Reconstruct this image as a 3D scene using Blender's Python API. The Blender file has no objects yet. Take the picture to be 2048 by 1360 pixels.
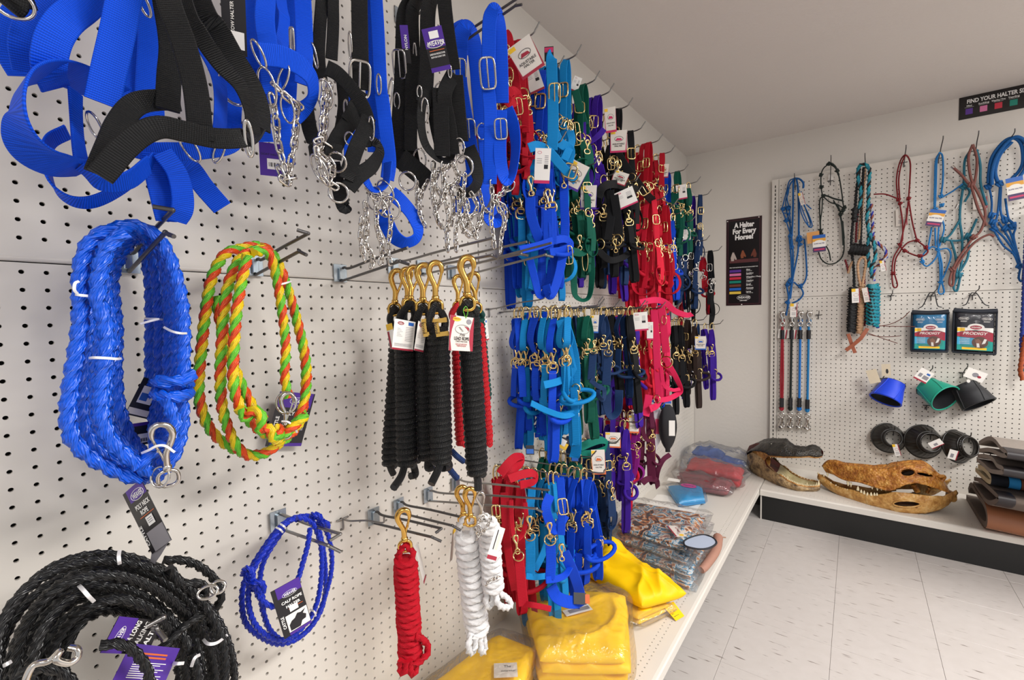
import bpy, math, random
import numpy as np
from mathutils import Vector, Matrix
random.seed(7)
rng = np.random.default_rng(7)
SC = bpy.context.scene
COL = SC.collection
PI = math.pi
# ------------------------------------------------------------------ camera, world, lights, exposure
CAM = np.array([0.9454, -0.1189, 1.2001])
FPX = 928.46                      # focal length in pixels of the 2048 x 1360 frame
EUL = (math.radians(87.092), math.radians(1.084), math.radians(36.475))
cd = bpy.data.cameras.new('camera')
cam = bpy.data.objects.new('camera', cd)
COL.objects.link(cam)
cam.location = CAM
cam.rotation_euler = EUL
cd.sensor_fit = 'HORIZONTAL'
cd.sensor_width = 36.0
cd.lens = FPX / 2048 * 36
cd.clip_start = 0.01
SC.camera = cam
RC = np.array(cam.rotation_euler.to_matrix())

w = bpy.data.worlds.new('world')
SC.world = w
w.use_nodes = True
w.node_tree.nodes['Background'].inputs[0].default_value = (0.96, 0.975, 1.0, 1)
w.node_tree.nodes['Background'].inputs[1].default_value = 0.55

def area(name, loc, size, power, aim=None, col=(1, 1, 1)):
    d = bpy.data.lights.new(name, 'AREA')
    d.shape = 'RECTANGLE'
    d.size, d.size_y = size
    d.energy = power
    d.color = col
    o = bpy.data.objects.new(name, d)
    COL.objects.link(o)
    o.location = loc
    if aim is not None:
        o.rotation_euler = (Vector(aim) - Vector(loc)).to_track_quat('-Z', 'Y').to_euler()
    return o
# fluorescent troffers on the ceiling of the room beside and behind the camera
area('ceiling_light', (2.15, 0.85, 2.30), (0.5, 1.2), 54, col=(1.0, 0.98, 0.955))
area('ceiling_light', (3.1, 2.3, 2.30), (0.6, 1.2), 50, col=(1.0, 0.98, 0.955))
area('ceiling_light', (1.5, -1.5, 2.30), (0.6, 1.2), 22, col=(1.0, 0.98, 0.955))
VS = SC.view_settings
SC.display_settings.display_device = 'sRGB'
VS.view_transform = 'Standard'
VS.look = 'None'
VS.exposure = 0.48
VS.gamma = 1.0
VS.use_curve_mapping = False

# ------------------------------------------------------------------ geometry helpers
D2 = 3.368          # y of the far pegboard face
DW = 3.396          # y of the far wall
CZ = 2.331          # ceiling
def ray(px, py):
    return RC @ np.array([(px - 1024) / FPX, -(py - 680) / FPX, -1.0])
def L(px, py, x=0.0):             # point seen at px,py at distance x from the near pegboard
    d = ray(px, py); return CAM + d * ((x - CAM[0]) / d[0])
def F(px, py, d=0.0):             # the same for the far pegboard
    r = ray(px, py); return CAM + r * ((D2 - d - CAM[1]) / r[1])
def DK(px, py, z=0.176):          # the same for a level plane
    r = ray(px, py); return CAM + r * ((z - CAM[2]) / r[2])
def ppm(q):                       # pixels per metre at a point
    return FPX / float(-((np.asarray(q) - CAM) @ RC)[2])
def nrm(a):
    a = np.asarray(a, float); n = np.linalg.norm(a, axis=-1, keepdims=True); return a / np.maximum(n, 1e-12)
def toc(q):
    return nrm(CAM - np.asarray(q))
def cat(P, n=8, closed=False):    # Catmull-Rom through the control rows
    P = np.asarray(P, float); k = len(P)
    if k < 3 and not closed:
        t = np.linspace(0, 1, n * (k - 1) + 1)[:, None]
        return P[0] * (1 - t) + P[-1] * t
    if closed: Q = np.vstack([P[-1], P, P[0], P[1]]); m = k
    else: Q = np.vstack([2 * P[0] - P[1], P, 2 * P[-1] - P[-2]]); m = k - 1
    t = np.linspace(0, 1, n, endpoint=False)[:, None]
    out = []
    for i in range(m):
        a, b, c, d = Q[i:i + 4]
        out.append(.5 * (2 * b + (c - a) * t + (2 * a - 5 * b + 4 * c - d) * t * t + (3 * b - a - 3 * c + d) * t ** 3))
    out = np.vstack(out)
    return out if closed else np.vstack([out, P[-1]])
def resample(P, step, closed=False, lo=2):
    P = np.asarray(P, float)
    if closed: P = np.vstack([P, P[:1]])
    s = np.r_[0, np.cumsum(np.linalg.norm(np.diff(P[:, :3], axis=0), axis=1))]
    n = max(lo, int(round(s[-1] / step)))
    t = np.linspace(0, s[-1], n + 1)
    if closed: t = t[:-1]
    return np.stack([np.interp(t, s, P[:, i]) for i in range(P.shape[1])], 1)
def tang(P, closed=False):
    if closed: T = np.roll(P, -1, 0) - np.roll(P, 1, 0)
    else: T = np.gradient(P, axis=0)
    return nrm(T)
def pframes(P, closed=False):
    T = tang(P, closed)
    up = np.array([0, 0, 1.0]) if abs(T[0][2]) < .9 else np.array([1.0, 0, 0])
    n = nrm(np.cross(T[0], up)); N = [n]
    for i in range(1, len(P)):
        n = n - T[i] * (n @ T[i]); n = n / max(np.linalg.norm(n), 1e-9); N.append(n)
    N = np.array(N)
    if closed:                     # spread the closing twist
        n = N[-1] - T[0] * (N[-1] @ T[0]); n = nrm(n)
        a = math.atan2(np.cross(n, N[0]) @ T[0], n @ N[0])
        th = a * np.arange(len(P)) / len(P)
        B = np.cross(T, N); N = N * np.cos(th)[:, None] + B * np.sin(th)[:, None]
    return T, N, np.cross(T, N)

class MB:
    def __init__(s): s.v = []; s.n = 0; s.f = []
    def add(s, v, f, mi=0, uv=None):
        v = np.asarray(v, float); f = np.asarray(f, int)
        if len(f) == 0: return
        s.f.append((f + s.n, np.broadcast_to(np.asarray(mi), (len(f),)), uv)); s.v.append(v); s.n += len(v)
    def build(s, name, mats, parent=None, smooth=True, off=None, link=True, matrix=None):
        V = np.vstack(s.v)
        o0 = np.zeros(3)
        if off is not None: o0 = np.asarray(off, float)
        elif parent is not None: o0 = wloc(parent)
        V = V - o0
        me = bpy.data.meshes.new(name)
        loops = np.concatenate([f.ravel() for f, _, _ in s.f])
        tot = np.concatenate([np.full(len(f), f.shape[1]) for f, _, _ in s.f])
        mi = np.concatenate([m for _, m, _ in s.f])
        me.vertices.add(len(V)); me.vertices.foreach_set('co', V.ravel().astype(np.float32))
        me.loops.add(len(loops)); me.loops.foreach_set('vertex_index', loops.astype(np.int32))
        me.polygons.add(len(tot))
        me.polygons.foreach_set('loop_start', np.r_[0, np.cumsum(tot)[:-1]].astype(np.int32))
        me.polygons.foreach_set('loop_total', tot.astype(np.int32))
        me.polygons.foreach_set('material_index', mi.astype(np.int32))
        me.polygons.foreach_set('use_smooth', np.full(len(tot), bool(smooth)))
        uv = me.uv_layers.new(name='uv')
        U = np.concatenate([(np.zeros((f.size, 2)) if u is None else np.asarray(u).reshape(-1, 2)) for f, _, u in s.f])
        uv.data.foreach_set('uv', U.ravel().astype(np.float32))
        for m in (mats if isinstance(mats, (list, tuple)) else [mats]): me.materials.append(m)
        me.update(calc_edges=True)
        me.validate(clean_customdata=False)
        o = bpy.data.objects.new(name, me)
        COL.objects.link(o)
        if parent is not None: o.parent = parent
        elif off is not None: o.location = o0
        return o
def wloc(o):
    p = np.zeros(3)
    while o is not None: p = p + np.array(o.location); o = o.parent
    return p
def tag(o, label, cat_, group=None, kind=None):
    if label: o['label'] = label
    if cat_: o['category'] = cat_
    if group: o['group'] = group
    if kind: o['kind'] = kind
    return o
def thing(name, loc, label, cat_, group=None):
    o = bpy.data.objects.new(name, None); COL.objects.link(o)
    o.location = loc; o.empty_display_size = .02
    return tag(o, label, cat_, group)

def sweep(mb, P, N, B, prof, closed=False, caps=True, mi=0, du=None):
    """prof: (R,M,2) or (M,2); ring i = P + x*N + y*B"""
    P = np.asarray(P); R = len(P)
    prof = np.asarray(prof, float)
    if prof.ndim == 2: prof = np.broadcast_to(prof, (R,) + prof.shape)
    M = prof.shape[1]
    V = P[:, None] + prof[..., :1] * N[:, None] + prof[..., 1:] * B[:, None]
    s = np.r_[0, np.cumsum(np.linalg.norm(np.diff(P, axis=0), axis=1))]
    if closed: s = np.r_[s, s[-1] + np.linalg.norm(P[0] - P[-1])]
    Rn = R if closed else R - 1
    i = np.arange(Rn)[:, None]; j = np.arange(M)[None]
    i2 = (i + 1) % R; j2 = (j + 1) % M
    f = np.stack([i * M + j, i * M + j2, i2 * M + j2, i2 * M + j], -1).reshape(-1, 4)
    if du is None:
        per = np.linalg.norm(np.roll(prof[0], -1, 0) - prof[0], axis=1)
        du = np.r_[0, np.cumsum(per)]
    a = np.broadcast_to(du[:-1][None], (Rn, M)); b = np.broadcast_to(du[1:][None], (Rn, M))
    c = np.broadcast_to(s[:Rn][:, None], (Rn, M)); d = np.broadcast_to(s[1:Rn + 1][:, None], (Rn, M))
    uv = np.stack([np.stack([a, c], -1), np.stack([b, c], -1), np.stack([b, d], -1), np.stack([a, d], -1)], 2).reshape(-1, 4, 2)
    m = mi if np.isscalar(mi) else np.tile(np.asarray(mi), Rn)
    mb.add(V.reshape(-1, 3), f, m, uv)
    if caps and not closed:
        m0 = mi if np.isscalar(mi) else mi[0]
        mb.add(V[0], [list(range(M))[::-1]], m0); mb.add(V[-1], [list(range(M))], m0)
def circ(r, n, ph=0.0):
    a = np.arange(n) * 2 * PI / n + ph
    return np.stack([np.cos(a), np.sin(a)], 1) * r
def tube(mb, P, r, n=8, closed=False, mi=0, caps=True):
    P = np.asarray(P, float)
    T, N, B = pframes(P, closed)
    r = np.broadcast_to(np.asarray(r, float), (len(P),))
    sweep(mb, P, N, B, circ(1, n)[None] * r[:, None, None], closed, caps, mi, du=np.linspace(0, 1, n + 1) * 2 * PI * float(r[0]))
def lobes(R, m=5, k=3, deep=1.0):
    """outline of k strands laid together"""
    out = []
    c = .535 * R; a = .5 * R
    for j in range(k):
        for t in (np.arange(m) + .5) / m * 2 * PI / k - PI / k:
            rr = c * math.cos(t) + math.sqrt(max(a * a - (c * math.sin(t)) ** 2, 0)) if k == 3 else R * (.8 + .2 * math.cos(t * k / 2) ** .5)
            rr = R * (1 - deep) + rr * deep
            th = t + j * 2 * PI / k
            out.append((rr * math.cos(th), rr * math.sin(th)))
    return np.array(out)
def rope(mb, P, R, pitch=None, closed=False, mi=0, per=7, m=5, k=3, hand=1, deep=1.0):
    """laid rope along control polyline P (already smooth)"""
    pitch = pitch or R * 6.5
    P = resample(P, pitch / per, closed)
    T, N, B = pframes(P, closed)
    n = len(P)
    s = np.r_[0, np.cumsum(np.linalg.norm(np.diff(P, axis=0), axis=1))]
    tot = s[-1] + (np.linalg.norm(P[0] - P[-1]) if closed else 0)
    turns = tot / pitch
    if closed: turns = round(turns * k) / k
    th = hand * 2 * PI * turns * s / tot
    b = lobes(R, m, k, deep)
    pr = np.stack([b[None, :, 0] * np.cos(th)[:, None] - b[None, :, 1] * np.sin(th)[:, None],
                   b[None, :, 0] * np.sin(th)[:, None] + b[None, :, 1] * np.cos(th)[:, None]], -1)
    mm = mi if np.isscalar(mi) else np.repeat(mi, m)
    sweep(mb, P, N, B, pr, closed and abs(turns - round(turns)) < 1e-6, True, mm, du=np.linspace(0, 1, len(b) + 1) * 2 * PI * R)
def strap_prof(w, t):
    b = min(t * .35, w * .2)
    x, y = w / 2, t / 2
    e = min(b * 2.2, w * .3)
    return np.array([(x - b, y), (x, y - b), (x, -y + b), (x - b, -y), (x - e, -y), (-x + e, -y), (-x + b, -y), (-x, -y + b), (-x, y - b), (-x + b, y), (-x + e, y), (x - e, y)])
def strap(mb, P, W, w, t=.0025, closed=False, mi=0):
    """flat webbing: P rows of points, W rows of width directions, w width (scalar or per row)"""
    P = np.asarray(P, float); T = tang(P, closed)
    W = np.broadcast_to(np.asarray(W, float), P.shape)
    W = nrm(W - T * (W * T).sum(1, keepdims=True))
    H = np.cross(T, W)
    w = np.broadcast_to(np.asarray(w, float), (len(P),))
    pr = np.stack([strap_prof(a, t) for a in w])
    d = strap_prof(float(w[0]), t)
    du = np.r_[d[:, 0], d[0, 0]] + float(w[0]) / 2
    sweep(mb, P, W, H, pr, closed, True, mi, du=du)
def web(mb, pts, wpx=None, w=None, t=.0026, closed=False, mi=0, M=L, n=7, fix=None):
    """webbing through control rows (px, py, depth, turn): turn 0 faces the lens side, 90 is edge-on"""
    C = np.array([np.r_[M(q[0], q[1], q[2]), (q[3] if len(q) > 3 else 0.0)] for q in pts])
    S = cat(C, n, closed)
    P = S[:, :3]; a = np.radians(S[:, 3])[:, None]
    T = tang(P, closed); V = toc(P)
    V = nrm(V - T * (V * T).sum(1, keepdims=True))
    side = np.cross(T, V)
    W = side * np.cos(a) + V * np.sin(a)
    if fix is not None: W = RC @ nrm(np.array(fix, float))      # a loop round one fixed axis
    if wpx is not None:
        w = wpx / ppm(P.mean(0))
    strap(mb, P, W, w, t, closed, mi)
    return P
def ringpts(c, X, Y, a, b=None, n=24, p=2.0):
    b = a if b is None else b
    th = np.arange(n) * 2 * PI / n
    cx, sy = np.cos(th), np.sin(th)
    ex = np.sign(cx) * np.abs(cx) ** (2 / p); ey = np.sign(sy) * np.abs(sy) ** (2 / p)
    return np.asarray(c) + ex[:, None] * a * np.asarray(X) + ey[:, None] * b * np.asarray(Y)
def ring(mb, c, X, Y, a, b=None, r=.002, n=24, s=8, p=2.0, mi=0):
    tube(mb, ringpts(c, X, Y, a, b, n, p), r, s, True, mi)
def box(mb, c, X, Y, Z, a, b, d, mi=0):
    c, X, Y, Z = [np.asarray(q, float) for q in (c, X, Y, Z)]
    v = [c + X * a * i + Y * b * j + Z * d * k for i in (-.5, .5) for j in (-.5, .5) for k in (-.5, .5)]
    mb.add(v, [(0, 1, 3, 2), (4, 6, 7, 5), (0, 4, 5, 1), (2, 3, 7, 6), (0, 2, 6, 4), (1, 5, 7, 3)], mi)
AX = np.eye(3)
def abox(mb, lo, hi, mi=0):
    lo = np.asarray(lo, float); hi = np.asarray(hi, float)
    box(mb, (lo + hi) / 2, *AX, *(hi - lo), mi)
def bbox(mb, lo, hi, bev, mi=0):
    """box with chamfered edges (one island)"""
    lo = np.asarray(lo, float); hi = np.asarray(hi, float)
    c = (lo + hi) / 2; h = (hi - lo) / 2; v = []; idx = {}
    for sx in (-1, 1):
        for sy in (-1, 1):
            for sz in (-1, 1):
                for a in range(3):
                    q = h.copy(); q = q - bev; q[a] = h[a]
                    idx[(sx, sy, sz, a)] = len(v); v.append(c + q * np.array([sx, sy, sz]))
    f4 = []; f3 = []
    for a in range(3):
        b, d = (a + 1) % 3, (a + 2) % 3
        for sa in (-1, 1):
            k = []
            for sb, sd in ((-1, -1), (1, -1), (1, 1), (-1, 1)):
                s = [0, 0, 0]; s[a] = sa; s[b] = sb; s[d] = sd; k.append(idx[(*s, a)])
            f4.append(k if sa > 0 else k[::-1])
        for sb in (-1, 1):
            for sd in (-1, 1):
                s0 = [0, 0, 0]; s1 = [0, 0, 0]
                s0[a], s1[a] = -1, 1
                for s in (s0, s1): s[b] = sb; s[d] = sd
                k = [idx[(*s0, b)], idx[(*s1, b)], idx[(*s1, d)], idx[(*s0, d)]]
                f4.append(k if sb * sd < 0 else k[::-1])
    for sx in (-1, 1):
        for sy in (-1, 1):
            for sz in (-1, 1):
                k = [idx[(sx, sy, sz, a)] for a in range(3)]
                f3.append(k if sx * sy * sz > 0 else k[::-1])
    base = np.array(v); mb.add(base, f4, mi)
    mb.f.append((np.array(f3) + mb.n - len(base), np.full(len(f3), mi), None))
def quad(mb, O, R, U, x0, y0, x1, y1, mi=0, lift=0.0):
    O, R, U = [np.asarray(q, float) for q in (O, R, U)]
    n = np.cross(R, U) * lift
    mb.add([O + R * x + U * y + n for x, y in ((x0, y0), (x1, y0), (x1, y1), (x0, y1))], [(0, 1, 2, 3)], mi,
           np.array([[(x0, y0), (x1, y0), (x1, y1), (x0, y1)]], float))
def poly(mb, O, R, U, pts, mi=0, lift=0.0, thick=0.0):
    O, R, U = [np.asarray(q, float) for q in (O, R, U)]
    n = np.cross(R, U)
    v = [O + R * x + U * y + n * lift for x, y in pts]; k = len(v)
    mb.add(v, [list(range(k))], mi, np.array([pts], float))
    if thick:
        v2 = [q - n * thick for q in v]
        mb.add(v2, [list(range(k))[::-1]], mi)
        mb.add(v + v2, [(i, i + k, (i + 1) % k + k, (i + 1) % k) for i in range(k)], mi)
def disc(cx, cy, a, b, n=28):
    return [(cx + a * math.cos(t * 2 * PI / n), cy + b * math.sin(t * 2 * PI / n)) for t in range(n)]
def grid(mb, G, mi=0, closed_u=False, uv=True, scale=1.0):
    """G (m,n,3) sheet"""
    m, n = G.shape[:2]
    i = np.arange(m if closed_u else m - 1)[:, None]; j = np.arange(n - 1)[None]
    i2 = (i + 1) % m
    f = np.stack([i * n + j, i2 * n + j, i2 * n + j + 1, i * n + j + 1], -1).reshape(-1, 4)
    u = None
    if uv:
        i, j = np.broadcast_arrays(i, j)
        u = np.stack([np.stack([i, j], -1), np.stack([i + 1, j], -1), np.stack([i + 1, j + 1], -1), np.stack([i, j + 1], -1)], 2).reshape(-1, 4, 2).astype(float)
        u = u / np.array([m - 1, n - 1]) * scale
    mb.add(G.reshape(-1, 3), f, mi, u)
_tx = {}
def text_geo(s, bold=0.0, shear=0.0, align='CENTER'):
    key = (s, bold, shear, align)
    if key not in _tx:
        cu = bpy.data.curves.new('lettering', 'FONT')
        cu.body = s; cu.size = 1; cu.align_x = align; cu.offset = bold; cu.shear = shear
        cu.resolution_u = 3
        ob = bpy.data.objects.new('lettering', cu)
        me = bpy.data.meshes.new_from_object(ob)
        V = np.array([v.co[:2] for v in me.vertices]) if len(me.vertices) else np.zeros((0, 2))
        fs = [list(p.vertices) for p in me.polygons]
        bpy.data.objects.remove(ob); bpy.data.meshes.remove(me); bpy.data.curves.remove(cu)
        _tx[key] = (V, fs)
    return _tx[key]
def text(mb, s, O, R, U, x, y, size, mi=0, lift=.0004, bold=0.0, wid=None, rot=0.0, shear=0.0, align='CENTER'):
    V, fs = text_geo(s, bold, shear, align)
    if not len(V): return
    V = V * size
    if wid: V[:, 0] *= wid / max(np.ptp(V[:, 0]), 1e-9)
    if rot:
        c, q = math.cos(rot), math.sin(rot); V = V @ np.array([[c, q], [-q, c]])
    O, R, U = [np.asarray(q, float) for q in (O, R, U)]
    n = np.cross(R, U)
    W3 = O + (V[:, :1] + x) * R + (V[:, 1:] + y) * U + n * lift
    by = {}
    for f in fs: by.setdefault(len(f), []).append(f)
    first = True
    for k, ff in by.items():
        if first: mb.add(W3, ff, mi); base = mb.n - len(W3); first = False
        else: mb.f.append((np.array(ff) + base, np.full(len(ff), mi), None))

# ------------------------------------------------------------------ materials
def lin(h):
    if isinstance(h, str):
        h = h.lstrip('#'); c = [int(h[i:i + 2], 16) / 255 for i in (0, 2, 4)]
    else: c = h
    return tuple(x / 12.92 if x <= .04045 else ((x + .055) / 1.055) ** 2.4 for x in c) + (1.0,)
class NT:
    def __init__(s, name):
        s.m = bpy.data.materials.new(name); s.m.use_nodes = True
        s.t = s.m.node_tree; s.b = s.t.nodes['Principled BSDF']; s.o = s.t.nodes['Material Output']
    def n(s, typ, **k):
        q = s.t.nodes.new(typ)
        for a, v in k.items():
            if hasattr(q, a): setattr(q, a, v)
            else: q.inputs[a.replace('_', ' ')].default_value = v
        return q
    def l(s, a, b): s.t.links.new(a, b)
    def math(s, op, a, b=None, c=None):
        q = s.t.nodes.new('ShaderNodeMath'); q.operation = op
        for i, v in enumerate((a, b, c)):
            if v is None: continue
            if isinstance(v, (int, float)): q.inputs[i].default_value = v
            else: s.l(v, q.inputs[i])
        return q.outputs[0]
    def mix(s, fac, a, b, bl='MIX'):
        q = s.t.nodes.new('ShaderNodeMix'); q.data_type = 'RGBA'; q.blend_type = bl
        for sock, v in ((q.inputs[0], fac), (q.inputs[6], a), (q.inputs[7], b)):
            if hasattr(v, 'is_output'): s.l(v, sock)
            else: sock.default_value = v
        return q.outputs[2]
    def bump(s, h, st=.3, dist=.001):
        q = s.t.nodes.new('ShaderNodeBump'); q.inputs['Strength'].default_value = st; q.inputs['Distance'].default_value = dist
        s.l(h, q.inputs['Height']); s.l(q.outputs[0], s.b.inputs['Normal']); return q
    def uv(s):
        q = s.t.nodes.new('ShaderNodeTexCoord'); sp = s.t.nodes.new('ShaderNodeSeparateXYZ'); s.l(q.outputs['UV'], sp.inputs[0]); return sp.outputs[0], sp.outputs[1]
    def pr(s, **k):
        for a, v in k.items(): s.b.inputs[a.replace('_', ' ')].default_value = v
        return s
_mc = {}
def mat(name, col, rough=.5, metal=0.0, spec=.5, noise=0.0, nscale=40.0, bump=0.0, bscale=60.0, bdist=.002, sheen=0.0):
    if name in _mc: return _mc[name]
    t = NT(name)
    c = lin(col)
    t.pr(Base_Color=c, Roughness=rough, Metallic=metal)
    t.b.inputs['Specular IOR Level'].default_value = spec
    if sheen: t.b.inputs['Sheen Weight'].default_value = sheen
    tc = t.n('ShaderNodeTexCoord')
    if noise:
        q = t.n('ShaderNodeTexNoise', Scale=nscale, Detail=5.0); t.l(tc.outputs['Object'], q.inputs['Vector'])
        d = tuple(x * (1 - noise) for x in c[:3]) + (1,)
        t.l(t.mix(q.outputs[0], c, d), t.b.inputs['Base Color'])
    if bump:
        q = t.n('ShaderNodeTexNoise', Scale=bscale, Detail=4.0); t.l(tc.outputs['Object'], q.inputs['Vector'])
        t.bump(q.outputs[0], bump, bdist)
    _mc[name] = t.m
    return t.m
def webbing(name, col, rib=1250.0, rough=.6, st=.4, spec=.18):
    """nylon webbing: fine cross ribs and stitched edges, driven by the strip's own length and width"""
    if name in _mc: return _mc[name]
    t = NT(name); c = lin(col); u, v = t.uv()
    a = t.math('SINE', t.math('MULTIPLY', v, rib * 2.0))
    b = t.math('SINE', t.math('MULTIPLY', u, rib * 2.6))
    h = t.math('ADD', t.math('MULTIPLY', a, .8), t.math('MULTIPLY', b, .2))
    dark = tuple(x * .5 for x in c[:3]) + (1,)
    f = t.math('MULTIPLY_ADD', h, .5, .5)
    t.l(t.mix(f, dark, c), t.b.inputs['Base Color'])
    t.pr(Roughness=rough); t.b.inputs['Specular IOR Level'].default_value = spec
    t.bump(h, st, .0006)
    _mc[name] = t.m
    return t.m
def fibre(name, col, rough=.35, spec=.5, st=.5, fr=2500.0):
    """laid rope fibre: fine streaks along the strands"""
    if name in _mc: return _mc[name]
    t = NT(name); c = lin(col); u, v = t.uv()
    a = t.math('SINE', t.math('ADD', t.math('MULTIPLY', u, fr), t.math('MULTIPLY', v, fr * .35)))
    q = t.n('ShaderNodeTexNoise', Scale=90.0, Detail=3.0)
    tc = t.n('ShaderNodeTexCoord'); t.l(tc.outputs['Object'], q.inputs['Vector'])
    dark = tuple(x * .7 for x in c[:3]) + (1,)
    t.l(t.mix(q.outputs[0], c, dark), t.b.inputs['Base Color'])
    t.pr(Roughness=rough); t.b.inputs['Specular IOR Level'].default_value = spec
    t.bump(t.math('ADD', a, q.outputs[0]), st, .0008)
    _mc[name] = t.m
    return t.m
def braid(name, col, col2=None, fr=1100.0, rough=.5, spec=.3, st=.6):
    """solid braid cord: a diamond pattern of little plaits"""
    if name in _mc: return _mc[name]
    t = NT(name); c = lin(col); u, v = t.uv()
    a = t.math('SINE', t.math('MULTIPLY', t.math('ADD', u, v), fr))
    b = t.math('SINE', t.math('MULTIPLY', t.math('SUBTRACT', u, v), fr))
    h = t.math('MULTIPLY', a, b)
    c2 = lin(col2) if col2 else tuple(x * .55 for x in c[:3]) + (1,)
    f = t.math('MULTIPLY_ADD', h, .5, .5)
    if col2: f = t.math('GREATER_THAN', f, .62)
    t.l(t.mix(f, c2 if not col2 else c, c if not col2 else c2), t.b.inputs['Base Color'])
    t.pr(Roughness=rough); t.b.inputs['Specular IOR Level'].default_value = spec
    t.bump(h, st, .0012)
    _mc[name] = t.m
    return t.m
def film(name, tint=(1, 1, 1, 1), gloss=.04, rough=.14, wr=.5, scale=26.0, haze=.035):
    """thin clear polythene: see-through with glossy creases and a little milky haze"""
    if name in _mc: return _mc[name]
    t = NT(name); t.t.nodes.remove(t.b)
    tr = t.n('ShaderNodeBsdfTransparent'); tr.inputs[0].default_value = tint
    gl = t.n('ShaderNodeBsdfAnisotropic'); gl.inputs['Roughness'].default_value = rough
    df = t.n('ShaderNodeBsdfDiffuse'); df.inputs[0].default_value = (.9, .9, .92, 1)
    tc = t.n('ShaderNodeTexCoord'); q = t.n('ShaderNodeTexNoise', Scale=scale, Detail=3.0, Distortion=1.6)
    t.l(tc.outputs['Object'], q.inputs['Vector'])
    bp = t.n('ShaderNodeBump', Strength=wr, Distance=.02); t.l(q.outputs[0], bp.inputs['Height'])
    t.l(bp.outputs[0], gl.inputs['Normal']); t.l(bp.outputs[0], df.inputs['Normal'])
    lw = t.n('ShaderNodeLayerWeight', Blend=.35); t.l(bp.outputs[0], lw.inputs['Normal'])
    fac = t.math('MULTIPLY_ADD', t.math('POWER', lw.outputs['Fresnel'], 1.6), .5, gloss)
    m1 = t.n('ShaderNodeMixShader'); m1.inputs[0].default_value = haze
    t.l(tr.outputs[0], m1.inputs[1]); t.l(df.outputs[0], m1.inputs[2])
    m2 = t.n('ShaderNodeMixShader'); t.l(fac, m2.inputs[0]); t.l(m1.outputs[0], m2.inputs[1]); t.l(gl.outputs[0], m2.inputs[2])
    t.l(m2.outputs[0], t.o.inputs['Surface'])
    _mc[name] = t.m
    return t.m
CHROME = mat('polished_nickel', '#c9c4be', .13, 1.0)
STEEL = mat('hook_steel', '#8e8c8a', .3, 1.0)
DKSTEEL = mat('dark_hook_steel', '#5f5d5d', .38, .85)
ZINC = mat('zinc_plate', '#b9c4cc', .3, .9, noise=.3, nscale=60)
BRASS = mat('polished_brass', '#dcae5a', .18, 1.0)
GOLD = mat('brass_plated_fitting', '#e2c488', .18, 1.0)
PAPER = mat('white_card', '#eeeae4', .55)
CREAM = mat('cream_card', '#ded6cc', .55)
BLACKC = mat('black_card', '#17151a', .35)
PURPLE = mat('purple_print', '#4a2391', .4)
RED = mat('dark_red_print', '#a3223a', .45)
YELLOW = mat('yellow_print', '#f2c22a', .45)
GREY = mat('grey_print', '#8d8a90', .5)
INK = mat('black_print', '#1e1c20', .5)
BLUEP = mat('blue_print', '#1f5fb4', .45)
WHITEP = mat('white_print', '#f3f1ee', .5)
PINKP = mat('pink_print', '#c8265f', .45)
ORANGEP = mat('orange_print', '#d5652c', .45)
TIE = mat('white_zip_tie', '#f1eff0', .35)
# ------------------------------------------------------------------ the room
def wallmat(name, col, st=.25, sc=55.0, var=.06):
    t = NT(name); c = lin(col)
    tc = t.n('ShaderNodeTexCoord'); q = t.n('ShaderNodeTexNoise', Scale=sc, Detail=6.0); t.l(tc.outputs['Object'], q.inputs['Vector'])
    q2 = t.n('ShaderNodeTexNoise', Scale=1.7, Detail=3.0); t.l(tc.outputs['Object'], q2.inputs['Vector'])
    d = tuple(x * (1 - var) for x in c[:3]) + (1,)
    t.l(t.mix(q2.outputs[0], c, d), t.b.inputs['Base Color']); t.pr(Roughness=.75)
    t.bump(q.outputs[0], st, .004)
    return t.m
WALL = wallmat('painted_wall', '#d9d3cb')
CEIL = wallmat('textured_ceiling', '#d9d2cd', .35, 90.0)
def struct(name, lo, hi, m):
    mb = MB(); abox(mb, lo, hi)
    o = mb.build(name, m, smooth=False); o['kind'] = 'structure'; return o
struct('wall_left', (-.16, -2.6, 0), (-.058, DW + .1, CZ), WALL)
struct('wall_back', (-.058, DW, 0), (4.2, DW + .1, CZ), WALL)
struct('ceiling', (-.16, -2.6, CZ), (4.2, DW + .1, CZ + .08), CEIL)
# vinyl floor of one-foot tiles
def vinyl():
    t = NT('vinyl_tile'); tc = t.n('ShaderNodeTexCoord'); g = t.n('ShaderNodeNewGeometry')
    mp = t.n('ShaderNodeMapping'); mp.inputs['Scale'].default_value = (8, 75, 1); mp.inputs['Rotation'].default_value = (0, 0, .42)
    t.l(g.outputs['Position'], mp.inputs['Vector'])
    q = t.n('ShaderNodeTexNoise', Scale=1.6, Detail=2.0); t.l(mp.outputs[0], q.inputs['Vector'])
    q2 = t.n('ShaderNodeTexNoise', Scale=26.0, Detail=5.0); t.l(g.outputs['Position'], q2.inputs['Vector'])
    q3 = t.n('ShaderNodeTexNoise', Scale=2.2, Detail=2.0); t.l(g.outputs['Position'], q3.inputs['Vector'])
    base = t.mix(q2.outputs[0], lin('#c9c3bf'), lin('#bab3ae'))
    base = t.mix(t.math('MULTIPLY', q3.outputs[0], .5), base, lin('#c0b8b2'))
    r = t.n('ShaderNodeMapRange'); t.l(q.outputs[0], r.inputs[0]); r.inputs[1].default_value = .66; r.inputs[2].default_value = .72
    base = t.mix(t.math('MULTIPLY', r.outputs[0], .9), base, lin('#5e5148'))
    t.l(base, t.b.inputs['Base Color']); t.pr(Roughness=.32); t.b.inputs['Specular IOR Level'].default_value = .4
    t.bump(q2.outputs[0], .06, .002)
    return t.m
VINYL = vinyl()
fl = struct('floor', (-.16, -2.6, -.1), (4.2, DW + .1, -.004), mat('floor_bed', '#8f8781', .8))
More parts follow.
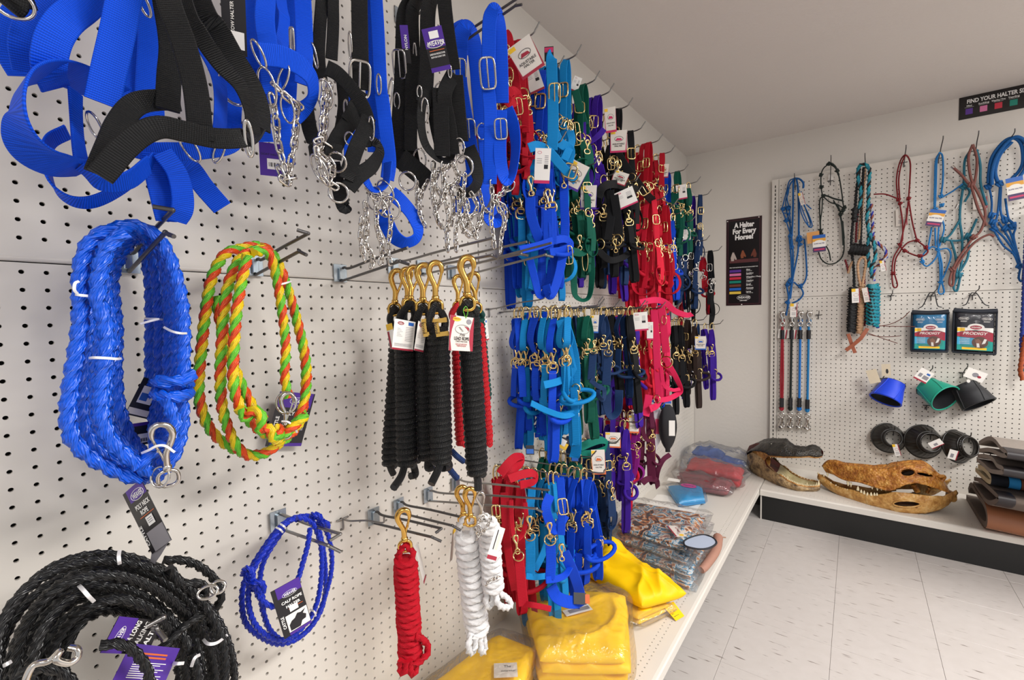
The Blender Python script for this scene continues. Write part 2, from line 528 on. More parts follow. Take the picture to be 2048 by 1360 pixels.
mb = MB(); TS = .3048; bbox(mb, (.0004, .0004, -.004), (TS - .0004, TS - .0004, 0), .0006)
tile0 = mb.build('floor_tile', VINYL, parent=None, smooth=False)
tile0.parent = fl
first = True
for i in range(0, 9):
    for j in range(-3, 10):
        x = .588 - .3048 + i * TS; y = .62 - .3048 * 3 + j * TS + .9144
        if y > 2.86 or x < 0.2: continue
        o = tile0 if first else tile0.copy()
        if not first: COL.objects.link(o)
        first = False
        o.location = (x, y, 0)

# ------------------------------------------------------------------ pegboard gondolas
CREAMS = mat('cream_steel', '#dbd5cc', .42, 0, .4, noise=.07, nscale=5)
PEG = mat('cream_pegboard', '#dbd5cc', .45, 0, .4, noise=.07, nscale=4)
HOLE = mat('hole_shade_paint', '#171310', .9)  # near-black colour standing for the shade behind holes and slots
KICK = mat('black_kick_plate', '#141414', .4, noise=.3, nscale=14)
def panel(mb, O, U, Vv, ug, vg, us, vs, r, n=8, deep=.006, mi=0):
    """sheet with round holes: ug, vg grid lines; us, vs hole centres between them"""
    O, U, Vv = [np.asarray(q, float) for q in (O, U, Vv)]
    Nn = np.cross(U, Vv)
    nu, nv = len(us), len(vs)
    gu, gv = np.meshgrid(ug, vg, indexing='ij')
    c0 = O + gu[..., None] * U + gv[..., None] * Vv
    hu, hv = np.meshgrid(us, vs, indexing='ij')
    a = np.arange(n) * 2 * PI / n
    if r is not None:
        ca, sa = np.cos(a) * r, np.sin(a) * r
    hc = O + (hu[..., None, None] + ca[None, None, :, None]) * U + (hv[..., None, None] + sa[None, None, :, None]) * Vv
    hb = hc - Nn * deep
    V = np.vstack([c0.reshape(-1, 3), hc.reshape(-1, 3), hb.reshape(-1, 3)])
    nc = (nu + 1) * (nv + 1); H0 = nc; H1 = nc + nu * nv * n
    i, j = np.meshgrid(np.arange(nu), np.arange(nv), indexing='ij')
    cid = lambda di, dj: (i + di) * (nv + 1) + (j + dj)
    corner = [cid(1, 1), cid(0, 1), cid(0, 0), cid(1, 0)]        # quadrants
    hid = lambda k: H0 + (i * nv + j) * n + k % n
    tri = []
    q = n // 4
    for s in range(4):
        for k in range(q):
            tri.append(np.stack([hid(s * q + k), corner[s], hid(s * q + k + 1)], -1).reshape(-1, 3)[:, ::1])
        tri.append(np.stack([hid(s * q), corner[s - 1], corner[s]], -1).reshape(-1, 3))
    tri = np.vstack(tri)
    bid = lambda k: H1 + (i * nv + j) * n + k % n
    wl = np.vstack([np.stack([hid(k), hid(k + 1), bid(k + 1), bid(k)], -1).reshape(-1, 4) for k in range(n)])
    mb.add(V, wl, mi)
    mb.f.append((tri + mb.n - len(V), np.full(len(tri), mi), None))
def gl(c, a, b):
    c = np.asarray(c); return np.r_[a, (c[1:] + c[:-1]) / 2, b]
IN = .0254
low_v = 1.276 - IN * np.arange(43)[::-1]
up_v = 1.3235 + IN * np.arange(28)
def section(root, O, U, u0, u1, us, n):
    U = np.asarray(U, float); Z = AX[2]; O = np.asarray(O, float); Nn = np.cross(U, Z)
    mb = MB(); panel(mb, O, U, Z, gl(us, u0, u1), gl(low_v, .15, 1.289), us, low_v, .0031, n)
    mb.build('lower_pegboard', PEG, root, smooth=False)
    mb = MB(); O2 = O + Nn * .0025
    panel(mb, O2, U, Z, gl(us, u0, u1), gl(up_v, 1.297, 2.052), us, up_v, .0031, n)
    # rolled lower edge and folded top edge of the upper sheet
    for zz, rr in ((1.2945, .0042), (2.0525, .003)):
        tube(mb, [O2 + U * u0 + Z * zz - Nn * .0028, O2 + U * u1 + Z * zz - Nn * .0028], rr, 10)
    mb.build('upper_pegboard', PEG, root, smooth=False)
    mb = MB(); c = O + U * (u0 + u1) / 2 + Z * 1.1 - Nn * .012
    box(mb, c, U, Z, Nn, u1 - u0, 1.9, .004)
    mb.build('hole_shade_sheet', HOLE, root, smooth=False)  # added sheet, painted dark as the shade seen through the holes
def upright(root, O, U, uc, hw=.0125):
    U = np.asarray(U, float); Z = AX[2]; O = np.asarray(O, float); Nn = np.cross(U, Z)
    mb = MB(); zs = np.arange(.23, 2.03, IN); 
    # slotted steel post: rectangular slots cut as real openings
    n = 4
    us = np.array([uc]); O2 = O + Nn * .003
    ug = np.array([uc - hw, uc + hw]); vg = gl(zs, .02, 2.054)
    gu = [O2 + U * g for g in ug]
    V = []; Fq = []
    def vid(p): V.append(p); return len(V) - 1
    rows = [[vid(g + Z * z) for z in vg] for g in gu]
    for k, z in enumerate(zs):
        s = [vid(O2 + U * (uc + a * .003) + Z * (z + b * .0085)) for a, b in ((-1, -1), (1, -1), (1, 1), (-1, 1))]
        d = [vid(O2 + U * (uc + a * .003) + Z * (z + b * .0085) - Nn * .012) for a, b in ((-1, -1), (1, -1), (1, 1), (-1, 1))]
        A, B, C, E = rows[0][k], rows[1][k], rows[1][k + 1], rows[0][k + 1]
        Fq += [(A, B, s[1], s[0]), (B, C, s[2], s[1]), (C, E, s[3], s[2]), (E, A, s[0], s[3])]
        Fq += [(s[q], s[(q + 1) % 4], d[(q + 1) % 4], d[q]) for q in range(4)]
    m = len(V)
    for g in (0, 1):
        p0, p1 = V[rows[g][0]], V[rows[g][-1]]
        a = [vid(p0 - Nn * .014), vid(p1 - Nn * .014)]
        Fq.append((rows[g][0], rows[g][-1], a[1], a[0]))
    mb.add(V, Fq)
    box(mb, O + U * uc + Z * 1.04 - Nn * .0125, U, Z, Nn, hw * 2, 2.02, .003, 1)  # strip painted dark as the shade inside the slots
    mb.build('slotted_upright', [CREAMS, HOLE], root, smooth=False)
lg = thing('shelving_run', (0, 1.0, 0), 'long cream pegboard shelving run carrying the webbing halters and ropes', 'shelving')
yU = (1, 0)
YD = np.array([0, 1.0, 0])
Ol = np.zeros(3)
us1 = IN * np.arange(-9, 38); us2 = 1.0249 + IN * np.arange(46); us3 = 2.2460 + IN * np.arange(45)
section(lg, Ol, YD, -.235, .972, us1, 12)
section(lg, Ol, YD, 1.002, 2.193, us2, 8)
section(lg, Ol, YD, 2.223, 3.392, us3, 8)
upright(lg, Ol, YD, .987, .015); upright(lg, Ol, YD, 2.208, .015)
def deck(root, O, U, u0, u1, dep, h=.176, lip=.034, recess=.012, endcap=False):
    """base shelf: U along the run, Nn out into the room"""
    U = np.asarray(U, float); Z = AX[2]; O = np.asarray(O, float); Nn = np.cross(U, Z)
    us = np.arange(u0 + .05, u1 - .03, .019)
    rows = np.array([.045, .064]); 
    mb = MB()
    pts = [dep - x for x in rows[::-1]]
    Oo = O + Z * h
    # perforated front strip, then the plain sheet behind it
    panel(mb, Oo + Nn * 0, Nn, U, np.array([dep - .08, dep - .0545, dep - .03]), gl(us, u0, u1), np.array(pts), us, .0026, 8, .004)
    mb.build('deck_perforated_strip', CREAMS, root, smooth=False)
    mb = MB(); c = Oo + U * (u0 + u1) / 2 + Nn * (dep - .08) / 2 - Z * .001
    box(mb, c, Nn, U, Z, dep - .08, u1 - u0, .002); mb.build('deck_sheet', CREAMS, root, smooth=False)
    mb = MB(); c = Oo + U * (u0 + u1) / 2 + Nn * (dep - .055) - Z * .010
    box(mb, c, Nn, U, Z, .05, u1 - u0, .004); mb.build('deck_hole_shade', HOLE, root, smooth=False)  # added sheet under the perforations, coloured as their shade
    # rolled front lip
    mb = MB(); a = Oo + U * u0; b = Oo + U * u1
    prof = [(dep - .03, 0), (dep - .012, 0), (dep - .004, -.002), (dep, -.006), (dep, -lip), (dep - .004, -lip), (dep - .004, -.008), (dep - .03, -.004)]
    v = [a + Nn * x + Z * z for x, z in prof] + [b + Nn * x + Z * z for x, z in prof]; k = len(prof)
    mb.add(v, [(i, (i + 1) % k, (i + 1) % k + k, i + k) for i in range(k)])
    mb.add(v, [list(range(k))[::-1], [i + k for i in range(k)]])
    mb.build('deck_lip', CREAMS, root, smooth=False)
    mb = MB(); kd = dep - recess
    box(mb, O + U * (u0 + u1) / 2 + Nn * (kd - .004) + Z * (h - lip) / 2, Nn, U, Z, .006, u1 - u0 - .01, h - lip)
    mb.build('kick_plate', KICK, root, smooth=False)
    if endcap:
        mb = MB(); box(mb, O + U * (u0 + .002) + Nn * (dep / 2 - .005) + Z * (h - .01) / 2, Nn, U, Z, dep - .01, .003, h - .012)
        mb.build('end_plate', KICK, root, smooth=False)
        mb = MB(); box(mb, O + U * (u0 + .005) + Nn * (dep - .009) + Z * (h - lip) / 2, Nn, U, Z, .003, .007, h - lip)
        mb.build('end_trim', CREAMS, root, smooth=False)
lgd = thing('base_shelf', (.25, 1.0, 0), 'long cream base shelf carrying the yellow and printed packets under the near pegboard', 'shelf')
deck(lgd, Ol, YD, -.6, 3.345, .513, recess=.1)
fg = thing('shelving_bay', (1.1, D2 - .1, 0), 'cream pegboard shelving bay with a black kick plate holding rope halters and skulls', 'shelving')
Of = np.array([0, D2, 0]); XD = np.array([1.0, 0, 0])
# for the far bay the outward normal is -y
fu1 = .5463 + IN * np.arange(46); fu2 = 1.768 + IN * np.arange(40)
section(fg, Of, XD, .535, 1.712, fu1, 8)
section(fg, Of, XD, 1.745, 2.80, fu2, 8)
upright(fg, Of, XD, .514, .019); upright(fg, Of, XD, 1.7285, .015)
fgd = thing('base_shelf', (1.1, 3.1, 0), 'cream base shelf with black kick plate carrying the skulls and saddle pads', 'shelf')
deck(fgd, Of, XD, .516, 2.8, .53, endcap=True)

# ------------------------------------------------------------------ poster and sign on the far wall
def far_card(x0, x1, z0, z1, t=.0015):
    return np.array([x0, DW - t - .0005, z0]), np.array([1.0, 0, 0]), np.array([0, 0, 1.0]), x1 - x0, z1 - z0
DKRED = mat('poster_maroon', '#2a1218', .3); PBLK = mat('poster_black', '#120d10', .3)
PLINE = mat('poster_border_line', '#6a3740', .4)
bars = [('#5a2f94', 'Mini', '200-400 lbs'), ('#d977a6', 'Suckling', '200-300 lbs'), ('#c92c43', 'Weanling / Pony', '300-500 lbs'), ('#0f8371', 'Yearling', '500-800 lbs'), ('#6e3a2b', 'Small', '800-1100 lbs'), ('#1c62c4', 'Average', '1100-1300 lbs'), ('#e3c04a', 'Large', '1300-1600 lbs')]
O, R, U, W_, H_ = far_card(.214, .434, 1.246, 1.840)
po = thing('halter_poster', (.324, DW - .002, 1.246), 'dark maroon poster with a colour size chart pinned to the far wall', 'poster')
mb = MB(); box(mb, O + R * W_ / 2 + U * H_ / 2 + np.array([0, .0005, 0]), R, U, np.cross(R, U), W_, H_, .001); mb.build('poster_sheet', DKRED, po, smooth=False)
mb = MB()
quad(mb, O, R, U, .012, .012, W_ - .012, H_ - .012, 0, .0003)
for a, b, c, d in ((.012, .012, .0132, H_ - .012), (W_ - .0132, .012, W_ - .012, H_ - .012), (.012, .012, W_ - .012, .0132), (.012, H_ - .0132, W_ - .012, H_ - .012)):
    quad(mb, O, R, U, a, b, c, d, 1, .0006)
mb.build('printed_panel', [PBLK, PLINE], po, smooth=False)
mb = MB()
for k, s in enumerate(('A Halter', 'For Every', 'Horse!')):
    text(mb, s, O, R, U, W_ / 2 + .002, H_ - .062 - .041 * k, .046, 0, .0008, .05, [.125, .145, .112][k])
text(mb, 'FIND YOUR HALTER SIZE WITH OUR COLOR-CODED TAGS', O, R, U, W_ / 2, .258, .008, 0, .0008, .03, .175)
for k, (c, s, s2) in enumerate(bars):
    y = .232 - k * .0248
    text(mb, s, O, R, U, .127, y + .006, .0135, 0, .0008, .02, None, 0, 0, 'LEFT'); text(mb, s2, O, R, U, .127, y - .001, .0075, 0, .0008, 0, None, 0, 0, 'LEFT')
text(mb, 'WEAVER', O, R, U, W_ / 2 + .002, .047, .021, 0, .0008, .02, .072, 0, .2); text(mb, 'LEATHER', O, R, U, W_ / 2, .030, .008, 0, .0008, .02, .045)
ring(mb, O + R * (W_ / 2 + .002) + U * .053 + np.cross(R, U) * .0008, R, U, .042, .017, .0008, 32, 4)
mb.build('poster_lettering', [WHITEP], po, smooth=False)
for k, (c, s, s2) in enumerate(bars):
    mb = MB(); y = .232 - k * .0248
    quad(mb, O, R, U, .022, y - .004, .095, y + .013, 0, .0008); mb.build('colour_bar', mat('size_colour_%d' % k, c, .4), po, smooth=False)
HB = [mat('horse_print_pale', '#b9aaa2', .5), mat('horse_print_bay', '#8a4a2c', .5), mat('horse_print_dark', '#6b3322', .5), mat('fence_print', '#5b2a2c', .5)]
hh = [(-.5, -.9), (-.62, -.2), (-.42, .45), (-.3, .85), (-.2, 1.1), (-.08, .82), (.05, 1.08), (.12, .75), (.3, .35), (.52, -.2), (.62, -.5), (.52, -.68), (.32, -.62), (.12, -.3), (.05, -.9)]
mb = MB(); quad(mb, O, R, U, .022, .292, W_ - .02, .315, 3, .0007)
for k, (x, y, q, fl_) in enumerate(((.048, .335, .031, 1), (.108, .347, .028, 1), (.172, .349, .029, -1))):
    pts = [(x + a * q * fl_, y + b * q) for a, b in hh]
    poly(mb, O, R, U, pts if fl_ > 0 else pts[::-1], k, .0009)
mb.build('horse_picture', HB, po, smooth=False)
for x, y in ((.008, H_ - .012), (W_ - .018, H_ - .008), (.1, .006)):
    mb = MB(); box(mb, O + R * x + U * y + np.array([0, -.002, 0]), R, U, np.cross(R, U), .007, .006, .003); mb.build('wall_pin', PAPER, po, smooth=False)
O, R, U, W_, H_ = far_card(1.377, 2.56, 2.213, 2.330)
sg = thing('size_sign', (1.9, DW - .002, 2.213), 'long black sign of colour squares fixed to the far wall under the ceiling', 'sign')
mb = MB(); box(mb, O + R * W_ / 2 + U * H_ / 2 + np.array([0, .0005, 0]), R, U, np.cross(R, U), W_, H_, .001); mb.build('sign_board', mat('sign_black', '#150f0e', .3), sg, smooth=False)
mb = MB(); text(mb, 'FIND YOUR HALTER SIZE WITH', O, R, U, .03, .079, .029, 0, .0006, .028, .29, 0, 0, 'LEFT')
for k, (c, s, s2) in enumerate(bars):
    text(mb, s, O, R, U, .040 + k * .055, .0625, .0125, 0, .0006, .015, None if k != 2 else .052); quad(mb, O, R, U, .022 + k * .055, .0585, .058 + k * .055, .0594, 0, .0006)
mb.build('sign_lettering', [WHITEP], sg, smooth=False)
for k, (c, s, s2) in enumerate(bars):
    mb = MB(); quad(mb, O, R, U, .026 + k * .055, .022, .054 + k * .055, .052, 0, .0006); mb.build('colour_square', mat('size_colour_%d' % k, c, .4), sg, smooth=False)
# ------------------------------------------------------------------ colours of webbing and rope
BLUE = webbing('blue_webbing', '#0453ec'); ROYAL = webbing('royal_blue_webbing', '#0a4ce0', 1500)
TURQ = webbing('turquoise_webbing', '#1090da', 1500); BLACKW = webbing('black_webbing', '#0c0d10', 1250, .5, .8, .3)
TEAL = webbing('green_webbing', '#0b5f4c', 1500); NAVY = webbing('navy_webbing', '#1b3763', 1500)
PURP = webbing('purple_webbing', '#40189c', 1500); CORAL = webbing('coral_webbing', '#ee2440', 1500); HOTPINK = webbing('pink_webbing', '#f02b62', 1500)
REDW = webbing('red_webbing', '#c4122a', 1500); MAROON = webbing('maroon_webbing', '#5d1538', 1500); MAG = webbing('magenta_webbing', '#8c1783', 1500)
BROWNW = webbing('brown_webbing', '#382a26', 1500); BLKW2 = webbing('black_halter_webbing', '#121317', 1500)
FLOAT = []
def cr(ox, oy, sc, pts):
    return [(ox + p[0] / sc, oy + p[1] / sc) + tuple(p[2:]) for p in pts]
def facing(q):
    t = toc(q); r = nrm(np.cross(AX[2], t)); return r, np.cross(t, r), t
def part(name, m, parent, fn, *a, **k):
    mb = MB(); fn(mb, *a, **k); return mb.build(name, m, parent)
def buckle(parent, px, py, d, wpx, hpx, rot=0, m=CHROME, M=L, yaw=0.0, rr=None, name='buckle'):
    q = M(px, py, d); r, u, t = facing(q); s = ppm(q)
    c, k = math.cos(math.radians(rot)), math.sin(math.radians(rot))
    r, u = r * c + u * k, u * c - r * k
    if yaw: r = nrm(r * math.cos(math.radians(yaw)) + t * math.sin(math.radians(yaw)))
    a, b = wpx / 2 / s, hpx / 2 / s; rr = rr or max(a * .15, .0017)
    mb = MB(); ring(mb, q, r, u, a, b, rr, 28, 7, 4.5)
    tube(mb, [q + u * b * .95 - r * a * .0 + t * rr, q + t * rr * 2, q - u * b * .9 + t * rr * 1.4], rr * .75, 6)
    return mb.build(name, m, parent)
def oring(parent, px, py, d, wpx, hpx=None, m=CHROME, M=L, rot=0, yaw=0.0, rr=None, name='ring', p=2.0, n=22):
    q = M(px, py, d); r, u, t = facing(q); s = ppm(q)
    c, k = math.cos(math.radians(rot)), math.sin(math.radians(rot))
    r, u = r * c + u * k, u * c - r * k
    if yaw: r = nrm(r * math.cos(math.radians(yaw)) + t * math.sin(math.radians(yaw)))
    a = wpx / 2 / s; b = (hpx or wpx) / 2 / s
    mb = MB(); ring(mb, q, r, u, a, b, rr or max(.0016, min(a, b) * .13), n, 7, p)
    return mb.build(name, m, parent)
_lk = {}
def link_mesh(l=.026, w=.0145, r=.0021):
    if (l, w, r) not in _lk:
        mb = MB(); h = (l - w) / 2; P = []
        for s, c0 in ((1, h), (-1, -h)):
            for a in np.linspace(-PI / 2, PI / 2, 6):
                P.append((c0 + s * (w / 2 - r) * math.cos(a), s * (w / 2 - r) * math.sin(a), .0012 * math.sin(a * 2)))
        tube(mb, P, r, 5, True); o = mb.build('chain_link', CHROME); _lk[(l, w, r)] = o.data
        bpy.data.objects.remove(o)
    return _lk[(l, w, r)]
def chain(parent, pts, M=L, l=.026, wd=.0145, r=.0021, raw=False, ph=0.0):
    C = np.array(pts, float) if raw else np.array([M(*q[:3]) for q in pts])
    P = resample(cat(C, 8), l - 4.2 * r)
    T, N, B = pframes(P)
    me = link_mesh(l, wd, r); p0 = wloc(parent)
    for i in range(len(P)):
        a = ph + (i % 2) * PI / 2 + random.uniform(-.3, .3)
        y = N[i] * math.cos(a) + B[i] * math.sin(a); z = np.cross(T[i], y)
        o = bpy.data.objects.new('chain_link', me); COL.objects.link(o); o.parent = parent
        mm = np.eye(4); mm[:3, 0] = T[i]; mm[:3, 1] = y; mm[:3, 2] = z; mm[:3, 3] = P[i] - p0
        o.matrix_basis = Matrix(mm.tolist())
def webs(parent, mt, rows, ox=0, oy=0, sc=1, M=L):
    """rows: (part name, width in pixels of the crop, control rows)"""
    for row in rows:
        name, wd, pts = row[:3]
        mb = MB(); web(mb, cr(ox, oy, sc, pts), wpx=wd * 1.06 / sc, M=M, t=.0028, fix=row[3] if len(row) > 3 else None); mb.build(name, mt, parent)

# ------------------------------------------------------------------ wall hooks
def wire(mb, pts, r=.0031, n=8): tube(mb, cat(np.array(pts), 6), r, n)
def dhook(plate, up, low, label, x=.22, bar=None, end=None, m=DKSTEEL, pw=.033, ph=.040, r=.0030, kink=True):
    """two-wire display hook: plate centre px, tips of the upper and lower wire px at depth x"""
    q = L(*plate, 0); o = thing('display_hook', q, label, 'hook', 'two-wire display hooks on the near pegboard')
    mb = MB(); bbox(mb, q + [0.0064, -pw / 2, -ph / 2], q + [.008, pw / 2, ph / 2], .0005)
    bbox(mb, q + [0.0005, -.004, ph * .34], q + [.007, .004, ph * .42], .0005)
    mb.build('back_plate', ZINC, o, smooth=False)
    mb = MB(); bbox(mb, q + [.0078, -.006, -ph * .36], q + [.014, .006, ph * .30], .0012)
    mb.build('wire_clip', ZINC, o, smooth=False)
    b0 = q + [.011, .003, ph * .26]; b1 = q + [.009, .001, -ph * .44]
    if up:
        u = L(*up, x); P = [b0, b0 + [.008, 0, .002]]
        if kink: P += [b0 + (u - b0) * .13 - [0, 0, .004]]
        P += [b0 + (u - b0) * .5 - [0, 0, .001], u - (u - b0) * .03]
        mb = MB(); wire(mb, P, r)
        if bar is not None:
            e = L(*bar, x - .005); wire(mb, [u - (u - b0) * .035, u, u + (e - u) * .2, e], r)
        mb.build('upper_wire', m, o)
    if low:
        l_ = L(*low, x); P = [b1, b1 + (l_ - b1) * .5, l_ - (l_ - b1) * .02, l_]
        if end is not None: P.append(L(*end, x + .018))
        mb = MB(); wire(mb, P, r); mb.build('lower_wire', m, o)
    return o
def peg(base, tip, label, M=L, x=.12, up=.02, m=STEEL, r=.0022, group='single peg hooks', end=None):
    q = M(*base, 0.002); o = thing('peg_hook', q, label, 'hook', group)
    e = M(*tip, x); n = np.array([1.0, 0, 0]) if M is L else np.array([0, -1.0, 0])
    s = np.array([0, 1.0, 0]) if M is L else np.array([1.0, 0, 0])
    mb = MB(); P = [q + [0, 0, .0] + n * .0005, q + n * .012, q + n * .02 + (e - q) * .1, q + (e - q) * .6, e - [0, 0, up * .15], e + n * up * .5 + [0, 0, up]]
    wire(mb, P, r, 7); mb.build('wire', m, o)
    mb = MB(); wire(mb, [q - s * .013 + n * .001, q - s * .012 + n * .003, q + s * .012 + n * .003, q + s * .013 + n * .001], r, 7)
    wire(mb, [q + n * .003, q + n * .004 - [0, 0, .02], q + n * .001 - [0, 0, .026]], r, 7); mb.build('wall_clip', m, o)
    return o
dhook((252, 522), (346, 420), (330, 466), 'two-wire steel hook holding the thick blue rope coil', .22, (305, 413), (348, 473))
dhook((505, 532), (617, 467), (598, 503), 'two-wire steel hook holding the yellow, orange and green rope', .2, (594, 460), (613, 510))
dhook((677, 547), (820, 494), (799, 523), 'empty two-wire hook on the board seam beyond the striped rope', .24, None, (818, 529))
dhook((783, 532), (994, 474), (981, 511), 'long two-wire hook carrying the bundle of black lead ropes, nearer the striped rope', .35, None, (996, 517), STEEL)
dhook((840, 536), (1061, 482), (1040, 508), 'long two-wire hook between the two hooks of black lead ropes', .35, None, (1056, 511), STEEL)
dhook((900, 545), (1110, 484), (1089, 510), 'long two-wire hook carrying the single black, red and green lead ropes', .35, None, (1107, 514), STEEL)
dhook((553, 1038), (681, 1068), (656, 1091), 'two-wire steel hook holding the thin blue calf rope', .2, (660, 1081), (682, 1104), STEEL, kink=False)
dhook((744, 1031), (883, 1057), (863, 1074), 'two-wire steel hook holding the red cotton lead rope', .22, (871, 1066), (883, 1083), DKSTEEL)
dhook((794, 1011), (922, 1034), (904, 1051), 'empty two-wire steel hook just beyond the red lead rope', .22, None, (922, 1061), DKSTEEL)
dhook((853, 988), (1091, 998), (1071, 1017), 'two-wire steel hook crossing in front of the red halters', .33, None, (1085, 1024), STEEL)
dhook((908, 965), (1105, 981), None, 'two-wire steel hook behind the tail of the single black lead rope', .33, None, None, STEEL)
dhook((262, 1228), (328, 1234), (314, 1258), 'two-wire steel hook inside the black rope coil', .245, (294, 1253), (331, 1280), STEEL, kink=False)
dhook((797, 36), (985, -80), (975, -55), 'two-wire steel hook carrying the black chain halters', .30)
dhook((843, 128), (1045, -10), (1030, 12), 'two-wire steel hook carrying the two blue chain halters with big buckles', .31, None, (1044, 9))
dhook((455, -150), (600, -330), (590, -310), 'two-wire steel hook above the black and blue chain halters', .30)
dhook((240, -260), (330, -520), (320, -500), 'two-wire steel hook above the bunch of big blue halters', .33)
peg((684, 1037), (765, 1044), 'small bare peg hook beside the red lead rope hook', L, .10, .012)
peg((977, 618), (1085, 596), 'bare single peg hook pointing at the turquoise halters below the board seam', L, .18, .018)

# ------------------------------------------------------------------ bunch of big halters, upper corner
Z = 2.957
hb = thing('calf_halter', L(215, -200, .2), 'big bright blue webbing halter with a wide round noseband, above the blue rope coil', 'halter', 'big webbing halters')
webs(hb, BLUE, [
 ('crown_strap', 150, [(860, -700, .2, 0), (800, -250, .26, 0), (735, 0, .28, 0), (695, 200, .28, 0), (645, 420, .275, 0), (605, 610, .27, 0)]),
 ('cheek_strap', 145, [(760, -420, .2, 60), (640, -120, .22, 30), (520, 20, .24, 10), (390, 120, .26, 0), (315, 240, .26, 0), (290, 400, .25, 10), (330, 520, .22, 20)]),
 ('cheek_strap', 125, [(700, -420, .17, 40), (480, -110, .19, 10), (320, 10, .2, 0), (200, 110, .2, 0), (145, 260, .2, 0), (165, 430, .18, 0)]),
 ('noseband', 235, [(680, 560, .17), (560, 510, .19), (420, 445, .22), (270, 425, .25), (150, 480, .27), (100, 630, .28), (130, 790, .27), (230, 915, .25), (380, 985, .22), (540, 990, .19)], (.85, .2, .5)),
 ('throat_strap', 120, [(445, 540, .22, 62), (450, 680, .22, 66), (462, 830, .22, 66), (485, 970, .23, 60)])], 0, 0, Z)
oring(hb, 600 / Z - 13, 745 / Z, .21, 22, 52, rot=20, yaw=35)
hb2 = thing('calf_halter', L(215, -200, .12), 'big bright blue webbing halter with hanging tails, behind the wide round noseband', 'halter', 'big webbing halters')
webs(hb2, BLUE, [
 ('crown_strap', 120, [(620, -420, .12, 0), (300, -80, .13, 0), (120, 60, .13, 0), (60, 200, .13, 0), (70, 330, .13, 5), (130, 450, .13, 20)]),
 ('cheek_strap', 115, [(930, -400, .13, 0), (840, 0, .14, 0), (790, 250, .15, 0), (775, 560, .16, 0), (760, 760, .17, 0)]),
 ('cheek_strap', 130, [(980, -400, .15, 0), (910, 60, .16, 0), (900, 300, .165, 0), (885, 560, .17, 0), (890, 720, .17, 0)]),
 ('noseband', 92, [(700, 820, .15, 0), (830, 890, .17, 0), (1000, 895, .19, 0), (1200, 890, .2, 0), (1370, 850, .2, 10), (1420, 740, .17, 40)]),
 ('throat_strap', 110, [(400, 780, .16, 62), (300, 835, .16, 66), (272, 930, .17, 60), (305, 1085, .18, 58), (410, 1180, .18, 66), (540, 1195, .18, 58), (690, 1130, .18, 46), (840, 1015, .19, 58), (915, 930, .19, 62)], (.42, .3, .85)),
 ('chin_strap', 120, [(470, 985, .22, 64), (600, 1082, .22, 64), (760, 1066, .22, 64), (880, 975, .2, 62)], (.3, .45, .84)),
 ('side_strap', 150, [(1120, 120, .12, 30), (1240, 330, .13, 55), (1300, 520, .14, 66), (1300, 760, .15, 66), (1270, 900, .15, 60)]),
 ('side_strap', 105, [(1380, 380, .1, 0), (1370, 560, .1, 0), (1360, 780, .1, 0)]),
 ('tail_strap', 110, [(905, 900, .19, 10), (930, 1050, .18, 10), (965, 1200, .18, 12), (985, 1310, .18, 30)]),
 ('tail_strap', 105, [(960, 900, .2, 20), (1040, 1010, .2, 20), (1075, 1120, .2, 10), (1080, 1230, .2, 10), (1045, 1310, .19, 30)]),
 ('tail_strap', 108, [(1000, 905, .15, 10), (1120, 990, .14, 10), (1210, 1110, .14, 6), (1315, 1230, .14, 0)])], 0, 0, Z)
oring(hb2, 1120 / Z, 870 / Z, .21, 26, 58, rot=30, yaw=30); oring(hb2, 1295 / Z, 895 / Z, .21, 18, 48, rot=-20, yaw=30)
oring(hb2, 1375 / Z, 520 / Z, .14, 48, 64, rot=30, yaw=20); oring(hb2, 855 / Z, 30 / Z, .2, 14, 40, rot=20)
hb3 = thing('cow_halter', L(370, -200, .3), 'big black webbing halter with a folded noseband hanging over the blue ones', 'halter', 'big webbing halters')
webs(hb3, BLACKW, [
 ('cheek_strap', 122, [(960, -500, .24, 0), (985, -60, .32, 0), (1085, 250, .34, 0), (1155, 520, .345, 0), (1190, 830, .35, 0)]),
 ('cheek_strap', 112, [(900, -500, .22, 0), (960, -60, .26, 0), (1010, 260, .28, 0), (1000, 460, .29, 0), (990, 650, .3, 0)]),
 ('noseband', 114, [(1060, 600, .28, 0), (930, 592, .29, 0), (800, 620, .305, 0), (705, 730, .31, 0), (640, 880, .32, 0), (580, 1030, .33, 0)]),
 ('noseband', 114, [(592, 1042, .346, 0), (650, 975, .348, 0), (740, 870, .352, 0), (850, 785, .356, 0), (960, 752, .358, 0), (1100, 780, .356, 0), (1280, 818, .352, 0), (1450, 812, .34, 10), (1520, 770, .30, 60)]),
 ('crown_strap', 92, [(960, -520, .2, 0), (1090, 20, .27, 0), (1180, 200, .29, 0), (1300, 375, .30, 20), (1420, 510, .31, 40), (1480, 660, .315, 50), (1500, 790, .32, 30)]),
 ('throat_strap', 108, [(1000, -520, .18, 0), (1200, 40, .24, 0), (1290, 170, .25, 0), (1380, 330, .26, 10), (1490, 500, .27, 30), (1540, 640, .28, 30), (1545, 760, .29, 30)])], 0, 0, Z)
oring(hb3, 1470 / Z, 820 / Z, .345, 13, 66, rr=.0024, rot=4, yaw=0)
mb = MB(); q = L(1390 / Z, 250 / Z, .22); r_, u_, t_ = facing(q)
box(mb, q + u_ * .022, r_, u_, t_, .03, .075, .0006, 0); quad(mb, q, r_, u_, -.006, -.008, .012, .014, 1, .0006); text(mb, 'COW HALTER', q, r_, u_, .0, .03, .006, 1, .0007, .01, None, 1.57)
mb.build('hang_tag', [BLACKC, PAPER], hb3, smooth=False)
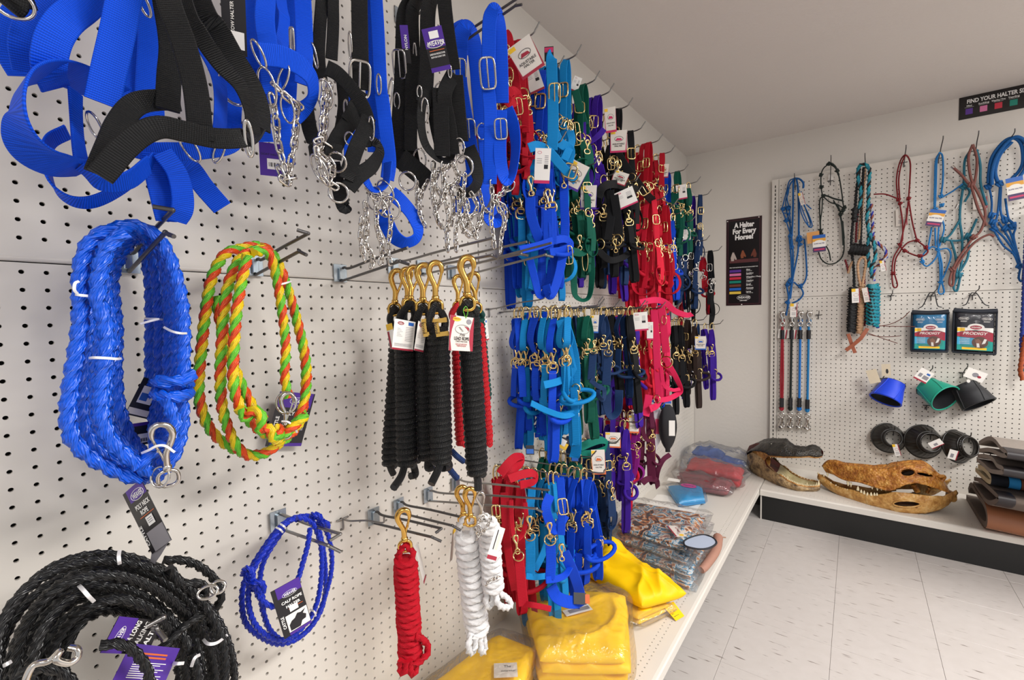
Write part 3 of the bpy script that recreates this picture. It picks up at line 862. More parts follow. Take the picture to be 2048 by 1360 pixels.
# small ring and strap of one more black halter cut by the frame corner
hb4 = thing('cow_halter', L(20, -120, .25), 'black webbing halter with a nickel ring, cut off at the upper frame corner', 'halter', 'big webbing halters')
webs(hb4, BLACKW, [('cheek_strap', 110, [(60, -420, .22, 0), (70, -150, .24, 0), (95, 0, .25, 0), (60, 60, .25, 20)]), ('chin_strap', 90, [(0, -120, .25, 0), (80, -30, .25, 0), (200, 10, .24, 20)])], 0, 0, Z)
oring(hb4, 78 / Z, 20 / Z, .26, 60, 52)

# ------------------------------------------------------------------ chain halters along the top row
h2 = thing('chain_halter', L(600, -150, .2), 'bright blue nylon halter with a nickel chain looped below, beside the big black halter', 'halter', 'chain halters')
C2 = (450, 0, Z)
webs(h2, BLUE, [
 ('cheek_strap', 92, [(120, -450, .14, 0), (155, -60, .17, 0), (160, 150, .18, 0), (180, 400, .19, 0), (200, 650, .19, 0), (235, 840, .18, 0)]),
 ('cheek_strap', 100, [(200, -450, .16, 0), (240, -60, .2, 10), (235, 120, .21, 0), (260, 330, .22, 0), (280, 560, .21, 0)]),
 ('cheek_strap', 86, [(280, -420, .15, 30), (330, 0, .18, 50), (350, 120, .19, 50), (330, 300, .19, 30)]),
 ('crown_strap', 90, [(430, -450, .14, 0), (455, -60, .18, 0), (465, 120, .19, 0), (470, 300, .19, 10), (460, 500, .19, 10)]),
 ('back_strap', 150, [(330, -450, .1, 0), (345, 0, .12, 0), (350, 200, .13, 0), (340, 460, .13, 0), (330, 640, .13, 0)]),
 ('noseband', 104, [(205, 320, .25, 0), (330, 335, .255, 0), (440, 385, .25, 15), (510, 460, .24, 45), (520, 560, .22, 60), (470, 640, .2, 40), (380, 700, .19, 0), (280, 740, .18, 0)]),
 ('chin_strap', 70, [(340, 640, .19, 0), (350, 760, .19, 0), (370, 900, .19, 0), (375, 970, .19, 10)])], *C2)
for a in ((250, 515, .26, 92, 205, 12, 20), (345, 460, .24, 60, 150, -20, 40), (370, 645, .245, 78, 150, 10, 30), (200, 320, .26, 70, 150, 25, 50)):
    oring(h2, 450 + a[0] / Z, a[1] / Z, a[2], a[3] / Z, a[4] / Z, rot=a[5], yaw=a[6])
buckle(h2, 450 + 395 / Z, 235 / Z, .22, 14, 42, yaw=60)
for p in ([(280, 590, .25), (300, 700, .25), (315, 850, .25), (345, 960, .25), (370, 1060, .25)], [(425, 640, .24), (420, 750, .245), (405, 880, .25), (385, 980, .25), (375, 1060, .25)],
          [(310, 520, .255), (350, 560, .255), (400, 600, .25), (440, 630, .24)], [(330, 1020, .25), (360, 1075, .25), (385, 1060, .25)]):
    chain(h2, cr(*C2, p), l=.024, wd=.0135)
mb = MB(); q = L(450 + 275 / Z, 945 / Z, .10); r_, u_, t_ = facing(q); s = ppm(q)
box(mb, q, r_, u_, t_, 42 / s, 62 / s, .0006, 0); quad(mb, q, r_, u_, -8 / s, -18 / s, 20 / s, 2 / s, 1, .0006); text(mb, 'GOAT HALTER', q, r_, u_, 0, 8 / s, .005, 2, .0006)
for k in range(7): quad(mb, q, r_, u_, (-5 + k * 3) / s, -13 / s, (-5 + k * 3 + 1 + k % 2) / s, -5 / s, 2, .0008)
mb.build('hang_tag', [PURPLE, PAPER, INK], h2, smooth=False)

h3 = thing('chain_halter', L(640, -150, .2), 'black nylon halter with a tangle of nickel chain between two bright blue halters', 'halter', 'chain halters')
webs(h3, BLACKW, [
 ('crown_strap', 66, [(590, -450, .12, 0), (575, -40, .16, 10), (560, 180, .17, 0), (555, 340, .18, 0), (570, 480, .18, 0)]),
 ('crown_strap', 62, [(650, -450, .12, 0), (640, -40, .17, 10), (640, 150, .18, 0), (630, 350, .19, 0)]),
 ('cheek_strap', 78, [(600, 400, .21, 0), (670, 440, .215, 0), (760, 540, .22, 0), (820, 640, .225, 0), (850, 740, .225, 20), (840, 800, .22, 40)]),
 ('cheek_strap', 88, [(790, 640, .19, 0), (740, 720, .19, 0), (680, 800, .195, 0), (640, 880, .2, 0)]),
 ('noseband', 84, [(850, 690, .23, 0), (815, 790, .235, 0), (775, 880, .24, 0), (735, 1000, .24, 0), (715, 1060, .235, 20)]),
 ('throat_strap', 82, [(800, 830, .2, 20), (880, 840, .21, 50), (915, 900, .22, 55), (870, 980, .23, 20), (790, 1040, .235, 0), (730, 1110, .235, 0)]),
 ('chin_strap', 80, [(480, 640, .16, 0), (500, 760, .165, 0), (530, 860, .17, 20), (500, 900, .17, 60)]),
 ('chin_strap', 74, [(640, 960, .2, 0), (665, 1080, .21, 0), (700, 1220, .215, 0), (730, 1210, .22, 50)]),
 ('tab', 84, [(590, 885, .235, 0), (690, 905, .235, 0)])], *C2)
for a in ((590, 560, .22, 90, 160, 8, 10), (660, 960, .24, 120, 110, 30, 30), (672, 1140, .24, 110, 110, 0, 10), (560, 1000, .235, 80, 170, 25, 30), (865, 760, .235, 40, 130, 0, 40), (530, 330, .19, 40, 130, 12, 60), (735, 820, .215, 60, 70, 0, 30)):
    oring(h3, 450 + a[0] / Z, a[1] / Z, a[2], a[3] / Z, a[4] / Z, rot=a[5], yaw=a[6])
for p in ([(590, 500, .225), (580, 620, .225), (575, 740, .225), (565, 850, .23), (550, 900, .235)], [(620, 520, .22), (600, 640, .22), (590, 760, .225), (575, 880, .23), (600, 960, .235)],
          [(545, 900, .24), (560, 980, .24), (600, 1080, .24), (640, 1100, .24)], [(600, 860, .235), (560, 830, .235), (545, 900, .235), (590, 930, .24), (640, 980, .24), (620, 1060, .24)]):
    chain(h3, cr(*C2, p), l=.024, wd=.0135)

h4 = thing('chain_halter', L(735, -150, .18), 'black nylon halter with a large nickel buckle, hung against a blue halter', 'halter', 'chain halters')
webs(h4, BLACKW, [
 ('crown_strap', 88, [(800, -420, .14, 0), (795, -40, .18, 0), (797, 150, .19, 0), (800, 330, .2, 0), (805, 530, .2, 0)]),
 ('cheek_strap', 60, [(690, 480, .14, 10), (700, 620, .15, 10), (680, 760, .16, 20), (650, 830, .17, 30)]),
 ('throat_strap', 70, [(810, 540, .19, 0), (760, 640, .19, 20), (720, 720, .19, 20)])], *C2)
buckle(h4, 450 + 797 / Z, 470 / Z, .205, 116 / Z, 190 / Z, -4)
oring(h4, 450 + 740 / Z, 270 / Z, .19, 12, 48, yaw=60); oring(h4, 450 + 715 / Z, 640 / Z, .17, 12, 30, yaw=50)
h5 = thing('chain_halter', L(760, -120, .15), 'bright blue nylon halter in a narrow U beside the black halter with the large buckle', 'halter', 'chain halters')
webs(h5, BLUE, [
 ('crown_strap', 66, [(830, -420, .1, 0), (850, -60, .12, 0), (855, 300, .13, 0), (870, 600, .14, 0), (880, 900, .15, 0)]),
 ('crown_strap', 72, [(870, -420, .13, 0), (890, -60, .15, 0), (905, 200, .16, 0), (915, 420, .17, 0), (925, 600, .17, 0)]),
 ('cheek_strap', 78, [(925, 560, .175, 0), (950, 760, .18, 0), (970, 950, .18, 0), (960, 1060, .18, 20)]),
 ('noseband', 62, [(820, 1000, .2, 50), (840, 1080, .205, 55), (890, 1120, .205, 60), (950, 1080, .2, 55), (965, 960, .195, 40)]),
 ('throat_strap', 60, [(740, 500, .1, 0), (735, 800, .11, 0), (740, 1000, .12, 0)])], *C2)
for a in ((910, 500, .18, 40, 110, 0, 50), (975, 560, .17, 50, 180, -10, 60)):
    oring(h5, 450 + a[0] / Z, a[1] / Z, a[2], a[3] / Z, a[4] / Z, rot=a[5], yaw=a[6])
C3 = (760, 0, 2.72); Y3 = 2.72
webs(h5, BLUE, [('chin_strap', 76, [(60, 1050, .17, 10), (110, 1090, .18, 20), (170, 1160, .19, 30), (205, 1240, .195, 40), (190, 1300, .2, 50), (130, 1320, .2, 40), (70, 1280, .195, 20), (30, 1200, .19, 10), (5, 1140, .185, 0)])], *C3)
for a in ((30, 1040, .2, 80, 120, 30, 30), (60, 1130, .215, 90, 120, 20, 10), (-30, 1080, .2, 80, 120, -10, 30), (5, 1120, .205, 70, 130, 30, 40)):
    oring(h5, 760 + a[0] / Y3, a[1] / Y3, a[2], a[3] / Y3, a[4] / Y3, rot=a[5], yaw=a[6])
for p in ([(-60, 1040, .2), (-20, 1080, .205), (20, 1060, .205), (50, 1090, .21), (20, 1150, .21)], [(60, 1190, .215), (55, 1260, .215), (45, 1340, .215), (55, 1420, .215)], [(-80, 1120, .2), (-70, 1220, .2), (-75, 1330, .2), (-40, 1390, .2), (-45, 1440, .2)], [(-20, 1140, .205), (-15, 1240, .205), (10, 1330, .205), (5, 1420, .21)], [(-100, 1200, .2), (-105, 1300, .2), (-85, 1400, .2)]):
    chain(h5, cr(*C3, p), l=.022, wd=.0125)

for i, (lab, xo, rows, hw) in enumerate([
 ('black nylon chain halter with a purple and black card, nearest on its hook', .0, [
   ('crown_strap', 82, [(235, -10, .17, 40), (170, 20, .15, 20), (135, 90, .15, 0), (128, 250, .15, 0), (122, 420, .15, 0), (110, 620, .15, 0), (95, 900, .15, 0)]),
   ('noseband', 100, [(110, 860, .17, 0), (160, 900, .18, 0), (235, 965, .185, 0), (260, 1000, .18, 30)])], [(105, 350, .155, 70, 135), (150, 985, .185, 92, 96), (165, 440, .15, 22, 70), (92, 550, .15, 30, 80)]),
 ('black nylon chain halter, second of those pressed together on the hook', .02, [
   ('crown_strap', 67, [(255, -40, .16, 30), (195, 20, .17, 20), (175, 90, .17, 0), (180, 300, .17, 0), (170, 520, .17, 0), (165, 820, .17, 0)]),
   ('cheek_strap', 75, [(140, 520, .15, 0), (150, 700, .15, 0), (175, 870, .15, 0), (205, 950, .15, 0)])], [(190, 320, .17, 16, 150), (215, 870, .18, 70, 110)]),
 ('black nylon chain halter with a round noseband loop, amid the black ones', .05, [
   ('crown_strap', 77, [(290, -60, .2, 20), (262, 60, .21, 0), (258, 250, .21, 0), (250, 450, .21, 0), (235, 560, .21, 10)]),
   ('noseband', 52, [(232, 540, .22, 30), (222, 660, .225, 40), (250, 790, .23, 45), (330, 868, .23, 55), (385, 850, .23, 40), (400, 720, .225, 30), (385, 520, .22, 20)]),
   ('cheek_strap', 50, [(285, 500, .21, 0), (292, 650, .21, 0), (330, 830, .215, 0)])], [(245, 600, .23, 40, 120), (325, 495, .23, 55, 75), (215, 500, .21, 26, 60)]),
 ('black chain halter with a broad cheek strap and big ring, farthest out', .08, [
   ('crown_strap', 72, [(345, -60, .24, 0), (355, 60, .245, 0), (375, 220, .245, 0), (400, 380, .245, 0)]),
   ('cheek_strap', 82, [(325, 480, .235, 0), (332, 640, .24, 0), (338, 850, .24, 0)]),
   ('cheek_strap', 75, [(400, 400, .245, 0), (350, 520, .245, 0), (375, 680, .245, 0), (395, 840, .245, 0)]),
   ('cheek_strap', 80, [(408, 410, .25, 0), (422, 580, .25, 0), (440, 770, .25, 0)]),
   ('chin_strap', 72, [(480, 800, .245, 0), (520, 900, .25, 20), (528, 990, .25, 40), (480, 1045, .25, 50), (420, 1050, .245, 30)])], [(460, 905, .26, 92, 104), (380, 390, .25, 18, 60), (430, 800, .255, 60, 90)])]):
    h = thing('chain_halter', L(800, 30, .15 + xo), lab, 'halter', 'chain halters')
    webs(h, BLACKW, rows, *C3)
    for a in hw:
        if a[4] > 110 and a[3] > 60: buckle(h, 760 + a[0] / Y3, a[1] / Y3, a[2], a[3] / Y3, a[4] / Y3, 3, yaw=20)
        else: oring(h, 760 + a[0] / Y3, a[1] / Y3, a[2], a[3] / Y3, a[4] / Y3, yaw=15)
    cs = [[[(255, 990, .2), (220, 1070, .2), (215, 1160, .2), (240, 1220, .2)], [(200, 1000, .19), (205, 1090, .19), (225, 1190, .19)]],
          [[(290, 900, .22), (285, 1040, .22), (310, 1180, .22), (330, 1225, .22)], [(320, 930, .22), (300, 1000, .22), (335, 1080, .22), (300, 1150, .22), (320, 1210, .22)]],
          [[(340, 900, .235), (350, 1060, .235), (372, 1180, .235), (362, 1260, .235), (368, 1350, .235)], [(390, 880, .235), (345, 960, .235), (390, 1050, .235), (400, 1140, .235), (390, 1210, .235)], [(400, 900, .24), (430, 980, .24), (370, 1020, .24), (340, 1090, .24)]],
          [[(462, 960, .26), (455, 1060, .26), (470, 1160, .26), (520, 1280, .26)], [(440, 1040, .255), (480, 1130, .255), (440, 1210, .255), (500, 1290, .255), (545, 1200, .255)], [(500, 1060, .255), (530, 1130, .255), (480, 1200, .255), (460, 1250, .255)], [(425, 1060, .25), (430, 1170, .25), (412, 1260, .25), (415, 1350, .25)], [(560, 1130, .255), (545, 1230, .255), (515, 1270, .255)]]][i]
    for p in cs: chain(h, cr(*C3, p), l=.022, wd=.0125)
    if i == 0:
        for (px, py, d, wq, hq, ro, nm) in ((308, 270, .27, 108, 205, -14, 1), (143, 278, .17, 42, 235, -5, 0)):
            q = L(760 + px / Y3, py / Y3, d); r_, u_, t_ = facing(q); s = ppm(q) * Y3; a = math.radians(-ro)
            r2, u2 = r_ * math.cos(a) + u_ * math.sin(a), u_ * math.cos(a) - r_ * math.sin(a)
            mb = MB(); box(mb, q, r2, u2, t_, wq / s, hq / s, .0006, 0)
            quad(mb, q, r2, u2, -wq / 2 / s, -hq * .39 / s, wq / 2 / s, hq * .05 / s, 1, .0006)
            if nm:
                text(mb, 'WEAVER', q, r2, u2, 4 / s, 20 / s, 30 / s, 2, .0008, .02, 92 / s, .0, .15); ring(mb, q + u2 * 26 / s + t_ * .0008, r2, u2, 44 / s, 16 / s, .0006, 28, 4, 2, 2)
                quad(mb, q, r2, u2, -40 / s, -4 / s, 42 / s, -1 / s, 3, .0008); text(mb, 'LIVESTOCK PRODUCTS FOR', q, r2, u2, 0, -22 / s, 11 / s, 2, .0008, .02, 84 / s); text(mb, 'SHOW DAY & DAILY CARE', q, r2, u2, 0, -36 / s, 11 / s, 2, .0008, .02, 78 / s)
                quad(mb, q, r2, u2, -22 / s, 52 / s, 28 / s, 86 / s, 2, .0009)
            else: text(mb, 'NYLON', q, r2, u2, 10 / s, 40 / s, 20 / s, 2, .0008, .02, None, 1.57)
            mb.build('hang_tag', [PURPLE, BLACKC, WHITEP, ORANGEP], h, smooth=False)

h6 = thing('chain_halter', L(930, 60, .18), 'bright blue nylon halter with two nickel buckles, inward of the tall one', 'halter', 'chain halters')
webs(h6, BLUE, [
 ('crown_strap', 84, [(380, 260, .12, 20), (420, 180, .14, 0), (470, 150, .15, 10)]),
 ('crown_strap', 79, [(438, 300, .16, 0), (436, 210, .165, 0), (462, 152, .17, 30), (492, 165, .17, 40), (510, 230, .17, 20), (528, 370, .17, 0), (540, 520, .17, 0), (555, 690, .17, 0)]),
 ('cheek_strap', 76, [(435, 270, .172, 0), (432, 420, .175, 0), (450, 560, .18, 0), (475, 700, .185, 0), (500, 860, .185, 0), (520, 1010, .185, 0)]),
 ('cheek_strap', 61, [(560, 680, .17, 10), (572, 850, .175, 10), (580, 1010, .18, 10)]),
 ('noseband', 76, [(440, 960, .16, 0), (480, 990, .17, 10), (540, 960, .185, 40), (575, 1010, .19, 50), (560, 1090, .19, 30), (500, 1120, .185, 0), (400, 1110, .17, 0)]),
 ('chin_strap', 89, [(590, 1130, .2, 20), (605, 1190, .2, 40), (640, 1195, .2, 50), (655, 1120, .195, 30)])], *C3)
buckle(h6, 760 + 436 / Y3, 390 / Y3, .18, 62 / Y3, 122 / Y3, 0, yaw=0); buckle(h6, 760 + 484 / Y3, 702 / Y3, .19, 66 / Y3, 98 / Y3, 3)
oring(h6, 760 + 555 / Y3, 715 / Y3, .18, 20, 30); oring(h6, 760 + 440 / Y3, 830 / Y3, .2, 22, 40, yaw=30)
for p in ([(540, 1040, .2), (560, 1120, .2), (590, 1160, .2)], [(420, 1000, .19), (440, 1090, .19), (430, 1180, .19), (480, 1240, .19)]): chain(h6, cr(*C3, p), l=.022, wd=.0125)
h7 = thing('chain_halter', L(990, 25, .27), 'tall bright blue nylon halter in front of the red ones', 'halter', 'chain halters')
webs(h7, BLUE, [
 ('crown_strap', 71, [(590, 360, .26, 0), (592, 200, .262, 0), (598, 100, .265, 5), (618, 52, .27, 40), (640, 75, .27, 40), (652, 180, .27, 10), (660, 360, .268, 0), (664, 560, .265, 0)]),
 ('cheek_strap', 69, [(590, 300, .262, 0), (588, 460, .262, 0), (600, 620, .262, 10), (600, 850, .262, 0), (598, 1000, .262, 0)]),
 ('noseband', 66, [(655, 600, .275, 0), (652, 740, .278, 0), (655, 880, .28, 10), (685, 980, .282, 40), (722, 930, .28, 50), (738, 800, .275, 40), (725, 680, .27, 20), (690, 590, .265, 10)])], *C3)
buckle(h7, 760 + 586 / Y3, 400 / Y3, .275, 82 / Y3, 150 / Y3, 4); buckle(h7, 760 + 657 / Y3, 702 / Y3, .287, 66 / Y3, 102 / Y3, 2)
oring(h7, 760 + 700 / Y3, 1010 / Y3, .28, 26, 20, rot=40)
for p in ([(605, 1000, .265), (612, 1100, .265), (605, 1200, .265), (620, 1330, .265)], [(700, 1005, .28), (650, 1060, .275), (640, 1120, .27), (675, 1190, .27), (660, 1290, .27), (655, 1360, .27)], [(690, 1040, .275), (620, 1090, .27), (680, 1130, .27), (678, 1230, .27)]):
    chain(h7, cr(*C3, p), l=.024, wd=.0135)
# ------------------------------------------------------------------ ropes on the near board
RBLUE = fibre('blue_poly_rope', '#0c62f0', .28, .6, .6, 1500.0); RYEL = fibre('yellow_strand', '#f8d40f', .38); RORA = fibre('orange_strand', '#ee4f12', .38); RLIM = fibre('lime_strand', '#6fcf2f', .38)
RBLK = fibre('black_poly_rope', '#141416', .33, .5); RBLU2 = fibre('dark_blue_poly_rope', '#0a2fc4', .35, .45)
RRED = fibre('red_cotton_rope', '#c60f25', .65, .2); RWHT = fibre('white_cotton_rope', '#f6f4f3', .75, .1, .35)
BBLK = braid('black_braid', '#0c0c0e', None, 1300, .4, .45, .8); BRED = braid('red_braid', '#d21424', None, 1300); BGRN = braid('green_braid', '#0e4b43', None, 1300); BBLU = braid('blue_black_braid', '#173a78', '#0b0e18', 1000)
def ropes(parent, mt, R, rows, ox=0, oy=0, sc=1, M=L, name='rope_coil', closed=True, **k):
    for pts in rows:
        mb = MB(); P = cat(np.array([M(*q[:3]) for q in cr(ox, oy, sc, pts)]), 10, closed)
        rope(mb, P, R, closed=closed, **k); mb.build(name, mt, parent)
def zip_tie(parent, pts, ox=0, oy=0, sc=1, M=L, w=.0032):
    mb = MB(); web(mb, cr(ox, oy, sc, pts), w=w, t=.0012, M=M); mb.build('zip_tie', TIE, parent)
def snap(parent, a, b, M=None, rr=1.0, m=BRASS, face=0.0, name='bolt_snap', flip=1):
    """bolt snap from a (hook top) to b (swivel ring bottom), world points"""
    a, b = np.asarray(a, float), np.asarray(b, float); Ln = np.linalg.norm(a - b); U = (a - b) / Ln
    r, u, t = facing((a + b) / 2); X = nrm(r - U * (r @ U)); Zz = np.cross(X, U)
    c, s = math.cos(math.radians(face)), math.sin(math.radians(face)); X = (X * c + Zz * s) * flip; Zz = np.cross(X, U)
    q = lambda x, y, z=0: b + (X * x + U * y + Zz * z) * Ln
    mb = MB()
    P = cat(np.array([q(0, .30), q(0, .44), q(-.015, .56), q(-.075, .70), q(-.105, .83), q(-.06, .945), q(.03, .985), q(.11, .95), q(.14, .86), q(.135, .78)]), 5)
    tube(mb, P, np.interp(np.linspace(0, 1, len(P)), [0, .2, .5, .85, 1], [.060, .052, .062, .052, .034]) * Ln * rr, 10)
    tube(mb, [q(.135, .79), q(.10, .66), q(.045, .50), q(.03, .42)], .026 * Ln * rr, 8)
    tube(mb, [q(.085, .60, -.05), q(.085, .60, .05)], .022 * Ln * rr, 8)
    tube(mb, [q(0, .245), q(0, .265), q(0, .33), q(0, .35)], np.array([.045, .075, .075, .05]) * Ln * rr, 12)
    ring(mb, q(0, .13), X, U, .125 * Ln, .125 * Ln, .034 * Ln * rr, 22, 8, 2.6)
    return mb.build(name, m, parent)
C5 = (100, 400, 2.429)
ld = thing('neck_rope', L(255, 500, .1), 'thick bright blue rope coil with a nickel snap and a hanging black card', 'rope')
lefts = [[(330, 138), (205, 195), (152, 330), (150, 480), (142, 650), (102, 900), (88, 1050), (112, 1165), (205, 1255), (335, 1325), (430, 1352)],
 [(350, 150), (245, 200), (195, 350), (195, 470), (165, 700), (148, 900), (148, 1055), (195, 1185), (305, 1285), (440, 1340)],
 [(380, 165), (275, 230), (232, 350), (218, 500), (243, 620), (235, 800), (220, 950), (235, 1080), (285, 1200), (400, 1300), (480, 1345)],
 [(400, 180), (305, 260), (265, 400), (288, 560), (305, 680), (285, 800), (268, 950), (283, 1080), (335, 1170), (430, 1275), (500, 1340)],
 [(410, 190), (345, 265), (303, 380), (312, 520), (322, 640), (318, 800), (326, 950), (350, 1060), (400, 1170), (470, 1255), (520, 1335)]]
rights = [[(530, 1330), (610, 1225), (645, 1080), (640, 950), (648, 800), (650, 640), (635, 470), (585, 290), (520, 180), (430, 130)],
 [(520, 1330), (570, 1230), (618, 1090), (612, 960), (618, 800), (622, 620), (605, 420), (555, 250), (470, 165)],
 [(530, 1325), (560, 1200), (585, 1050), (580, 900), (578, 750), (585, 600), (572, 400), (530, 250), (455, 180)],
 [(520, 1320), (540, 1180), (545, 1000), (535, 800), (538, 600), (525, 420), (500, 280), (450, 195)],
 [(520, 1330), (510, 1170), (500, 1000), (490, 800), (492, 600), (488, 400), (465, 270), (440, 205)]]
for k in range(5):
    d = [.185, .155, .125, .095, .065][k]
    ropes(ld, RBLUE, .0098, [[p + (d - .02,) for p in rights[k]] + [p + (d,) for p in lefts[k]]], *C5)
ropes(ld, RBLUE, .0098, [[(365, 160, .2), (285, 225, .2), (245, 340, .2), (232, 480, .2), (265, 590, .2), (275, 720, .2), (250, 900, .2), (250, 1060, .2), (310, 1190, .2), (430, 1290, .2)]], *C5, closed=False)
ropes(ld, RBLUE, .0095, [[(525, 880, .17), (560, 885, .2), (620, 880, .205), (660, 885, .19), (668, 900, .16)], [(520, 940, .17), (555, 955, .2), (620, 958, .205), (660, 945, .19), (670, 935, .16)], [(640, 890, .2), (665, 868, .205), (690, 845, .2)],
  [(560, 960, .205), (585, 1020, .205), (610, 1090, .205), (590, 1150, .205)], [(540, 1180, .205), (500, 1220, .2), (450, 1300, .2), (520, 1340, .19)]], *C5, name='rope_knot', closed=False)
for pts in ([(118, 455, .17), (132, 460, .2), (160, 464, .205), (186, 466, .2)], [(190, 768, .19), (215, 766, .222), (270, 768, .226), (325, 772, .222), (345, 770, .19)], [(460, 574, .06), (475, 577, .1), (520, 578, .12), (552, 582, .1)], [(440, 602, .12), (480, 590, .125), (530, 578, .125)], [(553, 618, .15), (590, 637, .19), (630, 647, .2), (664, 648, .18)], [(445, 1230, .2), (480, 1215, .215), (520, 1195, .225), (560, 1195, .23), (605, 1225, .225)], [(132, 455, .2), (118, 435, .205), (122, 405, .205), (140, 395, .2)]): zip_tie(ld, pts, *C5)
S5 = 2.429
pp = lambda x, y, d: L(100 + x / S5, 400 + y / S5, d)
snap(ld, pp(545, 1085, .225), pp(580, 1390, .21), rr=.8, m=CHROME, flip=-1)
oring(ld, 100 + 535 / S5, 400 + 1345 / S5, .21, 34, 40, yaw=30)
def pcard(parent, Lc, q4, mats, name='hang_tag', th=.0006):
    """card from its four world corners (bottom left, bottom right, top right, top left); returns a drawing frame"""
    bl, br, tr, tl = [np.asarray(q, float) for q in q4]
    O = bl; R = nrm(br - bl); w = np.linalg.norm(br - bl); U = (tl - bl); U = nrm(U - R * (U @ R)); h = np.linalg.norm(tl - bl)
    if np.cross(R, U) @ toc(O) < 0: pass
    mb = MB(); n = np.cross(R, U)
    box(mb, O + R * w / 2 + U * h / 2 - n * th / 2, R, U, n, w, h, th, 0)
    return mb, O, R, U, w, h
def pxcard(px4, d, M=L):
    dd = d if hasattr(d, '__len__') else [d] * 4
    return [M(p[0], p[1], e) for p, e in zip(px4, dd)]
def weaver(mb, O, R, U, x, y, w, mi, rot=0.0, b=.02):
    c, s = math.cos(rot), math.sin(rot); R2 = R * c + U * s; U2 = U * c - R * s; Q = O + R * x + U * y
    text(mb, 'WEAVER', Q, R2, U2, 0, -w * .1, w * .30, mi, .0006, b, w * .8, 0, .15)
    ring(mb, Q + np.cross(R, U) * .0006, R2, U2, w * .5, w * .2, w * .012, 28, 4, 2, mi)
# curved neck-rope card: three bent strips
q4 = pxcard([(304, 1108), (343, 1080), (342, 958), (294, 982)], [.19, .235, .245, .2])
mb, O, R, U, w, h = pcard(ld, 0, q4, None)
quad(mb, O, R, U, .17 * w, .80 * h, w, h, 1, .0003)
weaver(mb, O, R, U, .6 * w, .86 * h, .62 * w, 2)
text(mb, 'POLY NECK', O, R, U, .6 * w, .66 * h, .16 * w, 2, .0005, .03, .7 * w); text(mb, 'ROPE', O, R, U, .55 * w, .56 * h, .16 * w, 2, .0005, .03, .36 * w)
quad(mb, O, R, U, .25 * w, .525 * h, .95 * w, .535 * h, 3, .0005)
text(mb, 'CATTLE', O, R, U, .14 * w, .28 * h, .15 * w, 2, .0005, .03, None, PI / 2)
quad(mb, O, R, U, .45 * w, .36 * h, .78 * w, .5 * h, 2, .0006)
for k in range(3): quad(mb, O, R, U, .5 * w, (.40 + .03 * k) * h, .73 * w, (.41 + .03 * k) * h, 4, .0008)
quad(mb, O, R, U, .2 * w, .0 * h, w, .30 * h, 4, .0004)
mb.build('hang_tag', [BLACKC, PURPLE, WHITEP, ORANGEP, GREY], ld, smooth=False)
q4 = pxcard([(297, 1145), (322, 1110), (340, 1080), (304, 1100)], [.17, .2, .23, .19])
mb = MB(); mb.add(q4, [(0, 1, 2, 3)], 0); mb.build('tag_flap', [GREY], ld, smooth=False)
for q4, top in ((pxcard([(250, 828), (293, 838), (302, 775), (265, 750)], .05), 0), (pxcard([(266, 893), (300, 887), (299, 838), (262, 848)], .04), 1)):
    mb, O, R, U, w, h = pcard(ld, 0, q4, None)
    if top == 0:
        quad(mb, O, R, U, .2 * w, .35 * h, .85 * w, .8 * h, 2, .0004); quad(mb, O, R, U, .25 * w, .42 * h, .6 * w, .62 * h, 3, .0006); quad(mb, O, R, U, .02 * w, .04 * h, .98 * w, .2 * h, 4, .0004)
    else:
        quad(mb, O, R, U, 0, .86 * h, w, h, 1, .0004); quad(mb, O, R, U, .3 * w, .1 * h, .9 * w, .5 * h, 2, .0004)
        for k in range(9): quad(mb, O, R, U, (.35 + .055 * k) * w, .15 * h, (.35 + .055 * k + .02 + .012 * (k % 3)) * w, .3 * h, 0, .0006)
    mb.build('hang_tag', [BLACKC, PURPLE, PAPER, BLUEP, CREAM], ld, smooth=False)

yr = thing('neck_rope', L(505, 520, .08), 'yellow, orange and lime twisted rope looped on a two-wire hook', 'rope')
rows = [
 [(1010, 222, .11), (930, 235, .12), (850, 265, .13), (790, 370, .13), (762, 500, .13), (740, 680, .13), (722, 900, .13), (735, 1010, .13), (775, 1110, .13), (850, 1185, .13), (940, 1230, .13), (1020, 1235, .13), (1100, 1195, .13), (1180, 1130, .13), (1225, 1050, .13), (1240, 900, .12), (1235, 760, .115), (1200, 600, .11), (1165, 460, .11), (1120, 330, .11), (1070, 250, .11)],
 [(1000, 245, .15), (930, 280, .16), (880, 370, .16), (850, 500, .16), (835, 680, .16), (828, 850, .16), (835, 1000, .16), (865, 1110, .16), (910, 1200, .16), (970, 1245, .155), (1050, 1230, .15), (1110, 1180, .15), (1195, 1080, .14), (1240, 960, .13), (1250, 840, .12), (1235, 720, .115), (1195, 560, .11), (1150, 420, .11), (1090, 290, .12), (1050, 245, .13)],
 [(960, 270, .185), (930, 400, .185), (905, 560, .185), (892, 740, .185), (892, 900, .185), (925, 1010, .185), (985, 1090, .185), (1060, 1145, .18), (1120, 1160, .175)],
 [(990, 255, .17), (1060, 260, .16), (1100, 380, .15), (1130, 560, .15), (1145, 720, .15), (1140, 860, .15), (1160, 960, .15)],
 [(805, 470, .12), (830, 600, .13), (860, 700, .14), (890, 800, .15), (940, 920, .16), (990, 1010, .17), (1040, 1070, .18)]]
for k, r_ in enumerate(rows): ropes(yr, [RYEL, RORA, RLIM], .0086, [r_], *C5, closed=k < 2, pitch=.05, mi=[0, 1, 2], per=9)
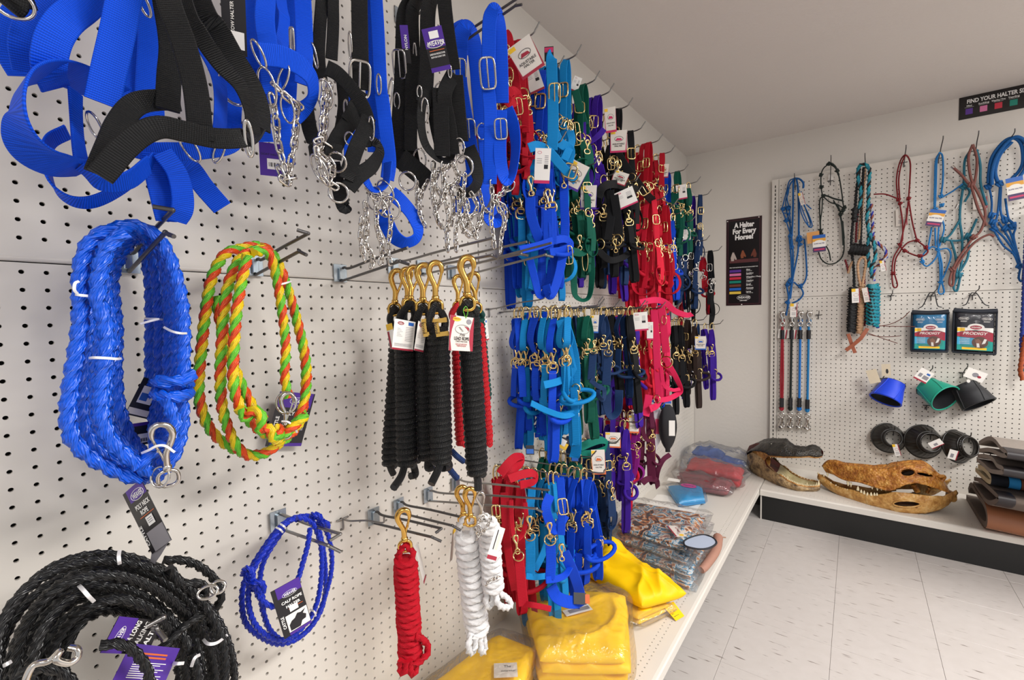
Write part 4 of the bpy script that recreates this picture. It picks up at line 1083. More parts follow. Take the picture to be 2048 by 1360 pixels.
ropes(yr, [RYEL, RORA, RLIM], .0086, [[(920, 1010, .2), (950, 1060, .2), (990, 1020, .21), (1030, 1060, .215), (1020, 1120, .21), (1070, 1110, .215), (1080, 1160, .215), (1120, 1130, .21), (1100, 1100, .2)], [(1080, 1180, .19), (1160, 1120, .2), (1245, 1045, .2)]], *C5, closed=False, pitch=.05, mi=[0, 1, 2], per=9, name='rope_knot')
zip_tie(yr, [(1092, 412, .11), (1110, 412, .15), (1150, 402, .155), (1172, 395, .12)], *C5); zip_tie(yr, [(1125, 1075, .19), (1160, 1080, .2), (1190, 1110, .2), (1200, 1130, .19)], *C5)
snap(yr, pp(1150, 935, .19), pp(1140, 1160, .19), rr=.75, m=CHROME); oring(yr, 100 + 1148 / S5, 400 + 985 / S5, .19, 38, 42, yaw=20)
q4 = pxcard([(530, 893), (602, 892), (602, 783), (520, 786)], [.02, .02, .04, .04])
mb, O, R, U, w, h = pcard(yr, 0, q4, None)
quad(mb, O, R, U, 0, .72 * h, .96 * w, h, 1, .0004); quad(mb, O, R, U, .1 * w, 0, w, .06 * h, 1, .0004)
weaver(mb, O, R, U, .58 * w, .84 * h, .5 * w, 2)
text(mb, 'POLY NECK', O, R, U, .58 * w, .58 * h, .14 * w, 2, .0005, .02, .72 * w); text(mb, 'CATTLE', O, R, U, .16 * w, .4 * h, .13 * w, 2, .0005, .03, None, PI / 2)
quad(mb, O, R, U, .5 * w, .48 * h, .8 * w, .49 * h, 3, .0005); quad(mb, O, R, U, .35 * w, .3 * h, .9 * w, .4 * h, 4, .0004)
mb.build('hang_tag', [BLACKC, PURPLE, WHITEP, ORANGEP, GREY], yr, smooth=False)

# big black coil, lower corner
C6 = (0, 930, 2.926); S6 = 2.926
bk = thing('tie_rope', L(262, 1228, .08), 'big black rope coil bound with white ties, low in the corner of the near board', 'rope')
rg = np.random.default_rng(5)
for k in range(13):
    s = k / 12; a = 705 * (1 - s) + 335 * s; b = 700 * (1 - s) + 420 * s
    cx = 640 + 60 * s + rg.uniform(-14, 14); cy = 1225 + 45 * s + rg.uniform(-10, 10); ro = -.42 + .2 * s + rg.uniform(-.04, .04)
    d0 = .075 + .13 * (math.sin(k * 2.1) * .5 + .5) * (1 - .3 * s) + .03 * s
    pts = []
    for t in np.arange(16) * 2 * PI / 16:
        w_ = 1 + .025 * math.sin(t * 3 + k * 1.7)
        x, y = a * math.cos(t) * w_, b * math.sin(t) * w_
        pts.append((cx + x * math.cos(ro) - y * math.sin(ro), cy + x * math.sin(ro) + y * math.cos(ro), max(.02, d0 + .02 * math.sin(2 * t + k))))
    ropes(bk, RBLK, .0069, [pts], *C6, per=6)
ropes(bk, RBLK, .0066, [[(960, 560, .17), (1080, 560, .17), (1190, 610, .17), (1268, 690, .17), (1292, 780, .17), (1250, 860, .16), (1235, 960, .15)], [(990, 600, .2), (1060, 700, .2), (1160, 690, .2), (1205, 740, .2), (1180, 790, .2)],
 [(590, 1060, .24), (660, 1045, .245), (740, 1060, .25), (810, 1120, .25), (860, 1200, .25), (880, 1300, .25)], [(60, 1300, .26), (170, 1200, .26), (330, 1200, .26), (430, 1290, .26), (520, 1400, .26)], [(880, 1130, .2), (960, 1060, .2), (1060, 960, .2), (1140, 900, .2), (1260, 850, .2)]], *C6, closed=False, name='loose_strand')
for pts in ([(700, 500, .2), (695, 530, .225), (697, 560, .23), (700, 580, .22)], [(462, 705, .2), (490, 735, .235), (520, 770, .24), (550, 800, .22)], [(1182, 1010, .17), (1215, 1045, .23), (1270, 1040, .235), (1330, 995, .2)], [(1000, 1158, .2), (1040, 1162, .235), (1075, 1160, .23)], [(1120, 1180, .22), (1140, 1130, .235), (1170, 1110, .22)], [(20, 1175, .22), (40, 1165, .24), (65, 1150, .23)]): zip_tie(bk, pts, *C6, w=.004)
p6 = lambda x, y, d: L(x / S6, 930 + y / S6, d)
mb = MB(); tube(mb, cat(np.array([p6(150, 1290, .29), p6(158, 1240, .29), p6(200, 1170, .29), p6(290, 1145, .292), p6(350, 1090, .296), p6(330, 1140, .3), p6(400, 1160, .3), p6(450, 1130, .298), p6(452, 1080, .295), p6(405, 1068, .29)]), 6), .0034, 9); mb.build('nickel_clip', CHROME, bk)
mb = MB(); ring(mb, p6(1215, 745, .22), *facing(p6(1215, 745, .22))[:2], .012, .008, .002); ring(mb, p6(1275, 715, .22), *facing(p6(1275, 715, .22))[:2], .009, .008, .002); mb.build('rope_clamp', CHROME, bk)
q4 = pxcard([(192, 1290), (285, 1262), (292, 1222), (222, 1210)], [.2, .2, .19, .19])
mb, O, R, U, w, h = pcard(bk, 0, [p6(585, 1100, .225), p6(860, 1110, .205), p6(850, 900, .2), p6(640, 890, .22)], None)
quad(mb, O, R, U, .0 * w, 0, .42 * w, h, 1, .0004)
weaver(mb, O, R, U, .2 * w, .45 * h, .6 * h, 2, PI / 2 - .15)
for k, s in enumerate(('PARA LONG', 'WALKING', 'HALTER')): text(mb, s, O, R, U, (.5 + .2 * k) * w, .5 * h, .15 * w, 2, .0006, .03, .85 * h, PI / 2 - .15)
mb.build('hang_tag', [BLACKC, PURPLE, WHITEP], bk, smooth=False)
mb, O, R, U, w, h = pcard(bk, 0, [p6(580, 1420, .235), p6(900, 1420, .225), p6(860, 960, .21), p6(585, 1080, .225)], None)
for k in range(2): quad(mb, O, R, U, .25 * w, (.84 - .06 * k) * h, .8 * w, (.87 - .06 * k) * h, 1, .0004)
for k in range(8): quad(mb, O, R, U, .2 * w, (.70 - .035 * k) * h, (.85 - .1 * (k % 3)) * w, (.713 - .035 * k) * h, 2, .0004)
weaver(mb, O, R, U, .6 * w, .32 * h, .6 * w, 2, .2)
mb.build('tag_leaf', [PURPLE, ORANGEP, WHITEP], bk, smooth=False)

cb = thing('calf_halter', L(560, 1040, .08), 'thin deep blue rope calf halter in loops with a calf picture card', 'halter')
rows = [[(1740, 305, .1), (1640, 360, .1), (1520, 520, .1), (1435, 670, .1), (1415, 800, .1), (1440, 930, .1), (1540, 1015, .1), (1640, 1048, .1), (1750, 1010, .1), (1850, 900, .1), (1922, 700, .1), (1942, 550, .1), (1915, 400, .1), (1850, 310, .1)],
 [(1720, 315, .13), (1630, 385, .13), (1530, 530, .13), (1470, 650, .13), (1452, 800, .13), (1490, 930, .13), (1580, 1010, .13), (1680, 1020, .13), (1780, 940, .13), (1850, 820, .13), (1880, 650, .13), (1878, 480, .13), (1840, 360, .13), (1790, 318, .13)],
 [(1700, 325, .07), (1650, 390, .07), (1545, 560, .07), (1520, 700, .07), (1540, 860, .07), (1590, 980, .07), (1690, 1035, .07), (1810, 960, .07), (1890, 820, .07), (1905, 640, .07), (1885, 460, .07), (1840, 340, .07)]]
ropes(cb, RBLU2, .0054, rows, *C6, per=6)
ropes(cb, RBLU2, .0054, [[(1815, 370, .15), (1800, 470, .15), (1770, 580, .15), (1735, 690, .15), (1680, 780, .15), (1610, 830, .15), (1540, 800, .15), (1500, 730, .15), (1460, 660, .15)], [(1430, 600, .14), (1460, 640, .15), (1500, 700, .155), (1530, 760, .15), (1540, 850, .14)]], *C6, closed=False, per=6, name='halter_nose_rope')
ropes(cb, RBLU2, .0056, [[(1425, 640, .13), (1440, 605, .15), (1475, 620, .155), (1470, 680, .15), (1435, 670, .14)], [(1490, 730, .13), (1480, 690, .155), (1530, 690, .16), (1540, 740, .15), (1500, 760, .14)], [(1820, 330, .1), (1830, 290, .13), (1870, 300, .14), (1870, 345, .12), (1830, 350, .1)], [(1870, 345, .1), (1890, 330, .13), (1918, 350, .13), (1910, 390, .11)]], *C6, closed=False, per=6, name='rope_knot')
zip_tie(cb, [(1615, 365, .12), (1640, 378, .142), (1655, 395, .12)], *C6); zip_tie(cb, [(1640, 345, .12), (1660, 358, .142), (1672, 372, .12)], *C6); zip_tie(cb, [(1815, 845, .12), (1840, 860, .142), (1848, 885, .12)], *C6)
mb, O, R, U, w, h = pcard(cb, 0, [p6(1665, 1020, .16), p6(1825, 920, .17), p6(1810, 622, .17), p6(1655, 712, .16)], None)
quad(mb, O, R, U, .15 * w, .78 * h, w, h, 1, .0004); weaver(mb, O, R, U, .57 * w, .80 * h, .52 * w, 2)
text(mb, 'CALF ROPE', O, R, U, .58 * w, .64 * h, .15 * w, 2, .0005, .03, .72 * w); text(mb, 'HALTER', O, R, U, .58 * w, .54 * h, .15 * w, 2, .0005, .03, .5 * w); text(mb, 'CATTLE', O, R, U, .17 * w, .3 * h, .14 * w, 2, .0005, .03, None, PI / 2)
quad(mb, O, R, U, .4 * w, .5 * h, .9 * w, .51 * h, 3, .0005); quad(mb, O, R, U, .22 * w, .06 * h, .98 * w, .40 * h, 4, .0004); quad(mb, O, R, U, .22 * w, .0, w, .05 * h, 1, .0004)
poly(mb, O, R, U, [(x * w, y * h) for x, y in ((.28, .08), (.62, .07), (.72, .16), (.86, .17), (.9, .24), (.8, .29), (.92, .36), (.74, .33), (.62, .35), (.5, .28), (.38, .26), (.28, .2))], 0, .0006)
quad(mb, O, R, U, .42 * w, .44 * h, .72 * w, .56 * h, 2, .0008)
mb.build('hang_tag', [BLACKC, PURPLE, WHITEP, ORANGEP, PAPER], cb, smooth=False)

# ------------------------------------------------------------------ wrapped lead ropes
def coil(a, b, wa, wb, turns, R, skew=0.0, jit=0.0, seed=0):
    """helix of rope about the axis a to b; wa across the view, wb along it"""
    a, b = np.asarray(a), np.asarray(b); U = nrm(b - a); r, u, t = facing((a + b) / 2)
    X = nrm(r - U * (r @ U)); Y = np.cross(U, X)
    n = int(turns * 14); th = np.linspace(0, turns * 2 * PI, n); f = np.linspace(0, 1, n)
    g = np.random.default_rng(seed); env = 1 - .22 * np.clip((f - .93) / .07, 0, 1) - .25 * np.clip((.05 - f) / .05, 0, 1)
    wob = 1 + jit * np.interp(f, np.linspace(0, 1, 12), g.uniform(-1, 1, 12))
    P = a + (b - a) * f[:, None] + (X * np.cos(th)[:, None] * wa + Y * np.sin(th)[:, None] * wb) * (env * wob)[:, None]
    return P + U * (np.sin(th + .6) * skew)[:, None]
C7 = (640, 460, 2.519); S7 = 2.519
p7 = lambda x, y, d: L(640 + x / S7, 460 + y / S7, d)
def wrapped(label, A, B, R, wpx, turns, mt, name='lead_rope', snapat=None, tail=None, laid=False, grp=None, sc=S7, ox=640, oy=460, sn=BRASS, loop=True, skew=0.0, jit=.03, flat=.8):
    a, b = L(ox + A[0] / sc, oy + A[1] / sc, A[2]), L(ox + B[0] / sc, oy + B[1] / sc, B[2])
    o = thing(name, a, label, 'lead rope', grp); s = ppm((a + b) / 2) * sc
    wa = wpx / 2 / s - R; P = coil(a, b, wa, wa * flat, turns, R, skew, jit, int(A[0]))
    mb = MB()
    if laid: rope(mb, P, R * 1.04, pitch=R * 9, per=11, m=5, deep=.62)
    else: tube(mb, resample(P, R * .8), R, 8)
    mb.build('wrapped_rope', mt, o)
    mb = MB(); tube(mb, [a, a + (b - a) * .25, a + (b - a) * .75, b], wa * .82, 10); mb.build('inner_strands', mt, o)
    if snapat:
        s0 = L(ox + snapat[0] / sc, oy + snapat[1] / sc, snapat[2]); s1 = L(ox + snapat[3] / sc, oy + snapat[4] / sc, snapat[5])
        snap(o, s0, s1, rr=snapat[6] if len(snapat) > 6 else 1.0, m=sn)
        r, u, t = facing(s1); k = R * 1.25
        mb = MB(); U = nrm(s0 - s1)
        Q = cat(np.array([a - r * k * .9 + (b - a) * .03, a * .45 + s1 * .55 - r * k * 1.5, s1 + U * R * 1.6 - r * k * .3 + t * k * .2, s1 + U * R * 1.6 + r * k * .3 - t * k * .2, a * .45 + s1 * .55 + r * k * 1.5, a + r * k * .9 + (b - a) * .03]), 6)
        if laid: rope(mb, Q, R, per=6, m=4)
        else: tube(mb, Q, R, 8)
        mb.build('end_loop', mt, o)
    if tail:
        for tl in tail:
            Q = cat(np.array([L(ox + q[0] / sc, oy + q[1] / sc, q[2]) for q in tl]), 6); mb = MB()
            if laid: rope(mb, Q, R, per=6, m=4)
            else: tube(mb, Q, R, 8)
            mb.build('rope_tail', mt, o)
    return o
G = 'braided lead ropes with brass snaps'
w1 = wrapped('black braided lead rope with brass snap, innermost on the hook beside the white card', (400, 480, .10), (352, 1190, .10), .0078, 96, 25, BBLK, snapat=(385, 200, .12, 375, 430, .11), tail=[[(350, 1180, .1), (360, 1210, .1), (370, 1230, .1)]], grp=G)
w2 = wrapped('black braided lead rope with a white price card at its top', (430, 470, .17), (440, 1190, .17), .0082, 118, 24, BBLK, snapat=(470, 182, .17, 450, 410, .17), tail=[[(430, 1170, .17), (410, 1240, .18), (370, 1300, .19)], [(470, 1180, .16), (480, 1230, .16), (455, 1240, .16)]], grp=G)
w3 = wrapped('black braided lead rope between the white card and the brass clamps', (525, 500, .21), (540, 1160, .21), .008, 104, 23, BBLK, snapat=(515, 172, .21, 520, 425, .21), tail=[[(545, 1160, .21), (545, 1200, .21), (575, 1190, .22)]], grp=G)
w4 = wrapped('black braided lead rope with two brass clamps under its snap', (598, 500, .26), (612, 1180, .26), .0082, 118, 24, BBLK, snapat=(575, 160, .26, 585, 420, .26), tail=[[(610, 1170, .26), (590, 1220, .27), (560, 1280, .275)], [(640, 1160, .26), (650, 1190, .26), (620, 1200, .265)]], grp=G)
w2b = wrapped('black braided lead rope, half hidden behind its neighbours on the hook', (470, 500, .13), (480, 1165, .13), .0075, 80, 24, BBLK, snapat=(430, 192, .14, 445, 400, .14), tail=[[(660, 1110, .16), (690, 1140, .17), (722, 1165, .17)], [(640, 1185, .2), (665, 1220, .2), (690, 1250, .2)]], grp=G)
for c in w2b.children:
    if c.name.startswith('rope_tail'): c.data.materials[0] = BBLU; c['label'] = 'navy flecked rope tail'
w5 = wrapped('single black braided lead rope with a cream lead rope card', (748, 420, .30), (792, 1235, .30), .0084, 122, 28, BBLK, snapat=(735, 135, .31, 745, 405, .31, 1.15), tail=[[(790, 1230, .3), (795, 1265, .3), (796, 1310, .3)]], grp=G)
w6 = wrapped('bright red braided lead rope behind the single black one', (690, 440, .2), (716, 1085, .2), .0072, 74, 27, BRED, snapat=(693, 228, .2, 695, 410, .2), grp=G)
w7 = wrapped('bright red braided lead rope showing past the far edge of the single black one', (800, 480, .23), (846, 1085, .23), .0072, 66, 25, BRED, grp=G)
w8 = wrapped('dark green braided lead rope behind the single black one', (795, 430, .17), (836, 850, .17), .007, 70, 18, BGRN, snapat=(768, 215, .18, 790, 420, .18), grp=G)
for k, (x, y, d) in enumerate(((548, 490, .245), (612, 490, .285))):
    q = p7(x, y, d); r, u, t = facing(q); s = ppm(q) * S7; mb = MB()
    r = nrm(r * math.cos(.12) + u * math.sin(.12)); u = np.cross(t, r)
    for a in (-1, 1): box(mb, q + u * a * 34 / s, r, u, t, 64 / s, 22 / s, .012)
    box(mb, q - r * 22 / s, r, u, t, 22 / s, 60 / s, .012)
    for a in (-1, 1): box(mb, q + u * a * 34 / s + r * 24 / s + t * .004, r, u, t, 14 / s, 24 / s, .012)
    text(mb, 'WEAVER', q, r, u, -22 / s, 0, 15 / s, 1, .0062, .03, None, PI / 2)
    mb.build('brass_clamp', [BRASS, INK], (w3, w4)[k], smooth=False)
def leadcard(parent, c4, d, kind):
    mb, O, R, U, w, h = pcard(parent, 0, [p7(*q, d) for q in c4], None)
    if kind == 'back':
        quad(mb, O, R, U, 0, 0, w, .06 * h, 1, .0004); ring(mb, O + R * .3 * w + U * .88 * h + np.cross(R, U) * .0005, R, U, .14 * w, .045 * h, .0006, 20, 4, 2, 1); text(mb, 'WEAVER', O, R, U, .3 * w, .865 * h, .06 * w, 1, .0006, .02)
        quad(mb, O, R, U, .66 * w, .84 * h, .92 * w, .95 * h, 2, .0004)
        for k in range(9): quad(mb, O, R, U, .55 * w, (.76 - .055 * k) * h, .92 * w, (.772 - .055 * k) * h, 3, .0004)
        for k in range(6): quad(mb, O, R, U, .16 * w, (.7 - .05 * k) * h, (.3 + .06 * (k % 3)) * w, (.71 - .05 * k) * h, 3, .0004)
        for k in range(3): quad(mb, O, R, U, .08 * w, (.2 - .035 * k) * h, .9 * w, (.212 - .035 * k) * h, 3, .0004)
    elif kind == 'front':
        poly(mb, O, R, U, [(0, 0), (.1 * w, 0), (.04 * w, .3 * h), (.09 * w, .6 * h), (.24 * w, h), (0, h)], 1, .0004); poly(mb, O, R, U, [(w, 0), (w, h), (.98 * w, h), (.84 * w, .6 * h), (.83 * w, .3 * h), (.9 * w, 0)], 1, .0004)
        poly(mb, O, R, U, disc(.26 * w, .9 * h, .17 * w, .06 * h), 2, .0006); text(mb, 'WARRANTY', O, R, U, .26 * w, .885 * h, .07 * w, 1, .0009)
        poly(mb, O, R, U, disc(.78 * w, .86 * h, .11 * w, .075 * h), 4, .0006)
        ring(mb, O + R * .52 * w + U * .62 * h + np.cross(R, U) * .0005, R, U, .3 * w, .13 * h, .0005, 26, 4, 2, 4)
        poly(mb, O, R, U, [(.58 * w, .72 * h), (.8 * w, .68 * h), (.78 * w, .58 * h), (.7 * w, .65 * h)], 1, .0006)
        for k in range(4): quad(mb, O, R, U, (.36 + .04 * k) * w, (.66 - .03 * k) * h, (.44 + .04 * k) * w, (.675 - .03 * k) * h, 3, .0006)
        text(mb, 'Poly', O, R, U, .52 * w, .42 * h, .13 * w, 3, .0006, .0, None, 0, .3); text(mb, 'LEAD ROPE', O, R, U, .5 * w, .31 * h, .13 * w, 3, .0006, .025, .62 * w); text(mb, 'CUERDA PARA GUIAR', O, R, U, .5 * w, .25 * h, .06 * w, 3, .0006, .01, .5 * w); text(mb, 'REATA DE POLIPROPILENO', O, R, U, .5 * w, .17 * h, .06 * w, 1, .0006, .01, .48 * w); text(mb, 'TRENZADA', O, R, U, .5 * w, .12 * h, .06 * w, 1, .0006, .01, .4 * w)
    else:
        quad(mb, O, R, U, 0, .75 * h, w, h, 2, .0004); quad(mb, O, R, U, 0, 0, .3 * w, .7 * h, 1, .0004)
    mb.build('hang_tag', [PAPER if kind != 'front' else CREAM, RED, BLUEP if kind == 'back' else YELLOW, GREY if kind != 'front' else INK, GREY], parent, smooth=False)
leadcard(w2, [(362, 600), (468, 612), (486, 450), (382, 446)], .215, 'back'); leadcard(w3, [(474, 606), (520, 616), (536, 458), (488, 456)], .235, 'back'); leadcard(w1, [(355, 600), (385, 590), (368, 470), (328, 478)], .12, 'side')
leadcard(w5, [(648, 606), (768, 612), (784, 434), (672, 430)], .345, 'front'); leadcard(w8, [(825, 560), (852, 552), (818, 440), (800, 460)], .15, 'back')
mb = MB(); wire(mb, [p7(732, 440, .345), p7(722, 405, .345), p7(735, 385, .345), p7(745, 410, .345), p7(735, 445, .346)], .0007, 5); mb.build('tag_loop', RLIM, w5)

C8 = dict(sc=2.956, ox=660, oy=900)
GW = 'twisted cotton lead ropes'
r1 = wrapped('red twisted cotton lead rope with a brass snap', (445, 640, .15), (478, 1250, .15), .0088, 152, 16, RRED, snapat=(425, 352, .16, 447, 600, .15, 1.0), laid=True, grp=GW, tail=[[(500, 1100, .17), (560, 1130, .18), (580, 1190, .18), (545, 1240, .18), (490, 1270, .17)], [(420, 1240, .16), (415, 1300, .16), (440, 1315, .17), (450, 1250, .17)], [(470, 1240, .17), (475, 1315, .17), (500, 1320, .17), (515, 1250, .17)]], skew=.006, **C8)
mb, O, R, U, w, h = pcard(r1, 0, [L(660 + 555 / 2.956, 900 + 795 / 2.956, .15), L(660 + 568 / 2.956, 900 + 750 / 2.956, .10), L(660 + 512 / 2.956, 900 + 590 / 2.956, .10), L(660 + 500 / 2.956, 900 + 620 / 2.956, .15)], None); quad(mb, O, R, U, 0, 0, w, .08 * h, 1, .0004); mb.build('hang_tag', [PAPER, RED], r1, smooth=False)
r2 = wrapped('white twisted cotton lead rope, the longer one facing out, with a brass snap', (805, 500, .20), (872, 1085, .20), .0092, 156, 14, RWHT, snapat=(770, 215, .2, 795, 440, .2), laid=True, grp=GW, tail=[[(840, 1060, .2), (820, 1140, .21), (822, 1195, .21), (850, 1190, .215), (860, 1110, .215)], [(880, 1070, .21), (890, 1150, .215), (895, 1195, .215), (915, 1180, .21), (905, 1090, .21)]], skew=.006, **C8)
mb = MB(); a_ = lambda x, y, d: L(660 + x / 2.956, 900 + y / 2.956, d)
snap(r2, a_(820, 225, .24), a_(832, 450, .235), m=BRASS)
r3 = wrapped('white twisted cotton lead rope, the shorter one behind, with nickel fittings', (935, 410, .25), (965, 830, .25), .0088, 140, 11, RWHT, snapat=(880, 250, .25, 910, 420, .25, .8), sn=CHROME, laid=True, grp=GW, tail=[[(970, 820, .25), (1010, 850, .26), (1060, 890, .27), (1060, 930, .27), (1000, 920, .27), (980, 860, .26)], [(930, 820, .24), (920, 900, .24), (945, 930, .245), (965, 860, .25)]], skew=.006, **C8)
for pts in ([(860, 470, .29), (880, 500, .29), (910, 480, .29), (940, 430, .29), (950, 400, .285)], [(870, 520, .29), (890, 470, .295), (870, 440, .29), (900, 400, .29)], [(930, 790, .29), (950, 770, .295), (995, 750, .29)]): chain(r3, [(660 + x / 2.956, 900 + y / 2.956, d) for x, y, d in pts], l=.014, wd=.009, r=.0013)
mb, O, R, U, w, h = pcard(r3, 0, [a_(925, 640, .30), a_(980, 655, .30), a_(935, 480, .30), a_(880, 490, .30)], None); quad(mb, O, R, U, 0, 0, w, .12 * h, 1, .0004); quad(mb, O, R, U, .3 * w, .3 * h, .4 * w, .9 * h, 2, .0004); quad(mb, O, R, U, .5 * w, .3 * h, .8 * w, .8 * h, 3, .0004); mb.build('hang_tag', [PAPER, RED, INK, CREAM], r3, smooth=False)
mb, O, R, U, w, h = pcard(r2, 0, [a_(706, 668, .17), a_(725, 640, .14), a_(745, 470, .14), a_(722, 480, .17)], None); quad(mb, O, R, U, 0, .85 * h, w, h, 1, .0004); mb.build('hang_tag', [CREAM, YELLOW], r2, smooth=False)
# ------------------------------------------------------------------ dense rows of nylon halters
def loc_strap(P, W, w=.022, t=.0026, n=7, closed=False):
    mb = MB(); Q = cat(np.array(P, float), n, closed); Wq = W
    if np.ndim(W) == 2: Wq = cat(np.array(W, float), n, closed)
    strap(mb, Q, Wq, w, t, closed); return mb
def yawv(a): return np.array([math.cos(math.radians(a)), math.sin(math.radians(a)), 0])
def loc_snap(z0, z1, y=0, x=0, ya=35):
    mb = MB(); X = yawv(ya); b = np.array([x, y, z1]); U = AX[2]; Ln = z0 - z1
    q = lambda a, c: b + (X * a + U * c) * Ln
    tube(mb, cat(np.array([q(0, .26), q(0, .5), q(-.07, .68), q(-.11, .84), q(-.02, .98), q(.12, .95), q(.15, .82)]), 3), .075 * Ln, 6)
    tube(mb, [q(.15, .84), q(.03, .45)], .035 * Ln, 5)
    ring(mb, q(0, .13), X, U, .20 * Ln, .17 * Ln, .055 * Ln, 14, 5, 3); return mb
def loc_ring(c, a, b, r=.0021, ya=35, p=2.0, tilt=0):
    mb = MB(); X = yawv(ya); U = nrm(AX[2] + tilt * np.cross(X, AX[2])); ring(mb, c, X, U, a, b, r, 16, 5, p); return mb
def loc_buckle(c, a, b, ya=35):
    mb = MB(); X = yawv(ya); Yn = np.cross(X, AX[2]); c = np.asarray(c, float)
    ring(mb, c, X, AX[2], a, b, .0027, 18, 5, 4.5); tube(mb, [c + AX[2] * b, c - Yn * .003, c - AX[2] * b * .9], .0014, 4); return mb
def proto_a(g):
    """hung by its brass ring: throat loop, snap, chin strap, rolled noseband, cheek and crown straps"""
    y1 = g.uniform(15, 55); y2 = g.uniform(10, 60); s = g.choice([-1, 1]); W1, W2 = yawv(y1), yawv(y2)
    L1 = g.uniform(.12, .145); L2 = L1 + .045; L3 = L2 + g.uniform(.085, .115); sh = g.uniform(-.012, .012)
    parts = [('hanging_ring', loc_ring((0, 0, -.016), .012, .023, .0027, y1), 'm')]
    parts.append(('throat_loop', loc_strap([(0, -.004, -.03), (.004, -.024, -.07), (.006, -.032, -.105), (0, -.016, -L1), (-.002, .014, -L1 + .004), (-.006, .026, -.09), (-.004, .006, -.032)], yawv(y1 * .5), .021), 'w'))
    parts.append(('snap', loc_snap(-L1 + .010, -L1 - .042, -.01 + sh * .3, .004, y1), 'm'))
    parts.append(('chin_ring', loc_ring((.003, -.012 + sh, -L2), .017, .014, .0027, y1, 3), 'm'))
    parts.append(('chin_strap', loc_strap([(.004, -.012 + sh, -L2 - .006), (.006, -.014 + sh * 1.5, -(L2 + L3) / 2), (.004, -.012 + sh * 1.5, -L3)], W1, .024, .003), 'w'))
    mb = MB(); c = np.array([.01, .028, -L3 - .012]); th = np.linspace(0, 2 * PI, 18, endpoint=False)
    P = c + np.cos(th)[:, None] * .05 * (W1 * .8 + yawv(y1 + 90) * .6) + np.sin(th)[:, None] * (yawv(y1 + 90) * .026 + AX[2] * .018)
    tube(mb, P, .0072, 7, True); parts.append(('noseband', mb, 'w'))
    for k, xx in enumerate((-.006, -.012)):
        e = g.uniform(-.02, .02)
        parts.append(('cheek_strap', loc_strap([(xx, .006, -.03), (xx - .002, .018 + e, -.11), (xx, .03 + e, -.19), (xx + .004, .035 + k * .02, -L3 - .005)], yawv(y2 + 20 * k), .021), 'w'))
        parts.append(('cheek_ring', loc_ring((xx + .006, .032 + k * .02, -L3 + .012), .012, .016, .002, y2 + 30 * k), 'm'))
    Lc = g.uniform(.36, .45); e = g.uniform(-.025, .03)
    parts.append(('crown_strap', loc_strap([(-.014, .012, -.035), (-.018, .03 + e, -.15), (-.016, .034 + e, -.28), (-.012, .03 + e, -Lc + .02), (-.004, .03 + e, -Lc), (.004, .03 + e, -Lc + .025), (.0, .034 + e, -.26)], W2, .023), 'w'))
    parts.append(('buckle', loc_buckle((-.002, .034 + e, -.285), .0155, .017, y2), 'm'))
    return parts
def proto_b(g):
    """hung by its crown strap over the wire: big loop with buckle, cheek rings, noseband, snapped throat strap"""
    y1 = g.uniform(20, 60); W1 = yawv(y1); n = yawv(y1 + 90); s = g.choice([-1, 1])
    a = g.uniform(.016, .022); L1 = g.uniform(.15, .19); L2 = L1 + g.uniform(.1, .14); e = g.uniform(-.02, .02)
    parts = [('crown_strap', loc_strap([(.0, -a, -L1), (.002, -a, -.09), (0, -a * .9, -.03), (0, 0, .004), (0, a * .9, -.03), (-.002, a * 1.1, -.1), (0, a * 1.2, -L1 * .95)], [(1, .25, 0)] * 7, .023), 'w')]
    parts.append(('buckle', loc_buckle((.002, -a - .004, -.09), .0155, .02, y1 - 15), 'm'))
    for k, yy in ((0, -a), (1, a * 1.2)):
        parts.append(('cheek_ring', loc_ring((.002, yy, -L1 - .012), .016, .017, .0027, y1 + 20 * k), 'm'))
        parts.append(('cheek_strap', loc_strap([(.002, yy, -L1 - .022), (.004, yy + e, -(L1 + L2) / 2), (.002, yy + e * 1.4, -L2)], yawv(y1 + (20 if k else -15)), .022), 'w'))
    parts.append(('noseband', loc_strap([tuple(np.array([.004, 0, -L2 - .03]) + W1 * math.cos(t) * .045 + AX[2] * math.sin(t) * (.042 + .01 * e / .02) + n * math.cos(t) * .02) for t in np.arange(10) * 2 * PI / 10], n * .8 + AX[0] * .3, .021, closed=True), 'w'))
    parts.append(('throat_strap', loc_strap([(-.008, a, -L1 - .01), (-.012, .03 + e, -L1 - .07), (-.01, .02 - e, -L2 - .04), (-.006, .0, -L2 - .10), (0, -.014, -L2 - .05)], yawv(y1 + 10), .02), 'w'))
    parts.append(('snap', loc_snap(-L1 - .02, -L1 - .07, -.012 + e, .012, y1), 'm'))
    parts.append(('chin_strap', loc_strap([(.012, -.012 + e, -L1 - .068), (.014, -.012 + e, -L2 + .0), (.01, -.008, -L2 - .05)], W1, .022), 'w'))
    parts.append(('dangling_strap', loc_strap([(-.012, .01, -L1), (-.016, .02, -L2), (-.014, .015 + e, -L2 - .12), (-.008, .01 + e, -L2 - .135), (-.004, .008 + e, -L2 - .11), (-.006, .012, -L2 - .02)], yawv(y1 + 25), .021), 'w'))
    return parts
PROTO = {}
for nm, fn in (('a', proto_a), ('b', proto_b)):
    for v in range(5):
        g = np.random.default_rng(100 + v + (50 if nm == 'b' else 0)); lst = []
        for pn, mb, mk in fn(g):
            o = mb.build(pn, BLUE if mk == 'w' else GOLD); lst.append((pn, o.data, mk)); bpy.data.objects.remove(o)
        PROTO[nm, v] = lst
